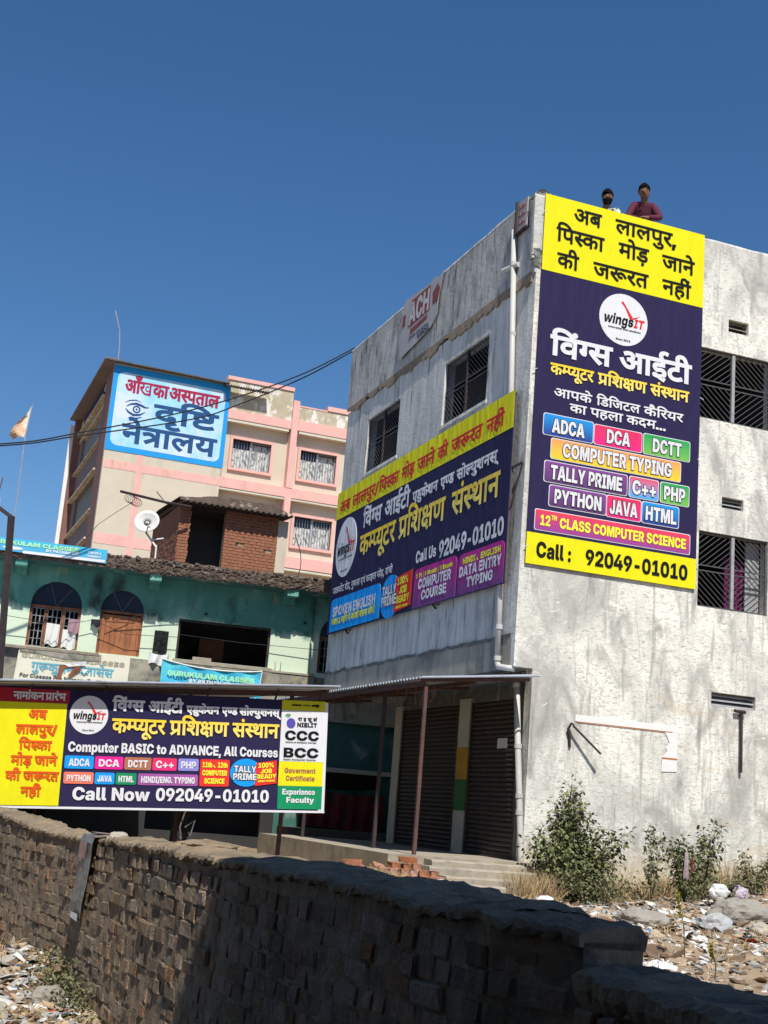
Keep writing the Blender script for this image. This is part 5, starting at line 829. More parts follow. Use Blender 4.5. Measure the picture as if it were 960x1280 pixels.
letters(b2, '100%', 4.60, 5.13, .56, .14, P_LEMON, d=.016, bold=.01); letters(b2, 'JOB', 4.71, 5.11, .375, .14, P_LEMON, d=.016, bold=.01); letters(b2, 'READY', 4.6, 5.24, .20, .14, P_LEMON, d=.016, bold=.01); letters(b2, 'DIRECT COURSE', 4.6, 5.2, .10, .05, P_LEMON, d=.016, bold=.004)
badge(b2, 5.42, 7.35, .0, .74, B_MAGENTA, r=.14, only_top=True); badge(b2, 7.42, 9.20, .0, .71, B_MAGENTA, r=.14, only_top=True)
letters(b2, '1 Yr / 6 Month / 3 Month', 5.54, 7.19, .56, .085, P_LEMON, d=.016, bold=.005)
letters(b2, 'COMPUTER', 5.66, 7.14, .34, .19, P_WHITE, d=.016, bold=.014); letters(b2, 'COURSE', 5.84, 6.97, .12, .18, P_WHITE, d=.016, bold=.014)
letters(b2, 'HINDI & ENGLISH', 7.62, 9.08, .52, .11, P_LEMON, d=.016, bold=.008); letters(b2, 'DATA ENTRY', 7.50, 9.13, .31, .18, P_WHITE, d=.016, bold=.014); letters(b2, 'TYPING', 7.82, 8.84, .10, .17, P_WHITE, d=.016, bold=.014)

b3 = thing('course_banner', 'dark blue banner with a yellow left column hanging from the canopy above the brick wall', 'banner', (1.50, 16.5, 1.315), (0, -radians(3.5), 0))
panel(b3, 'cloth', [(-.04, -.01), (4.07, -.02), (4.08, 1.385), (-.09, 1.40)], P_NAVY, 0.0, -0.012)
panel(b3, 'white_hem', [(-.04, -.035), (4.09, -.045), (4.09, -.018), (-.04, -.008)], P_WHITE, 0.002, -0.008)
panel(b3, 'white_hem', [(4.0, -.02), (4.085, -.02), (4.10, 1.375), (4.045, 1.375)], P_WHITE, 0.004, -0.008)
panel(b3, 'print_area', [(-.04, .0), (.70, .0), (.725, 1.22), (-.085, 1.22)], P_YELLOW, 0.004, 0.0)
panel(b3, 'print_area', [(-.085, 1.223), (.745, 1.223), (.75, 1.38), (-.09, 1.39)], P_DKRED, 0.004, 0.0)
letters(b3, 'नामांकन', .08, .44, 1.257, .084, P_WHITE, bold=.004); letters(b3, 'प्रारंभ', .46, .70, 1.257, .084, P_WHITE, bold=.004)
for t, u0, u1, v in (('अब', .28, .49, 1.03), ('लालपुर/', .14, .62, .85), ('पिस्का', .19, .57, .66), ('मोड़ जाने', .11, .65, .48), ('की जरूरत', .06, .68, .295), ('नहीं', .25, .48, .113)): letters(b3, t, u0, u1, v, .10, P_ORRED, bold=.006)
logo(b3, .995, 1.095, .235, .235)
for t, u0, u1 in (('विंग्स', 1.28, 1.67), ('आईटी', 1.73, 2.16)): letters(b3, t, u0, u1, 1.165, .125, P_WHITE, bold=.008)
for t, u0, u1 in (('एडुकेशन', 2.21, 2.63), ('एण्ड', 2.67, 2.87), ('सोल्युशनस्', 2.90, 3.45)): letters(b3, t, u0, u1, 1.17, .085, P_WHITE, bold=.006)
for t, u0, u1 in (('कम्प्यूटर', 1.29, 1.95), ('प्रशिक्षण', 2.01, 2.76), ('संस्थान', 2.82, 3.43)): letters(b3, t, u0, u1, .895, .165, P_GOLD, bold=.007)
letters(b3, 'Computer BASIC to ADVANCE, All Courses', .77, 3.43, .648, .118, P_WHITE, bold=.009)
for t, a, m in (('ADCA', (.74, 1.09, .445, .60), B_BRIGHTBLUE), ('DCA', (1.105, 1.45, .447, .60), B_HOTPINK), ('DCTT', (1.465, 1.80, .447, .60), B_BROWN), ('C++', (1.815, 2.12, .447, .60), B_PINKRED), ('PHP', (2.14, 2.40, .45, .60), B_LILAC),
                ('PYTHON', (.74, 1.10, .265, .405), B_SALMON), ('JAVA', (1.115, 1.355, .265, .405), B_BRIGHTBLUE), ('HTML', (1.37, 1.625, .265, .405), B_DKGREEN), ('HINDI/ENG. TYPING', (1.645, 2.40, .265, .405), B_MAUVE)):
    badge(b3, *a, m, r=.02, d=.005, edge=None)
    g = (a[1] - a[0]) * (.13 if len(t) > 4 else .17)
    letters(b3, t, a[0] + g * (.4 if len(t) > 8 else .8), a[1] - g * (.4 if len(t) > 8 else .8), a[2] + .03, a[3] - a[2] - .065, P_WHITE, d=.014, bold=.006)
badge(b3, 2.42, 2.80, .265, .60, B_RED, r=.02)
for t, u0, u1, v in (('11th & 12th', 2.45, 2.77, .50), ('COMPUTER', 2.45, 2.77, .40), ('SCIENCE', 2.48, 2.74, .30)): letters(b3, t, u0, u1, v, .065, P_LEMON, d=.014, bold=.004)
panel(b3, 'badge', oval(3.02, .445, .21, .175), B_BRIGHTBLUE, .008, 0.0); panel(b3, 'badge', [(3.14, .28), (3.43, .32), (3.42, .61), (3.15, .57)], B_RED, .010, .004)
letters(b3, 'TALLY', 2.86, 3.15, .45, .08, P_WHITE, d=.016, bold=.008, outline=P_BLACK, ow=.008); letters(b3, 'PRIME', 2.85, 3.16, .355, .08, P_WHITE, d=.016, bold=.008, outline=P_BLACK, ow=.008)
for t, u0, u1, v, h in (('100%', 3.18, 3.38, .51, .06), ('JOB', 3.21, 3.36, .44, .055), ('READY', 3.17, 3.42, .37, .055), ('DIRECT COURSE', 3.18, 3.40, .33, .022)): letters(b3, t, u0, u1, v, h, P_LEMON, d=.016, bold=.004, rise=.06)
letters(b3, 'Call Now', .86, 1.80, .072, .152, P_WHITE, bold=.012); letters(b3, '092049-01010', 1.88, 3.33, .078, .152, P_WHITE, bold=.013)
panel(b3, 'print_area', [(3.45, .0), (4.045, .0), (4.05, .29), (3.45, .29)], B_DKGREEN, 0.006, 0.0)
panel(b3, 'print_area', [(3.45, .292), (4.05, .292), (4.052, .60), (3.455, .60)], P_YELLOW, 0.006, 0.0)
panel(b3, 'print_area', [(3.455, .602), (4.052, .602), (4.06, 1.255), (3.465, 1.255)], P_WHITE, 0.006, 0.0)
panel(b3, 'print_area', [(3.465, 1.257), (4.06, 1.257), (4.065, 1.385), (3.468, 1.385)], P_OLIVE, 0.006, 0.0)
panel(b3, 'arrow', [(3.60, 1.315), (3.73, 1.315), (3.73, 1.335), (3.60, 1.335)], P_BLACK, .010, .006); panel(b3, 'arrow', [(3.87, 1.313), (3.94, 1.313), (3.94, 1.298), (3.985, 1.325), (3.94, 1.352), (3.94, 1.337), (3.87, 1.337)], P_BLACK, .010, .006)
letters(b3, '1st floor', 3.75, 3.85, 1.315, .025, P_BLACK, d=.01, bold=.001)
panel(b3, 'emblem', oval(3.595, 1.09, .06, .065), vinyl('violet emblem print', (0.10, 0.08, 0.40)), .010, .006)
mb = MB()
for k in range(3): mb.add([(3.54 + .05 * cos(a) + .02 * k * 0, -.012, 1.155 + .03 * k * 0 + (.02 + .02 * k) * sin(a)) if False else (3.555 + (.02 + .017 * k) * cos(a), -.012, 1.15 + (.02 + .017 * k) * sin(a)) for a in (.9, 1.3, 1.7, 2.1, 2.5)] + [(3.555 + (.028 + .017 * k) * cos(a), -.012, 1.15 + (.028 + .017 * k) * sin(a)) for a in (2.5, 2.1, 1.7, 1.3, .9)], [tuple(range(10))])
mb.build('emblem_arc', B_GREEN, b3, local=True)
letters(b3, 'रा इ सू सं', 3.69, 3.95, 1.125, .04, P_BLACK, d=.011, bold=.002)
for t, u0, u1, v, h, m, bo in (('NIELIT', 3.68, 3.95, 1.046, .055, P_BLACK, .005), ('CCC', 3.52, 3.98, .874, .12, P_BLACK, .014), ('Course on Computer Concept', 3.53, 3.95, .838, .02, P_BLACK, .001),
        ('BCC', 3.51, 3.98, .655, .12, P_BLACK, .014), ('Basic Computer Course', 3.51, 3.95, .617, .02, P_BLACK, .001), ('Goverment', 3.53, 3.95, .458, .062, B_BROWN, .003), ('Certificate', 3.55, 3.94, .36, .062, B_BROWN, .003),
        ('Experience', 3.51, 3.95, .183, .07, P_WHITE, .007), ('Faculty', 3.57, 3.94, .081, .07, P_WHITE, .007)): letters(b3, t, u0, u1, v, h, m, d=.011, bold=bo)

# small torn notice and the corner notice on the concrete building
P_FADEDRED = mat('faded red print', (0.25, 0.065, 0.065), 0.85, 0.3, 5.0); P_PALEGREY = mat('pale grey print', (0.55, 0.54, 0.54), 0.85, 0.1); P_FADEDBLUE = mat('faded navy print', (0.07, 0.08, 0.14), 0.85, 0.1)
ab = thing('torn_banner', 'small torn white and red notice hanging on the side parapet', 'banner', (8.97, 24.3, 10.70), (0, 0, -pi / 2))
mb = MB(); mb.plate([(.12, .05), (.5, .10), (1.1, .16), (1.75, .26), (2.0, .42), (2.05, .85), (2.22, 1.28), (1.95, 1.22), (1.75, 1.30), (1.6, 1.24), (1.0, 1.28), (.3, 1.33), (.12, 1.28), (.16, .9), (.05, .5)], [], -.008, .0)
mb.build('cloth', mat('faded notice cloth', (0.42, 0.41, 0.41), 0.8, 0.15, 2.0, stains=(((0.40, 0.38, 0.42), 3.0, 0.5, 0.65, 1.0),)), ab, local=True)
panel(ab, 'red_box', [(.55, .62), (1.62, .66), (1.58, 1.20), (.60, 1.20)], P_FADEDRED, .011, .009)
letters(ab, 'ACH', .50, 1.56, .68, .46, P_PALEGREY, d=.014, bold=.05, outline=P_FADEDRED, ow=.03)
panel(ab, 'red_box', [(.62, .44), (1.50, .50), (1.50, .60), (.62, .56)], P_FADEDRED, .011, .009)
letters(ab, 'JOIN US NOW', .55, 1.6, .33, .07, P_FADEDBLUE, d=.014, bold=.004); letters(ab, 'RANCHI', 1.05, 1.65, .22, .10, P_FADEDBLUE, d=.014, bold=.008)
mb = MB(); mb.add([(1.75, -.012, .72), (2.0, -.012, .70), (2.08, -.012, .95), (1.95, -.012, 1.1), (1.72, -.012, .98)], [(0, 1, 2, 3, 4)]); mb.build('red_patch', P_FADEDRED, ab, local=True)
mb = MB(); mb.add([(.14, -.012, .75), (.3, -.012, .72), (.3, -.012, 1.0), (.16, -.012, 1.0)], [(0, 1, 2, 3)]); mb.build('red_patch', P_FADEDRED, ab, local=True)
cs = thing('small_signboard', 'small framed notice with red marks near the top corner of the side parapet', 'sign', (8.985, 18.90, 11.42), (0, 0, -pi / 2))
mb = MB(); mb.plate(rect(0.0, .36, .05, .58), [], -.02, .0); mb.build('board', mat('weathered notice board', (0.42, 0.38, 0.36), 0.8), cs, local=True)
mb = MB(); mb.box(-.03, .0, -.06, .02, .0, .62); mb.box(0, .37, -.04, .02, .0, .04); mb.build('frame', M_DARKRUST, cs, local=True)
mb = MB()
for k in range(3):
    z = .14 + .15 * k; mb.box(.05, .30, -.026, -.021, z, z + .025); mb.box(.05, .08, -.026, -.021, z + .025, z + .09); mb.box(.17, .20, -.026, -.021, z + .025, z + .08)
mb.build('red_marks', P_FADEDRED, cs, local=True)

# ------------------------------------------------------------ canopies
def corrugated(p00, p10, p01, p11, pitch, amp, thick=0.008, sub=6):
    """sheet between four corners; ribs run from the 0 edge to the 1 edge, waves go along the edge"""
    A, B, C, D = map(Vector, (p00, p10, p01, p11)); L = (B - A).length; n = int(L / pitch * sub); mb = MB()
    up = (B - A).cross(C - A).normalized(); up = up if up.z > 0 else -up
    vs = []
    for i in range(n + 1):
        t = i / n; h = amp * sin(2 * pi * t * L / pitch)
        for P, Q in ((A, B), (C, D)):
            p = P.lerp(Q, t) + up * h; vs += [p + up * thick, p - up * thick]
    fs = []
    for i in range(n):
        a = i * 4; b = a + 4; fs += [(a, b, b + 2, a + 2), (a + 1, a + 3, b + 3, b + 1), (a, a + 1, b + 1, b), (a + 2, b + 2, b + 3, a + 3)]
    mb.add(vs, fs); return mb
ca = thing('shop_canopy', 'corrugated tin canopy on rusty posts in front of the roller shutters', 'canopy', (7.43, 17.95, 1.03))
for k in range(4):
    y0, y1 = 17.9 + 2.3 * k, 17.9 + 2.3 * (k + 1) + .05
    corrugated((7.40, y0, 3.57 + .012 * k), (7.40, y1, 3.57 + .012 * k + .012), (9.24, y0, 3.80 + .004 * k), (9.24, y1, 3.80 + .004 * k), 0.125, 0.018).build('sheet', M_TIN, ca)
mb = MB(); mb.bar((7.47, 17.98, 3.50), (7.47, 27, 3.56), .06, .07); mb.build('beam', M_RUST, ca)
mb = MB(); mb.bar((8.3, 17.98, 3.61), (8.3, 27, 3.66), .05, .06); mb.build('beam', M_RUST, ca)
for y in (17.98, 20.2, 22.5, 24.8): mb = MB(); mb.bar((7.42, y, 3.535), (9.2, y, 3.74), .05, .045); mb.build('rafter', M_RUST, ca)
mb = MB(); mb.tube([(7.36, 17.88, 3.565), (9.32, 17.86, 3.80)], 0.014, 6); mb.build('edge_flashing', M_TIN, ca)
for x, y, m in ((7.50, 17.98, M_RUST), (7.60, 19.9, M_DARKRUST), (7.60, 23.6, M_DARKRUST)):
    mb = MB(); mb.box(x - .026, x + .026, y - .026, y + .026, 1.02, 3.50); mb.build('post', m, ca)
mb = MB()
for k in range(16):
    y = 18.6 + k * .35 + rnd(-.1, .1); z = 3.42 + rnd(-.05, .05); mb.tube([(7.9, y, z + .12), (7.9 + rnd(-.05, .05), y + rnd(-.05, .05), z - .02), (7.9 + rnd(-.08, .08), y + rnd(-.05, .05), z - .12 - rnd(0, .1))], .008, 4)
mb.build('hanging_string', mat('dry garland', (0.25, 0.10, 0.06)), ca)
cf = thing('front_canopy', 'long low canopy over the yard carrying the banner with the yellow column', 'canopy', (3.6, 16.7, 0.8))
Za = lambda x: 2.62 + (x + 0.2) * 0.089
corrugated((-4.0, 16.30, Za(-4)), (-4.0, 30.9, Za(-4) + .5), (5.56, 16.30, Za(5.56)), (5.56, 29.7, Za(5.56) + .35), 0.125, 0.016, sub=4).build('sheet', M_TIN, cf)
mb = MB(); mb.bar((-4, 16.6, Za(-4) - .07), (5.5, 16.6, Za(5.5) - .07), .05, .07); mb.build('beam', M_RUST, cf)
mb = MB(); mb.bar((-4, 20.5, Za(-4) + .1), (5.5, 20.5, Za(5.5) + .1), .05, .07); mb.build('beam', M_RUST, cf)
mb = MB(); mb.bar((5.5, 16.55, Za(5.5) - .04), (5.5, 28, Za(5.5) + .44), .05, .06); mb.build('beam', M_RUST, cf)
mb = MB(); mb.tube([(-4, 16.28, Za(-4) + .012), (5.58, 16.28, Za(5.58) + .012)], .014, 6); mb.build('edge_flashing', M_TIN, cf)
for x, y in ((3.82, 17.2), (5.22, 17.2), (1.6, 17.2), (-1.2, 17.2), (4.5, 20.5), (2.4, 20.5)):
    mb = MB(); mb.box(x - .024, x + .024, y - .024, y + .024, 0.3, Za(x) - .03 + (y - 17.2) * .04); mb.build('post', M_RUST if y < 18 else M_DARKRUST, cf)
mb = MB()
for x in (1.7, 2.6, 3.9, 4.8, 5.4): mb.bar((x, 16.46, Za(x) - .03), (x - .02, 16.52, 1.315 + 1.39 + (x - 1.5) * .061 - .02), .02)
mb.build('banner_hanger', M_DARKRUST, cf)
tb = thing('dark_ribbon', 'shredded black plastic strips tied to a canopy post behind the brick wall', 'plastic', (3.86, 17.1, 1.0))
mb = MB()
for k in range(14):
    x = 3.88 + rnd(-.03, .03); z = 1.46; pts = [(x, 17.1, z)]
    for j in range(5): pts.append((x + rnd(-.07, .09), 17.1 + rnd(-.05, .02), z - .09 * (j + 1)))
    mb.tube(pts, .009, 4)
mb.build('strips', M_CABLE, tb)
mb = MB(); mb.tube([(3.98, 17.08, 1.52), (3.88, 17.06, 1.38), (3.84, 17.07, 1.2), (3.87, 17.05, 1.05)], .012, 4); mb.tube([(3.9, 17.05, 1.2), (4.02, 17.03, 1.3), (3.98, 17.05, 1.1)], .01, 4); mb.build('pale_strip', M_WHITEPAINT, tb)

# ------------------------------------------------------------ the teal house
A8 = radians(-8)
def FH(u, d, v): return (9.1 + u * cos(A8) - d * sin(A8), 29.5 + u * sin(A8) + d * cos(A8), v)
ho = thing('teal_house', 'teal limewashed two storey house with arched windows and a crumbling dark roof edge', 'house', FH(0, 0, 0.8), (0, 0, A8))
Wn = arch(-6.31, -5.17, 4.60, 5.555); Dn = arch(-4.75, -3.77, 4.60, 5.60); Bn = rect(-2.95, -.79, 4.65, 5.58); Wm = arch(.38, 1.5, 4.66, 5.53)
mb = MB(FH); mb.plate(rect(-14, .17, 4.545, 6.46), [Wn, Dn, Bn, arch(-9.6, -8.5, 4.6, 5.555)], 0.0, 0.2)
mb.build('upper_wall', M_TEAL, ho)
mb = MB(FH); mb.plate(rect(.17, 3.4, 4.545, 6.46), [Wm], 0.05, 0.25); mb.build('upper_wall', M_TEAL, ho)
mb = MB(FH); mb.plate(rect(-14, .30, 3.55, 4.54), [], -.15, 0.1); mb.plate(rect(.305, 3.4, 3.55, 4.54), [], -.02, 0.1); mb.build('balcony_wall', M_MOULD, ho)
mb = MB(FH); mb.box(-6.85, -4.66, -.30, -.152, 4.50, 4.56); mb.build('ledge', M_ROUGHCEM, ho)
mb = MB(FH); mb.box(-3.0, -.7, -.16, .0, 4.55, 4.63); mb.box(-.7, .3, -.17, .0, 4.545, 4.59); mb.build('broken_sill', M_STEP, ho)
mb = MB(FH)
for u in (-4.72, -.62, -.5): mb.tube([(u, -.1, 4.55), (u + rnd(-.03, .03), -.12, 4.80)], .008, 4)
mb.build('rebar', M_RUST, ho)
# eave slab and its ragged sooty masonry edge
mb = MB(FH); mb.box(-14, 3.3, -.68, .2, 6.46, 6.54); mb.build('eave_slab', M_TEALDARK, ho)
mb = MB(FH); mb.box(-14, 3.3, .2, 9.0, 6.47, 6.80); mb.build('roof', M_PARBRICK, ho)
for k, u in enumerate((-9.2, -6.6, -3.62, -.45, 2.6)):
    mb = MB(FH); mb.box(u - .13, u + .13, -.66, .0, 6.30, 6.459); mb.box(u - .12, u + .12, -.3, .0, 6.18, 6.30); mb.build('bracket', M_TEALUP, ho)
mb = MB(FH); n = 520; vs = []
for i in range(n + 1):
    u = -14 + 14.55 * i / n
    r = lambda s, q: noise.noise((u * s, q, 0.5))
    lo = 6.45 + .035 * r(3, 1) + .03 * r(14, 2); hi = 6.78 + .035 * r(1.5, 3) + .02 * r(12, 4) - .14 * sm(-8, -14, u)
    vs += [(u, -.55, lo + .02), (u, -.70 + .02 * r(9, 5), lo), (u, -.72 + .02 * r(6, 6), lo + .10), (u, -.70 + .025 * r(11, 7), lo + .2), (u, -.69 + .02 * r(8, 9), hi - .05), (u, -.62, hi), (u, -.40, hi - .01), (u, -.35, 6.5)]
mb.add(vs, [(i * 8 + k, i * 8 + k + 1, i * 8 + 9 + k, i * 8 + 8 + k) for i in range(n) for k in range(7)]); mb.build('roof_edge', M_PARBRICK, ho)
mb = MB(FH)                                              # bricks and stones of the edge, pieces too small to pick apart
for k in range(1300):
    u = rnd(-9.5, .5); z = rnd(6.47, 6.78); s = rnd(.010, .034); a_ = rnd(-.5, .5); c_ = [(u + s * (x_ * 1.7 * cos(a_) - y_ * sin(a_)), z + s * (x_ * 1.7 * sin(a_) + y_ * cos(a_))) for x_, y_ in ((-1, -.6), (.8, -.7), (1.1, .5), (-.7, .7))]
    d_ = -.722 - rnd(0, .022); mb.add([(p_[0], d_, p_[1]) for p_ in c_] + [(p_[0], -.66, p_[1]) for p_ in c_], [(0, 1, 2, 3), (0, 4, 5, 1), (1, 5, 6, 2), (2, 6, 7, 3), (3, 7, 4, 0)])
mb.build('edge_rubble', M_PARBRICK, ho, kind='stuff')
mb = MB(FH); mb.box(.55, 3.3, -.66, -.3, 6.54, 6.82); mb.build('dark_parapet', M_MOULDSHADE, ho)
# ground floor
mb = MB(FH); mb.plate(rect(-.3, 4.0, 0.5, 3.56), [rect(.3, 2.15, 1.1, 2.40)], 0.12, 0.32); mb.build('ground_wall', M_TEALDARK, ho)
mb = MB(FH); mb.plate(rect(-14, -.302, 0.4, 3.56), [rect(-3.2, -.6, .8, 2.6), rect(-7.5, -5.4, .8, 2.9)], 0.12, 0.32); mb.build('shade_painted_ground_wall', mat('shade darkened shop front', (0.035, 0.035, 0.035)), ho)  # near black colour stands in for the shade under the canopy
mb = MB(FH); mb.box(.1, 2.4, -.02, .12, 2.40, 2.50); mb.build('lintel', M_PILLAR, ho)
mb = MB(FH); mb.box(-.2, 3.2, -1.4, .12, .4, 1.10); mb.build('veranda_floor', mat('shade darkened veranda cement', (0.13, 0.115, 0.095), 0.95, 0.3, 3.0), ho)  # colour darkened so the floor front looks shaded
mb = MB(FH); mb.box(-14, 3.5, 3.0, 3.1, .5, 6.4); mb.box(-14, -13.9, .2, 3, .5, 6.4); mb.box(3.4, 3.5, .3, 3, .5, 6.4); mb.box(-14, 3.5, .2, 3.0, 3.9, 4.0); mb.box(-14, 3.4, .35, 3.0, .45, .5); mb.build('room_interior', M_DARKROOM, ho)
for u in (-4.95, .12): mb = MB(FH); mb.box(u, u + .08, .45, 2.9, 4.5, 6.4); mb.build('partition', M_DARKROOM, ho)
mb = MB(FH); mb.box(-2.3, -1.7, 1.6, 1.7, 4.5, 5.35); mb.build('inner_door', M_WOOD, ho)
def folds(F, u0, u1, v0, v1, d, amp, waves, n=40, rows=6, sag=0.0):
    mb = MB(F); vs = []
    for i in range(n + 1):
        t = i / n
        for j in range(rows + 1):
            s = j / rows; vs.append((u0 + (u1 - u0) * t, d + amp * sin(2 * pi * waves * t + s * 1.5) * (0.4 + .6 * s), v1 - sag * 4 * t * (1 - t) * (1 - s) + (v0 - v1) * s + .03 * sin(7 * t) * s))
    r = rows + 1
    mb.add(vs, [(i * r + j, i * r + j + 1, (i + 1) * r + j + 1, (i + 1) * r + j) for i in range(n) for j in range(rows)]); return mb
ct = folds(FH, .28, 2.2, 1.13, 1.92, -.25, .035, 6).build('patterned_cloth', mat('dark red patterned cloth', (0.16, 0.022, 0.028), 0.9, 0.3, 6.0, stains=(((0.06, 0.045, 0.03), 4.0, 0.52, 0.60, 1.0),)))
tag(ct, 'dark red patterned cloth hung across the shaded shop opening', 'cloth')
cg = folds(FH, .22, 2.15, 1.75, 2.12, -.15, .03, 3, sag=.12).build('green_cloth', mat('dark green cloth', (0.015, 0.10, 0.075), 0.9, 0.3, 5.0)); tag(cg, 'dark green cloth hung above the red patterned cloth', 'cloth')
# arched window with its frames, bars and cloth
def arched_window(u0, u1, v0, vs_, posts, fan, label=None, dd=.08):
    t = thing('arched_window', None, None, (0, 0, 0)); t.parent = ho; t.location = wmat(ho).inverted() @ Vector(FH(u0, dd, v0))
    if label: t['label'] = label
    c = (u0 + u1) / 2; r = (u1 - u0) / 2
    mb = MB(FH); mb.box(u0, u0 + .055, dd - .03, dd + .03, v0, vs_); mb.box(u1 - .055, u1, dd - .03, dd + .03, v0, vs_); mb.box(u0 + .055, u1 - .055, dd - .03, dd + .03, vs_ - .06, vs_); mb.build('frame', M_WOOD, t)
    for p in posts: mb = MB(FH); mb.box(p - .035, p + .035, dd - .028, dd + .028, v0, vs_ - .06); mb.build('post', M_WOOD, t)
    mb = MB(FH); mb.plate(arch(u0, u1, vs_, vs_ + .001, 12), [], dd + .01, dd + .016); mb.build('fanlight_glass', M_GLASS, t)
    mb = MB(FH)
    for a in fan: mb.bar((c, dd, vs_), (c + r * cos(a), dd, vs_ + r * sin(a)), .018)
    mb.build('fanlight_bar', M_IRON, t)
    return t
def cage(u0, u1, v0, v1, t, d=.09):
    mb = MB(FH); n = 3; W = (u1 - u0) / n
    for k in range(n + 1): mb.bar((u0 + W * k, d, v0), (u0 + W * k, d, v1), .012)
    rows = int((v1 - v0) / .16)
    for j in range(rows + 1):
        z = v0 + (v1 - v0) * j / rows; o = W * .5 * (j % 2)
        mb.bar((u0 + o * .3, d, z), (u1 - o * .3, d, z), .012)
        if j < rows: mb.bar((u0 + W * (1 + j % 2), d - .01, z), (u0 + W * (1 + j % 2), d - .01, z + (v1 - v0) / rows), .02)
    mb.build('cage_bars', M_GREYIRON, t)
t = arched_window(-6.31, -5.17, 4.60, 5.555, (-5.94, -5.56), (1.9, .95))
for a, b in ((-6.25, -5.98), (-5.90, -5.60), (-5.52, -5.23)): cage(a, b, 4.62, 5.48, t)
cl = folds(FH, -5.90, -5.60, 4.66, 5.16, .03, .03, 2, n=16).build('white_cloth', M_PAPER); tag(cl, 'white cloth hung in the middle opening of the left arched window', 'cloth', 'cloths at the left arched window')
cl = folds(FH, -5.53, -5.22, 4.62, 5.05, .02, .03, 2, n=16).build('white_cloth', M_PAPER); tag(cl, 'white cloth hung in the right opening of the left arched window', 'cloth', 'cloths at the left arched window')
cl = folds(FH, -5.42, -5.18, 4.98, 5.30, -.03, .03, 1.5, n=14).build('lilac_cloth', mat('lilac cloth', (0.36, 0.22, 0.26), 0.9)); tag(cl, 'lilac cloth hung at the right edge of the left arched window', 'cloth')
t = arched_window(-4.75, -3.77, 4.60, 5.60, (), (2.1, 1.05), 'arched doorway closed by an orange brown board')
mb = MB(FH); mb.box(-4.69, -3.83, .04, .07, 4.55, 5.50); mb.build('door_board', M_DOORWOOD, t)
mb = MB(FH)
for k in range(7):
    u = -4.6 + k * .12; mb.bar((u, .03, 4.6 + rnd(.1, .3)), (u, .03, 5.35 + rnd(-.1, .05)), .008)
mb.bar((-4.62, .03, 5.34), (-3.95, .03, 5.37), .008); mb.bar((-4.6, .028, 5.05), (-4.1, .028, 5.33), .01); mb.build('door_groove', M_WOOD, t)
t = arched_window(.38, 1.5, 4.66, 5.53, (.8,), (1.57,), dd=.12); cage(.44, .77, 4.7, 5.45, t, .13); cage(.83, 1.4, 4.7, 5.45, t, .13)
mb = MB(FH); mb.box(-2.95, -2.90, .04, .12, 4.65, 5.58); mb.box(-.84, -.79, .04, .12, 4.65, 5.58); mb.box(-2.90, -.84, .04, .12, 5.53, 5.58); mb.build('opening_frame', M_DARKRUST, ho)
mb = MB(FH); mb.box(-2.55, -2.12, -.05, .1, 4.64, 4.73); mb.build('sill_block', M_STEP, ho)
for u, z in ((-2.35, 5.75), (.0, 5.8)):
    mb = MB(FH); mb.box(u - .04, u + .04, -.004, .0, z - .03, z + .03); mb.build('wall_hole', M_CABLE, ho)
cl = folds(FH, -3.48, -3.16, 4.72, 5.24, -.10, .05, 1.6, n=16).build('black_cloth', mat('black cloth', (0.012, 0.012, 0.014), 0.9, 0.3, 8.0)); tag(cl, 'black cloth hanging on the wall left of the wide opening', 'cloth')
cl = folds(FH, -4.93, -4.72, 5.18, 5.34, -.10, .03, 1, n=10).build('black_rag', mat('dark rag', (0.02, 0.02, 0.022), 0.9)); tag(cl, 'small black rag hanging on the line beside the brown door', 'cloth')
cl = folds(FH, -3.55, -3.1, 4.45, 4.72, -.22, .06, 2, n=16, sag=.05).build('white_bundle', M_PAPER); tag(cl, 'white cloth bundle lying over the balcony wall beneath the black cloth', 'cloth')
mb = MB(FH); mb.tube([(-7.0, -.3, 5.2), (-5.6, -.25, 5.12), (-4.9, -.2, 5.30), (-4.1, -.2, 5.06), (-2.95, -.2, 5.12)], .008, 4)
tag(mb.build('clothes_line', M_CABLE), 'thin dark clothes line strung across the teal wall', 'line')
mb = MB(FH); mb.tube([(-4.4, -.12, 5.35), (-3.2, -.25, 5.75), (-2.7, -.35, 5.95)], .01, 4); mb.tube([(-2.75, -.35, 5.62), (-2.68, -.36, 5.98)], .01, 4); tag(mb.build('slanting_wire', M_CABLE), 'dark slanting wire from the brown door up to the roof eave', 'wire')
mb = MB(FH); mb.tube([(-2.9, -.1, 5.2), (-1.5, -.1, 5.16), (1.2, -.2, 5.18)], .008, 4); tag(mb.build('clothes_line', M_CABLE), 'thin clothes line crossing the wide dark opening', 'line')

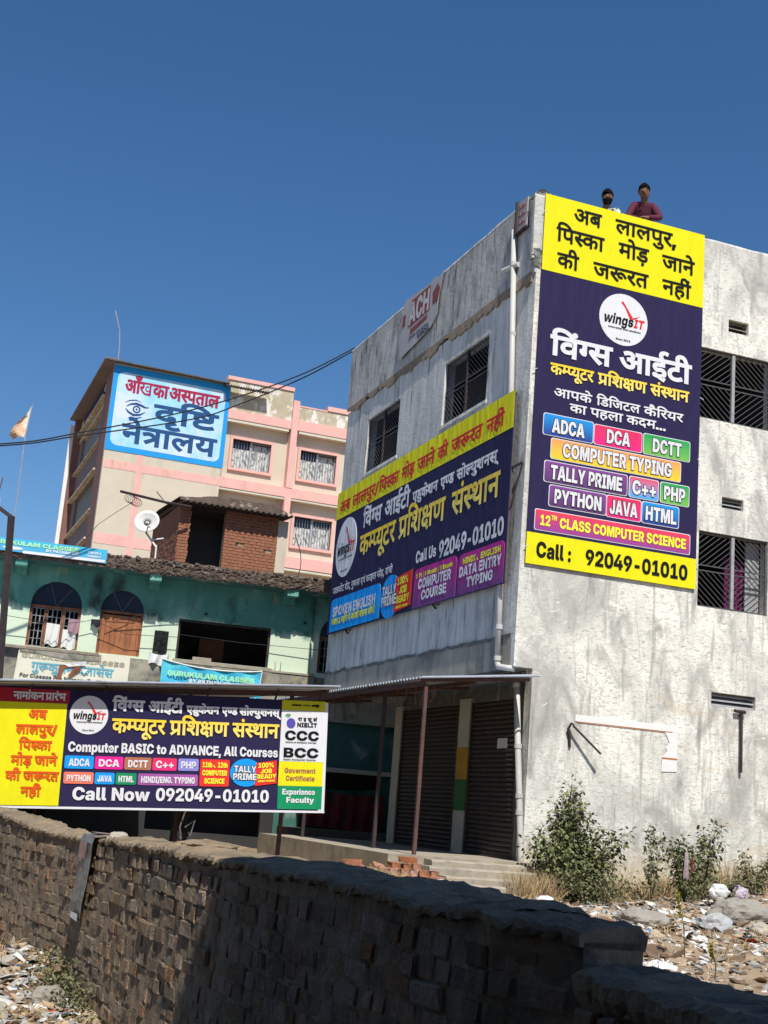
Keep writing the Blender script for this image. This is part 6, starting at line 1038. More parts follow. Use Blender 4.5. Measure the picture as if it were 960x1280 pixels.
b5 = thing('school_signboard', 'faded cream signboard with torn lettering fixed on the balcony of the teal house', 'sign', FH(-6.43, -.27, 3.75), (0, 0, A8))
panel(b5, 'board', [(-.02, -.15), (2.47, -.15), (2.47, .80), (1.84, .80), (1.82, .73), (.02, .76)], P_PALEBOARD, 0.0, -.02)
letters(b5, 'GURUKULAM CLASSES', .10, 2.36, .555, .10, P_FADEDTAN, d=.01, bold=.014)
letters(b5, 'गुरूकुलम क्लासेस', .34, 2.13, .30, .17, P_FADEDCYAN, d=.01, bold=.008)
letters(b5, 'For Classes Pre Nursery To Class 10', .11, 2.28, .125, .085, P_GREY, d=.01, bold=.004); letters(b5, 'th', 2.29, 2.35, .17, .035, P_GREY, d=.01, bold=.002)
letters(b5, 'For 10 Com', .79, 1.50, -.02, .085, P_GREY, d=.01, bold=.004)
mb = MB(); mb.add([(.02, -.02, .78), (1.82, -.02, .74), (1.84, -.02, .63), (1.1, -.02, .60), (.5, -.02, .66), (.05, -.02, .68)], [(0, 1, 2, 3, 4, 5)]); mb.build('mould_patch', M_MOULD, b5, local=True)
mb = MB(); mb.add([(.95, -.03, .47), (1.25, -.05, .50), (1.30, -.03, .44), (1.05, -.03, .40), (.98, -.03, .12), (.90, -.03, .14)], [(0, 1, 2, 3), (0, 3, 4, 5)]); mb.add([(1.30, -.03, .50), (1.42, -.05, .52), (1.40, -.03, .36), (1.20, -.03, .20), (1.15, -.03, .24)], [(0, 1, 2, 3, 4)]); mb.build('torn_gap', M_WOOD, b5, local=True)
mb = MB(); mb.add([(1.0, -.04, .50), (1.5, -.07, .60), (1.52, -.05, .52), (1.15, -.045, .44)], [(0, 1, 2, 3)]); mb.add([(1.42, -.05, .40), (1.58, -.07, .42), (1.50, -.06, .33)], [(0, 1, 2)]); mb.build('torn_flap', M_PAPER, b5, local=True)

b6 = thing('blue_cloth_banner', 'crumpled bright blue cloth banner hanging on the balcony below the wide dark opening', 'banner', FH(-3.20, -.32, 3.9), (0, 0, A8))
P_CYAN2 = mat('blue cloth print', (0.04, 0.42, 0.66), 0.6, 0.12, 1.4, bump=0.5, bscale=5.0, stains=(((0.10, 0.56, 0.66), 1.8, 0.5, 0.64, 1.0),), bdist=0.06)
mb = MB(); vs = []; n = 40
for i in range(n + 1):
    t = i / n; u = -.05 + 2.30 * t + .02 * sin(9 * t)
    top = .66 - .16 * sin(pi * min(1, t * 1.15)) * 1.0 + .0 * t; top = .68 - .42 * t * (1 - t) - .06 * t; bot = -.25 + .10 * t
    for j in range(9):
        s = j / 8; vs.append((u + (.06 * t * (s - .5)), -.02 + .025 * sin(9 * t + 5 * s) * s + .02 * sin(23 * t - 6 * s), top + (bot - top) * s))
mb.add(vs, [(i * 9 + j, i * 9 + j + 1, i * 9 + 10 + j, i * 9 + 9 + j) for i in range(n) for j in range(8)]); mb.build('cloth', P_CYAN2, b6, local=True, smooth=True)
mb = MB(); mb.tube([(-.05 + 2.3 * t, -.03, .68 - .42 * t * (1 - t) - .06 * t) for t in [k / 16 for k in range(17)]], .018, 5); mb.tube([(2.25, -.03, .62), (2.22, -.03, .3), (2.12, -.03, -.1)], .014, 5); mb.build('white_hem', M_PAPER, b6, local=True)
letters(b6, 'GURUKULAM CLASSES', .10, 2.08, .32, .115, P_LIME, d=.075, bold=.010); letters(b6, 'BY PATHAK SIR', .60, 1.59, .20, .085, P_WHITE, d=.075, bold=.008)
letters(b6, 'Pre Nursery to Class 10', .74, 1.46, .12, .05, P_WHITE, d=.075, bold=.003); letters(b6, '738', 1.83, 2.10, .16, .08, P_WHITE, d=.075, bold=.005)

b7 = thing('roof_strip_banner', 'long narrow cyan banner laid along the roof edge at the left', 'banner', FH(-7.6, -.78, 6.54), (0, 0, A8))
panel(b7, 'cloth', [(-1.6, .06), (2.83, -.01), (2.83, .30), (-1.6, .33)], P_CYAN, 0.0, -.015)
letters(b7, 'GURUKULAM CLASSES', .25, 2.20, .175, .09, P_LIME, d=.01, bold=.010); letters(b7, 'BY PATHAK SIR', 1.50, 2.22, .095, .065, P_WHITE, d=.01, bold=.006)
panel(b7, 'white_strip', rrect(1.0, 2.80, .005, .065, .02), P_WHITE, .006, 0.0); panel(b7, 'white_strip', oval(.78, .10, .22, .035), P_WHITE, .006, 0.0)
letters(b7, '738 85 1', 2.40, 2.70, .17, .05, P_WHITE, d=.01, bold=.004); letters(b7, '9308097', 2.40, 2.70, .09, .05, P_WHITE, d=.01, bold=.004)

# ------------------------------------------------------------ brick room on the roof
br = thing('brick_room', 'unplastered brick room with a black doorway and a sagging corrugated roof', 'building', (8.2, 34.0, 6.7))
FB = lambda u, d, v: (u, 34.0 + d, v)
mb = MB(FB); mb.box(6.72, 6.96, .02, .22, 6.7, 9.22); mb.box(7.98, 9.46, .02, .22, 6.7, 9.22); mb.box(6.72, 6.9, .22, 3.7, 6.7, 9.15); mb.box(9.3, 9.5, .22, 3.7, 6.7, 9.2); mb.box(6.9, 9.3, 3.6, 3.7, 6.7, 9.2); mb.build('mortar_core', M_JOINT, br)
mb = MB(FB); mb.box(9.46, 9.74, -.02, .22, 6.7, 9.15); mb.build('plaster_pier', M_BEIGE, br)
mb = MB(FB); mb.box(6.92, 9.28, 1.3, 1.4, 6.7, 9.32); mb.box(6.91, 6.93, .23, 1.3, 6.7, 9.3); mb.box(9.27, 9.29, .23, 1.3, 6.7, 9.3); mb.box(6.92, 9.28, .05, 1.3, 9.21, 9.24); mb.build('room_interior', M_DARKROOM, br)
mb = MB(FB); mb.box(6.96, 7.98, .04, .20, 9.12, 9.20); mb.box(6.9, 9.3, .25, 3.6, 6.7, 6.72); mb.build('lintel', M_DARKRUST, br)
mb = MB(FB)
for r in range(30):
    z = 6.72 + r * .083
    for (a, b) in ((6.72, 6.96), (7.98, 9.46)):
        u = a - (.11 if r % 2 else 0)
        while u < b:
            u0, u1 = max(u, a), min(u + .215, b); u += .227
            if u1 - u0 < .03: continue
            if (abs(u0 - 8.25) < .12 and r == 19) or (abs(u0 - 9.05) < .12 and r == 18): continue
            o = rnd(0, .012); mb.box(u0, u1, -.004 - o, .03, z, z + .070)
    v = 0.0 + (.11 if r % 2 else 0)
    while v < 3.7: o = rnd(0, .012); mb.box(6.712 - o, 6.73, v, min(v + .215, 3.7), z, z + .07); v += .227
    o = rnd(0, .04); mb.box(6.93, 6.99 + o, -.03, .12, z, z + .07)
mb.build('brickwork', M_REDBRICK, br, kind='stuff')
for u, z in ((8.33, 8.30), (9.10, 8.22)): mb = MB(FB); mb.box(u - .05, u + .05, -.006, .02, z - .04, z + .04); mb.build('putlog_hole', M_CABLE, br)
corrugated((6.62, 33.60, 9.22), (9.75, 33.60, 9.24), (6.62, 37.9, 9.45), (9.75, 37.9, 9.5), 0.16, 0.025, .01).build('roof_sheet', M_ASBESTOS, br)
mb = MB(); n = 26; vs = []
for i in range(n + 1):
    x = 6.62 + 3.0 * i / n; h = .10 + .16 * sm(0, 1.2, (x - 6.62)) - .0 * x + .03 * noise.noise((x * 4, 1, 0)); h *= sm(9.75, 9.2, x) * .7 + .3
    vs += [(x, 33.7, 9.25), (x, 33.75, 9.24 + h), (x, 36.8, 9.42 + h), (x, 37.8, 9.48)]
mb.add(vs, [(i * 4 + k, i * 4 + k + 1, i * 4 + 5 + k, i * 4 + 4 + k) for i in range(n) for k in range(3)]); mb.build('roof_covering', M_PARBRICK, br)
mb = MB(); mb.tube([(4.95, 33.2, 9.09), (6.2, 33.4, 9.03), (6.9, 33.6, 9.06)], .035, 6); tag(mb.build('projecting_rod', M_DARKRUST), 'dark rod sticking out left from the brick room roof with coiled wire on it', 'rod')
mb = MB()
for k in range(5): mb.tube([(5.2 + .05 * k + .13 * cos(a), 33.15, 8.93 + .11 * sin(a) - .02 * k) for a in [2 * pi * j / 12 for j in range(13)]], .008, 4)
mb.tube([(5.3, 33.15, 8.85), (4.9, 33.0, 8.5), (4.4, 32.5, 8.0), (4.0, 31.5, 7.4)], .008, 4); tag(mb.build('wire_coil', M_CABLE), 'loose coil of black wire hanging from the projecting rod', 'wire')
mb = MB(); mb.tube([(6.0, 33.9, 9.4), (6.3, 33.9, 9.1)], .012, 5); tag(mb.build('thin_stick', M_DARKRUST), 'thin stick leaning at the left end of the brick room roof', 'stick')
ds = thing('satellite_dish', 'grey white satellite dish on an arm left of the brick room', 'satellite dish', (5.6, 31.6, 6.8))
mb = MB(); c = Vector((5.44, 31.5, 8.02)); ax = Vector((-.35, -.85, .35)).normalized(); p = ax.orthogonal().normalized(); q = ax.cross(p); vs = [c - ax * .0]; fs = []
for j in range(1, 5):
    for k in range(28):
        a = 2 * pi * k / 28; r = .315 * j / 4; vs.append(c + (p * cos(a) + q * sin(a)) * r + ax * (.10 * (j / 4) ** 2))
fs = [(0, 1 + k, 1 + (k + 1) % 28) for k in range(28)] + [(1 + 28 * j + k, 1 + 28 * j + (k + 1) % 28, 29 + 28 * j + (k + 1) % 28, 29 + 28 * j + k) for j in range(3) for k in range(28)]
nv = len(vs); vs += [v - ax * .012 for v in vs]; fs += [tuple(nv + i for i in f[::-1]) for f in fs] + [(85 + k, 85 + (k + 1) % 28, nv + 85 + (k + 1) % 28, nv + 85 + k) for k in range(28)]
mb.add(vs, fs); mb.build('dish', M_DISH, ds, smooth=True)
mb = MB(); mb.tube([c - q * .0 + Vector((.0, -.02, -.24)), c + ax * .42 + Vector((.12, 0, -.30)), c + ax * .46 + Vector((.18, 0, -.34))], .014, 5); mb.tube([c + ax * .02, c + ax * .04 + Vector((.01, 0, -.28))], .02, 5); mb.build('feed_arm', M_DARKRUST, ds)
mb = MB(); mb.tube([(5.46, 31.55, 7.78), (5.72, 31.45, 7.45)], .025, 6); mb.tube([(5.60, 31.5, 7.62), (5.9, 31.6, 7.72)], .018, 6); mb.tube([(5.72, 31.45, 7.50), (5.74, 31.45, 6.85)], .022, 6); mb.build('mount', M_WHITEPAINT, ds)
mb = MB(); mb.box(5.62, 5.86, 31.35, 31.55, 6.78, 6.88); mb.build('base_plate', M_DARKRUST, ds)

# ------------------------------------------------------------ pink and beige hospital building
pb = thing('pink_building', 'pink banded beige multi storey building behind the houses with a painted eye hospital sign', 'building', (13, 58, 0.8))
FP = lambda u, d, v: (u, 58.0 + d, v)
Wp = [(13.62, 15.50, 16.75, 18.14), (16.97, 18.80, 16.75, 18.16), (16.97, 18.86, 13.48, 14.90), (13.62, 15.50, 13.48, 14.90), (20.2, 22.0, 16.75, 18.16), (20.2, 22.0, 13.48, 14.90)]
mb = MB(FP); mb.plate(rect(7.70, 13.12, .8, 20.6), [], 0.0, .3); mb.build('front_wall', M_BEIGE, pb)
mb = MB(FP); mb.plate(rect(13.12, 24, .8, 18.99), [rect(*r) for r in Wp], .42, .65); mb.build('front_wall', M_BEIGE, pb)
mb = MB(FP); mb.box(13.12, 16.29, .1, .3, 18.995, 20.98); mb.box(16.60, 24, .1, .3, 18.995, 20.25); mb.box(13.12, 13.3, .3, 4.5, 19.5, 20.7); mb.box(16.1, 16.28, .3, 4.5, 19.5, 20.98); mb.build('parapet', M_BEIGEWORN, pb)
mb = MB(FP); mb.box(13.0, 16.3, .04, .4, 20.90, 21.08); mb.box(18.05, 24, .04, .4, 20.25, 20.48); mb.box(16.62, 18.04, .08, .32, 20.20, 20.27); mb.build('parapet_cap', M_PINK, pb)
for (x0, x1, z0, z1) in ((13.12, 16.29, 19.0, 19.42), (16.62, 24, 19.0, 19.50), (13.12, 24, 15.66, 16.12), (13.12, 24, 12.33, 12.86), (13.12, 24, 9.0, 9.5)):
    mb = MB(FP); mb.box(x0, x1, 0.0, .41, z0, z1); mb.build('band', M_PINK, pb)
for (x0, x1, z0) in ((13.12, 16.2, 18.86), (16.7, 24, 18.86), (13.12, 24, 15.55), (13.12, 24, 12.2)): mb = MB(FP); mb.box(x0, x1, .03, .415, z0, z0 + .135 if z0 > 18 else z0 + .105); mb.build('slab_edge', M_LIGHTSLAB, pb)
for x0, x1 in ((16.30, 16.61), (19.7, 20.0)):
    mb = MB(FP); mb.box(x0, x1, -.02, .415, 12.865, 15.655); mb.box(x0, x1, -.02, .415, 16.125, 20.45 if x0 < 17 else 18.9); mb.build('pilaster', M_PINK, pb)
mb = MB(FP); mb.box(7.75, 13.12, -.012, 0, 15.68, 16.06); mb.box(7.75, 13.12, -.012, 0, 12.20, 12.68); mb.box(9.22, 9.50, -.011, 0, 2, 15.68); mb.box(9.20, 9.48, -.011, 0, 16.06, 16.5); mb.build('painted_band', M_PINK, pb)
for r in Wp:
    t = thing('window', None, None, (0, 0, 0)); t.parent = pb; t.location = wmat(pb).inverted() @ Vector(FP(r[0], .3, r[2])); u0, u1, v0, v1 = r
    mb = MB(FP); g = .13; mb.box(u0 - g, u0, .30, .64, v0 - g, v1 + g); mb.box(u1, u1 + g, .30, .64, v0 - g, v1 + g); mb.box(u0, u1, .30, .64, v0 - g, v0); mb.box(u0, u1, .30, .64, v1, v1 + g); mb.build('surround', M_PINK, t)
    mb = MB(FP); um = (u0 + u1) / 2; mb.box(u0, u0 + .04, .52, .58, v0, v1); mb.box(u1 - .04, u1, .52, .58, v0, v1); mb.box(um - .035, um + .035, .5, .58, v0, v1); mb.box(u0 + .04, um - .035, .52, .58, v0, v0 + .04); mb.box(um + .035, u1 - .04, .52, .58, v1 - .04, v1); mb.build('sash', M_ALU, t)
    mb = MB(FP)
    for k in range(14): x = u0 + .06 + (u1 - u0 - .12) * k / 13; mb.bar((x, .48, v0), (x, .48, v1), .014)
    mb.build('bars', M_GREYIRON, t)
    mb = MB(FP); mb.box(u0, u1, .60, .61, v0, v1); mb.build('pane', M_GLASS, t)
    lo = rnd(.45, .9)
    folds(FP, u0 + .05, um - .05, v0 + .02, v0 + (v1 - v0) * lo, .585, .008, 5, n=24).build('curtain', M_LACE, t); folds(FP, um + .05, u1 - .05, v0 + .02, v0 + (v1 - v0) * rnd(.6, .95), .585, .008, 5, n=24).build('curtain', M_LACE, t)
# side wall
FPS = lambda u, d, v: (7.73 + d, u, v)
Ws = [(61.6, 67.9, 17.65, 19.62), (61.6, 67.6, 14.28, 16.0), (61.6, 67.6, 10.9, 12.7)]
mb = MB(FPS); mb.plate(rect(60.4, 68.9, .8, 21.2), [rect(*r) for r in Ws], .12, .4); mb.build('side_wall', M_MAUVE, pb)
mb = MB(FPS); mb.box(58.02, 60.4, -.02, .4, .8, 20.6); mb.build('corner_cladding', M_CORNERTILE, pb)
mb = MB(FPS); mb.box(68.9, 69.3, -.25, .4, .8, 20.7); mb.build('corner_strip', M_CORNERTILE, pb)
mb = MB(FPS); mb.box(69.3, 69.5, -.45, -.2, .8, 20.4); mb.build('white_corner_post', M_WHITEPAINT, pb)
for z0, z1, o in ((20.62, 20.72, -.55), (17.5, 17.60, -.06), (19.66, 19.76, -.12), (14.12, 14.22, -.06), (16.05, 16.15, -.12), (12.74, 12.84, -.12)):
    mb = MB(FPS); mb.box(57.7 if z0 > 20 else 60.4, 69.2, o, .12, z0, z1); mb.build('ledge', M_MAUVE if z0 > 20 else M_BEIGEWORN, pb)
mb = MB(FPS); mb.box(61.5, 68.0, .05, .12, 19.85, 20.55); mb.build('name_strip', mat('navy strip', (0.02, 0.02, 0.08)), pb)
for r in Ws:
    t = thing('window', None, None, (0, 0, 0)); t.parent = pb; t.location = wmat(pb).inverted() @ Vector(FPS(r[0], .2, r[2])); u0, u1, v0, v1 = r
    mb = MB(FPS); mb.box(u0, u1, .36, .37, v0, v1); mb.build('pane', M_GLASS, t)
    mb = MB(FPS); k = 0; u = u0
    while u < u1 + .01: mb.box(u, u + .07, .26, .36, v0, v1); u += (u1 - u0 - .07) / 9
    mb.build('sash', M_ALU, t)
mb = MB(FPS); mb.box(64.5, 67, .5, 3.0, 20.7, 22.4); mb.build('roof_tank_room', M_CORNERTILE, pb)
mb = MB(); mb.box(7.8, 24, 58.4, 70, 19.3, 19.5); mb.box(7.8, 13.1, 58.32, 69, 20.2, 20.5); mb.box(23.8, 24, 58.7, 70, .8, 19.3); mb.box(7.8, 24, 69.6, 69.8, .8, 20.0); mb.box(13.2, 23.7, 60.5, 60.6, 9, 19.2); mb.build('roof', M_BEIGEWORN, pb)
mb = MB(FP); mb.add([(7.2, -.35, 20.66), (13.0, -.35, 20.60), (13.0, .05, 20.64), (7.2, .05, 20.70)], [(0, 1, 2, 3)]); mb.add([(7.2, -.35, 20.60), (13.0, -.35, 20.55), (13.0, .05, 20.58), (7.2, .05, 20.63)], [(3, 2, 1, 0)]); mb.add([(7.2, -.35, 20.66), (13.0, -.35, 20.60), (13.0, -.35, 20.55), (7.2, -.35, 20.60)], [(0, 1, 2, 3)]); mb.build('sign_hood', M_ASBESTOS, pb)
corrugated((12.8, 57.5, 20.42), (14.95, 57.5, 20.44), (12.8, 57.95, 20.50), (14.95, 57.95, 20.5), .12, .03, .02).build('loose_sheet', M_ASBESTOS, pb)
b4 = thing('hospital_sign', 'big blue and white painted eye hospital sign on the pink building', 'sign', (7.72, 57.99, 16.5))
panel(b4, 'blue_field', [(-.02, 0.0), (5.46, .02), (5.44, 4.05), (-.06, 4.03)], PT_BLUE, .012, 0.0)
panel(b4, 'pale_field', rrect(.16, 5.24, .26, 3.74, .32, 6), PT_SKY, .018, .013)
for t, u0, u1 in (('आँख', .56, 1.77), ('का', 1.84, 2.53), ('अस्पताल', 2.61, 4.95)): letters(b4, t, u0, u1, 2.85, .56, PT_CRIMSON, d=.022, bold=.032)
letters(b4, 'दृष्टि', 2.0, 4.99, 1.72, .74, PT_DEEPBLUE, d=.022, bold=.045); letters(b4, 'नेत्रालय', .66, 5.04, .50, .80, PT_DEEPBLUE, d=.022, bold=.04)
mb = MB()
def stroke(pts, w):
    n = len(pts); vs = []
    for i, p in enumerate(pts):
        a = Vector(pts[max(i - 1, 0)]); b = Vector(pts[min(i + 1, n - 1)]); t = (b - a).normalized(); ww = w * (0.25 + .75 * sin(pi * i / (n - 1)))
        vs += [(p[0] - t.y * ww, -.024, p[1] + t.x * ww), (p[0] + t.y * ww, -.024, p[1] - t.x * ww)]
    mb.add(vs, [(2 * i, 2 * i + 1, 2 * i + 3, 2 * i + 2) for i in range(n - 1)])
E_ = lambda L: [(.62 + (x - .55) * .80, 1.93 + (z - 1.9) * .72 + .12) for x, z in L]
stroke(E_([(.66, 2.05), (.9, 2.24), (1.2, 2.32), (1.5, 2.25), (1.75, 2.16), (1.95, 2.2)]), .06); stroke(E_([(.55, 2.28), (.8, 2.46), (1.15, 2.55), (1.5, 2.46)]), .03)
stroke(E_([(.62, 1.9), (.8, 1.7), (1.1, 1.55), (1.45, 1.62), (1.75, 1.85)]), .06); stroke(E_([(.95, 1.42), (1.25, 1.34), (1.6, 1.5)]), .045)
ex, ez = E_([(1.25, 1.95)])[0]
mb.plate(oval(ex, ez, .18, .18), [oval(ex, ez, .11, .11)], -.024, -.02); mb.plate(oval(ex, ez, .05, .05, 12), [], -.024, -.02); mb.build('eye_emblem', PT_DEEPBLUE, b4, local=True)
an = MB(); an.tube([(7.84, 58.3, 20.5), (7.80, 58.3, 21.6), (7.72, 58.3, 22.3), (7.40, 58.3, 23.2)], .025, 5); tag(an.build('roof_antenna', M_GREYIRON), 'thin bent antenna rod on the corner of the pink building', 'antenna')

# ------------------------------------------------------------ flag, posts, wires
fl = thing('flag', 'small pale saffron flag on a long thin pole in the sky at the left', 'flag', (2.95, 40, 6.8))
mb = MB(); mb.tube([(2.95, 40, 6.8), (2.93, 40, 9.4), (2.90, 40, 11.9), (2.98, 40, 12.88)], .018, 5); mb.build('pole', M_GREYIRON, fl)
mb = MB(); vs = []; n = 12
for i in range(n + 1):
    t = i / n; z = 12.82 - t * 1.0; wd = .06 + .42 * sm(0, .75, t) * (1 - .35 * sm(.8, 1, t))
    for j in range(7): s = j / 6; vs.append((2.97 - .07 * t - s * wd, 40 - .10 * sin(5 * s + 6 * t) * s, z - .14 * s * s + .05 * sin(7 * t) * s))
mb.add(vs, [(i * 7 + j, i * 7 + j + 1, i * 7 + 8 + j, i * 7 + 7 + j) for i in range(n) for j in range(6)])
mb.build('flag_cloth', mat('pale saffron cloth', (0.70, 0.45, 0.28), 0.8, 0.1, 2.0, stains=(((0.75, 0.72, 0.66), 2.0, 0.45, 0.55, 1.0), ((0.25, 0.20, 0.13), 3.0, 0.6, 0.66, 1.0))), fl)
po = thing('iron_post', 'leaning dark iron post with a short arm at the left edge', 'post', (1.72, 20.0, 0.6))
mb = MB(); mb.bar((1.74, 20, .6), (1.42, 20, 5.47), .075); mb.build('post_shaft', M_DARKRUST, po)
mb = MB(); mb.bar((1.45, 20, 5.44), (1.14, 20, 5.62), .05); mb.build('arm', M_DARKRUST, po)
po = thing('grey_column', 'thin grey column with bare rods on top at the left edge', 'post', (1.15, 20.4, .6))
mb = MB(); mb.box(.90, 1.25, 20.35, 20.6, .4, 5.80); mb.build('shaft', M_GREYIRON, po)
mb = MB(); mb.tube([(1.2, 20.4, 5.8), (1.24, 20.4, 6.12)], .012, 4); mb.tube([(1.14, 20.4, 5.8), (1.17, 20.4, 5.95)], .02, 4); mb.build('rod', M_RUST, po)
def wire(pts, r, label):
    P = [Vector(p) for p in pts]; out = []
    for i in range(len(P) - 1):
        a, b, c, d = P[max(i - 1, 0)], P[i], P[i + 1], P[min(i + 2, len(P) - 1)]
        for k in range(6):
            t = k / 6; out.append(.5 * ((2 * b) + (c - a) * t + (2 * a - 5 * b + 4 * c - d) * t * t + (3 * b - a - 3 * c + d) * t ** 3))
    out.append(P[-1]); mb = MB(); mb.tube(out, r, 5); o = mb.build('overhead_wire', M_CABLE); tag(o, label, 'wire'); return o
wire([(9.1, 27.6, 12.12), (8.17, 27.7, 11.43), (7.08, 27.8, 10.78), (5.35, 27.8, 9.90), (3.13, 27.8, 9.01), (1.53, 27.8, 8.47), (-2.5, 27.8, 7.6)], .016, 'upper black overhead wire running from the concrete building to the left edge')
wire([(9.1, 27.6, 12.06), (7.99, 27.8, 11.22), (6.55, 27.8, 10.30), (5.51, 27.8, 9.75), (3.13, 27.8, 8.94), (1.53, 27.8, 8.43), (-2.5, 27.8, 7.55)], .016, 'lower black overhead wire sagging under the first one across the hospital sign')
for o in list(COL.objects):
    if o.name.startswith('overhead_wire'): o['group'] = 'overhead wires'
wire([(9.9, 33.8, 8.8), (10.8, 36, 8.3), (13, 45, 8.2), (17, 57.7, 11)], .012, 'thin wire from the brick room towards the pink building')

# ------------------------------------------------------------ two men on the roof
def skin_mesh(name, pts, edges, m, parent, sub=2, root=0):
    """pts: (x, y, z, rx, ry) joints; grows one continuous surface round the joined edges"""
    me = bpy.data.meshes.new(name); o = bpy.data.objects.new(name, me); COL.objects.link(o)
    me.from_pydata([p[:3] for p in pts], edges, []); me.update()
    md = o.modifiers.new('skin', 'SKIN'); md.use_smooth_shade = True
    if not me.skin_vertices: 
        bm = bmesh.new(); bm.from_mesh(me); bm.verts.layers.skin.verify(); bm.to_mesh(me); bm.free()
    for i, p in enumerate(pts):
        me.skin_vertices[0].data[i].radius = (p[3], p[4] if len(p) > 4 else p[3]); me.skin_vertices[0].data[i].use_root = (i == root)
    s = o.modifiers.new('smooth', 'SUBSURF'); s.levels = sub; s.render_levels = sub
    me.materials.append(m); o.parent = parent
    return o
def person(label, loc, rotz, scale, shirt, lean, arms, head_turn, beard=False):
    """local frame: origin between the feet, facing -y"""
    t = thing('person', label, 'person', loc, (0, 0, rotz)); S = scale
    def P(x, y, z, r, r2=None): return (x * S, y * S, z * S, r * S, (r2 or r) * S)
    L = lean
    hip, chest, neck = (0, 0.0, .93), (0, -L * .55, 1.30), (0, -L * .85, 1.46)
    hx, hy = head_turn; hd = (hx * .03, -L * .95 - .05, 1.575)
    pts = [P(*hip, .13, .10), P(0, -L * .25, 1.10, .12, .095), P(*chest, .12, .075), P(*neck, .062), P(0.0, -L * .9 - .01, 1.50, .058), P(hd[0], hd[1], hd[2], .082, .092), P(hd[0], hd[1] + .015, hd[2] + .085, .078, .090), P(hd[0] + hx * .02, hd[1] - .055, hd[2] - .05, .044)]
    E = [(0, 1), (1, 2), (2, 3), (3, 4), (4, 5), (5, 6), (5, 7)]
    n = len(pts); pts.append(P(hd[0] + hx * .055, hd[1] - .108, hd[2] + .005, .014)); E.append((5, n))              # nose
    for s in (-1, 1): n = len(pts); pts.append(P(hd[0] + s * .09, hd[1] + .015, hd[2] + .012, .012, .02)); E.append((5, n))   # ears
    hands = []; shp = [P(*hip, .15, .115), P(0, -L * .25, 1.10, .145, .11), P(chest[0], chest[1], 1.28, .172, .125), P(0, -L * .8, 1.42, .10, .08)]; shE = [(0, 1), (1, 2), (2, 3)]
    for s, (el, wr) in zip((-1, 1), arms):
        sh = (s * .17, -L * .72, 1.40); n = len(pts); d = (Vector(wr) - Vector(el)).normalized()
        pts += [P(*sh, .055), P(*el, .040), P(*wr, .027)]; E += [(2, n), (n, n + 1), (n + 1, n + 2)]
        palm = Vector(wr) + d * .05; n2 = len(pts); pts.append(P(*palm, .036, .018)); E.append((n + 2, n2)); side = d.cross(Vector((0, 0, 1))).normalized()
        for f in range(4):
            b = palm + d * .035 + side * (f - 1.5) * .019; l = (.034, .042, .039, .030)[f]; k = len(pts)
            pts += [P(*b, .0095), P(*(b + d * l * .8 + Vector((0, 0, -l * .35))), .0088), P(*(b + d * l * 1.1 + Vector((0, 0, -l * 1.3))), .0078)]; E += [(n2, k), (k, k + 1), (k + 1, k + 2)]
        b = palm - side * s * .035 + Vector((0, 0, -.004)); k = len(pts); pts += [P(*b, .011), P(*(b + d * .03 - side * s * .015 + Vector((0, 0, -.015))), .0095)]; E += [(n2, k), (k, k + 1)]
        m = len(shp); w2 = Vector(el).lerp(Vector(wr), .86); shp += [P(*sh, .075), P(*(Vector(sh).lerp(Vector(el), .6)), .062), P(*el, .058), P(*w2, .042)]; shE += [(2, m), (m, m + 1), (m + 1, m + 2), (m + 2, m + 3)]
    trp = [P(0, 0, .95, .15, .12)]; trE = []
    for s in (-1, 1):
        n = len(pts); pts += [P(s * .09, .01, .84, .085), P(s * .10, -.01, .48, .055), P(s * .10, .02, .09, .038), P(s * .11, -.10, .04, .035, .03)]; E += [(0, n), (n, n + 1), (n + 1, n + 2), (n + 2, n + 3)]
        n = len(trp); trp += [P(s * .09, .01, .84, .10), P(s * .10, -.01, .48, .078), P(s * .10, .02, .12, .068)]; trE += [(0, n), (n, n + 1), (n + 1, n + 2)]
    skin_mesh('body', pts, E, M_SKIN, t); skin_mesh('shirt', shp, shE, shirt, t); skin_mesh('trousers', trp, trE, M_TROUSER, t)
    # hair: a cap of tufts over the skull
    mb = MB(); c = Vector((hd[0], hd[1] + .015, hd[2] + .055)); vs = []; R = 14; Cn = 20
    for j in range(R + 1):
        th = (pi * .70) * j / R
        for k in range(Cn):
            a = 2 * pi * k / Cn; front = max(0, -sin(a)); tt = th * (1 - .38 * front ** .8)
            r = .103 + .010 * noise.noise((cos(a) * 9, sin(a) * 9, th * 8)) * 1.6 + .008 * front * (j < R)
            v = c + Vector((sin(tt) * cos(a) * r * .93, sin(tt) * sin(a) * r * 1.10, cos(tt) * r * 1.12)); vs.append(v * S)
    fs = [(j * Cn + k, j * Cn + (k + 1) % Cn, (j + 1) * Cn + (k + 1) % Cn, (j + 1) * Cn + k) for j in range(R) for k in range(Cn)]
    mb.add(vs, fs); mb.build('hair', M_HAIR, t, local=True, smooth=True)
    mb = MB()
    for s in (-1, 1):
        e = Vector((hd[0] + s * .033 + hx * .012, hd[1] - .076, hd[2] + .02)); 
        for (z0, z1, y) in ((-.008, .008, -.004),): mb.add([(e + Vector((dx, y, dz))) * S for dx, dz in ((-.014, 0), (-.006, z0), (.006, z0), (.014, 0), (.006, z1), (-.006, z1))], [(0, 1, 2, 3, 4, 5)])
    mb.build('eyes', M_EYE, t, local=True)
    mb = MB()
    for s in (-1, 1):
        e = Vector((hd[0] + s * .034 + hx * .012, hd[1] - .083, hd[2] + .042)); mb.bar(tuple((e - Vector((.022, 0, .002))) * S), tuple((e + Vector((.022, 0, .002))) * S), .008 * S)
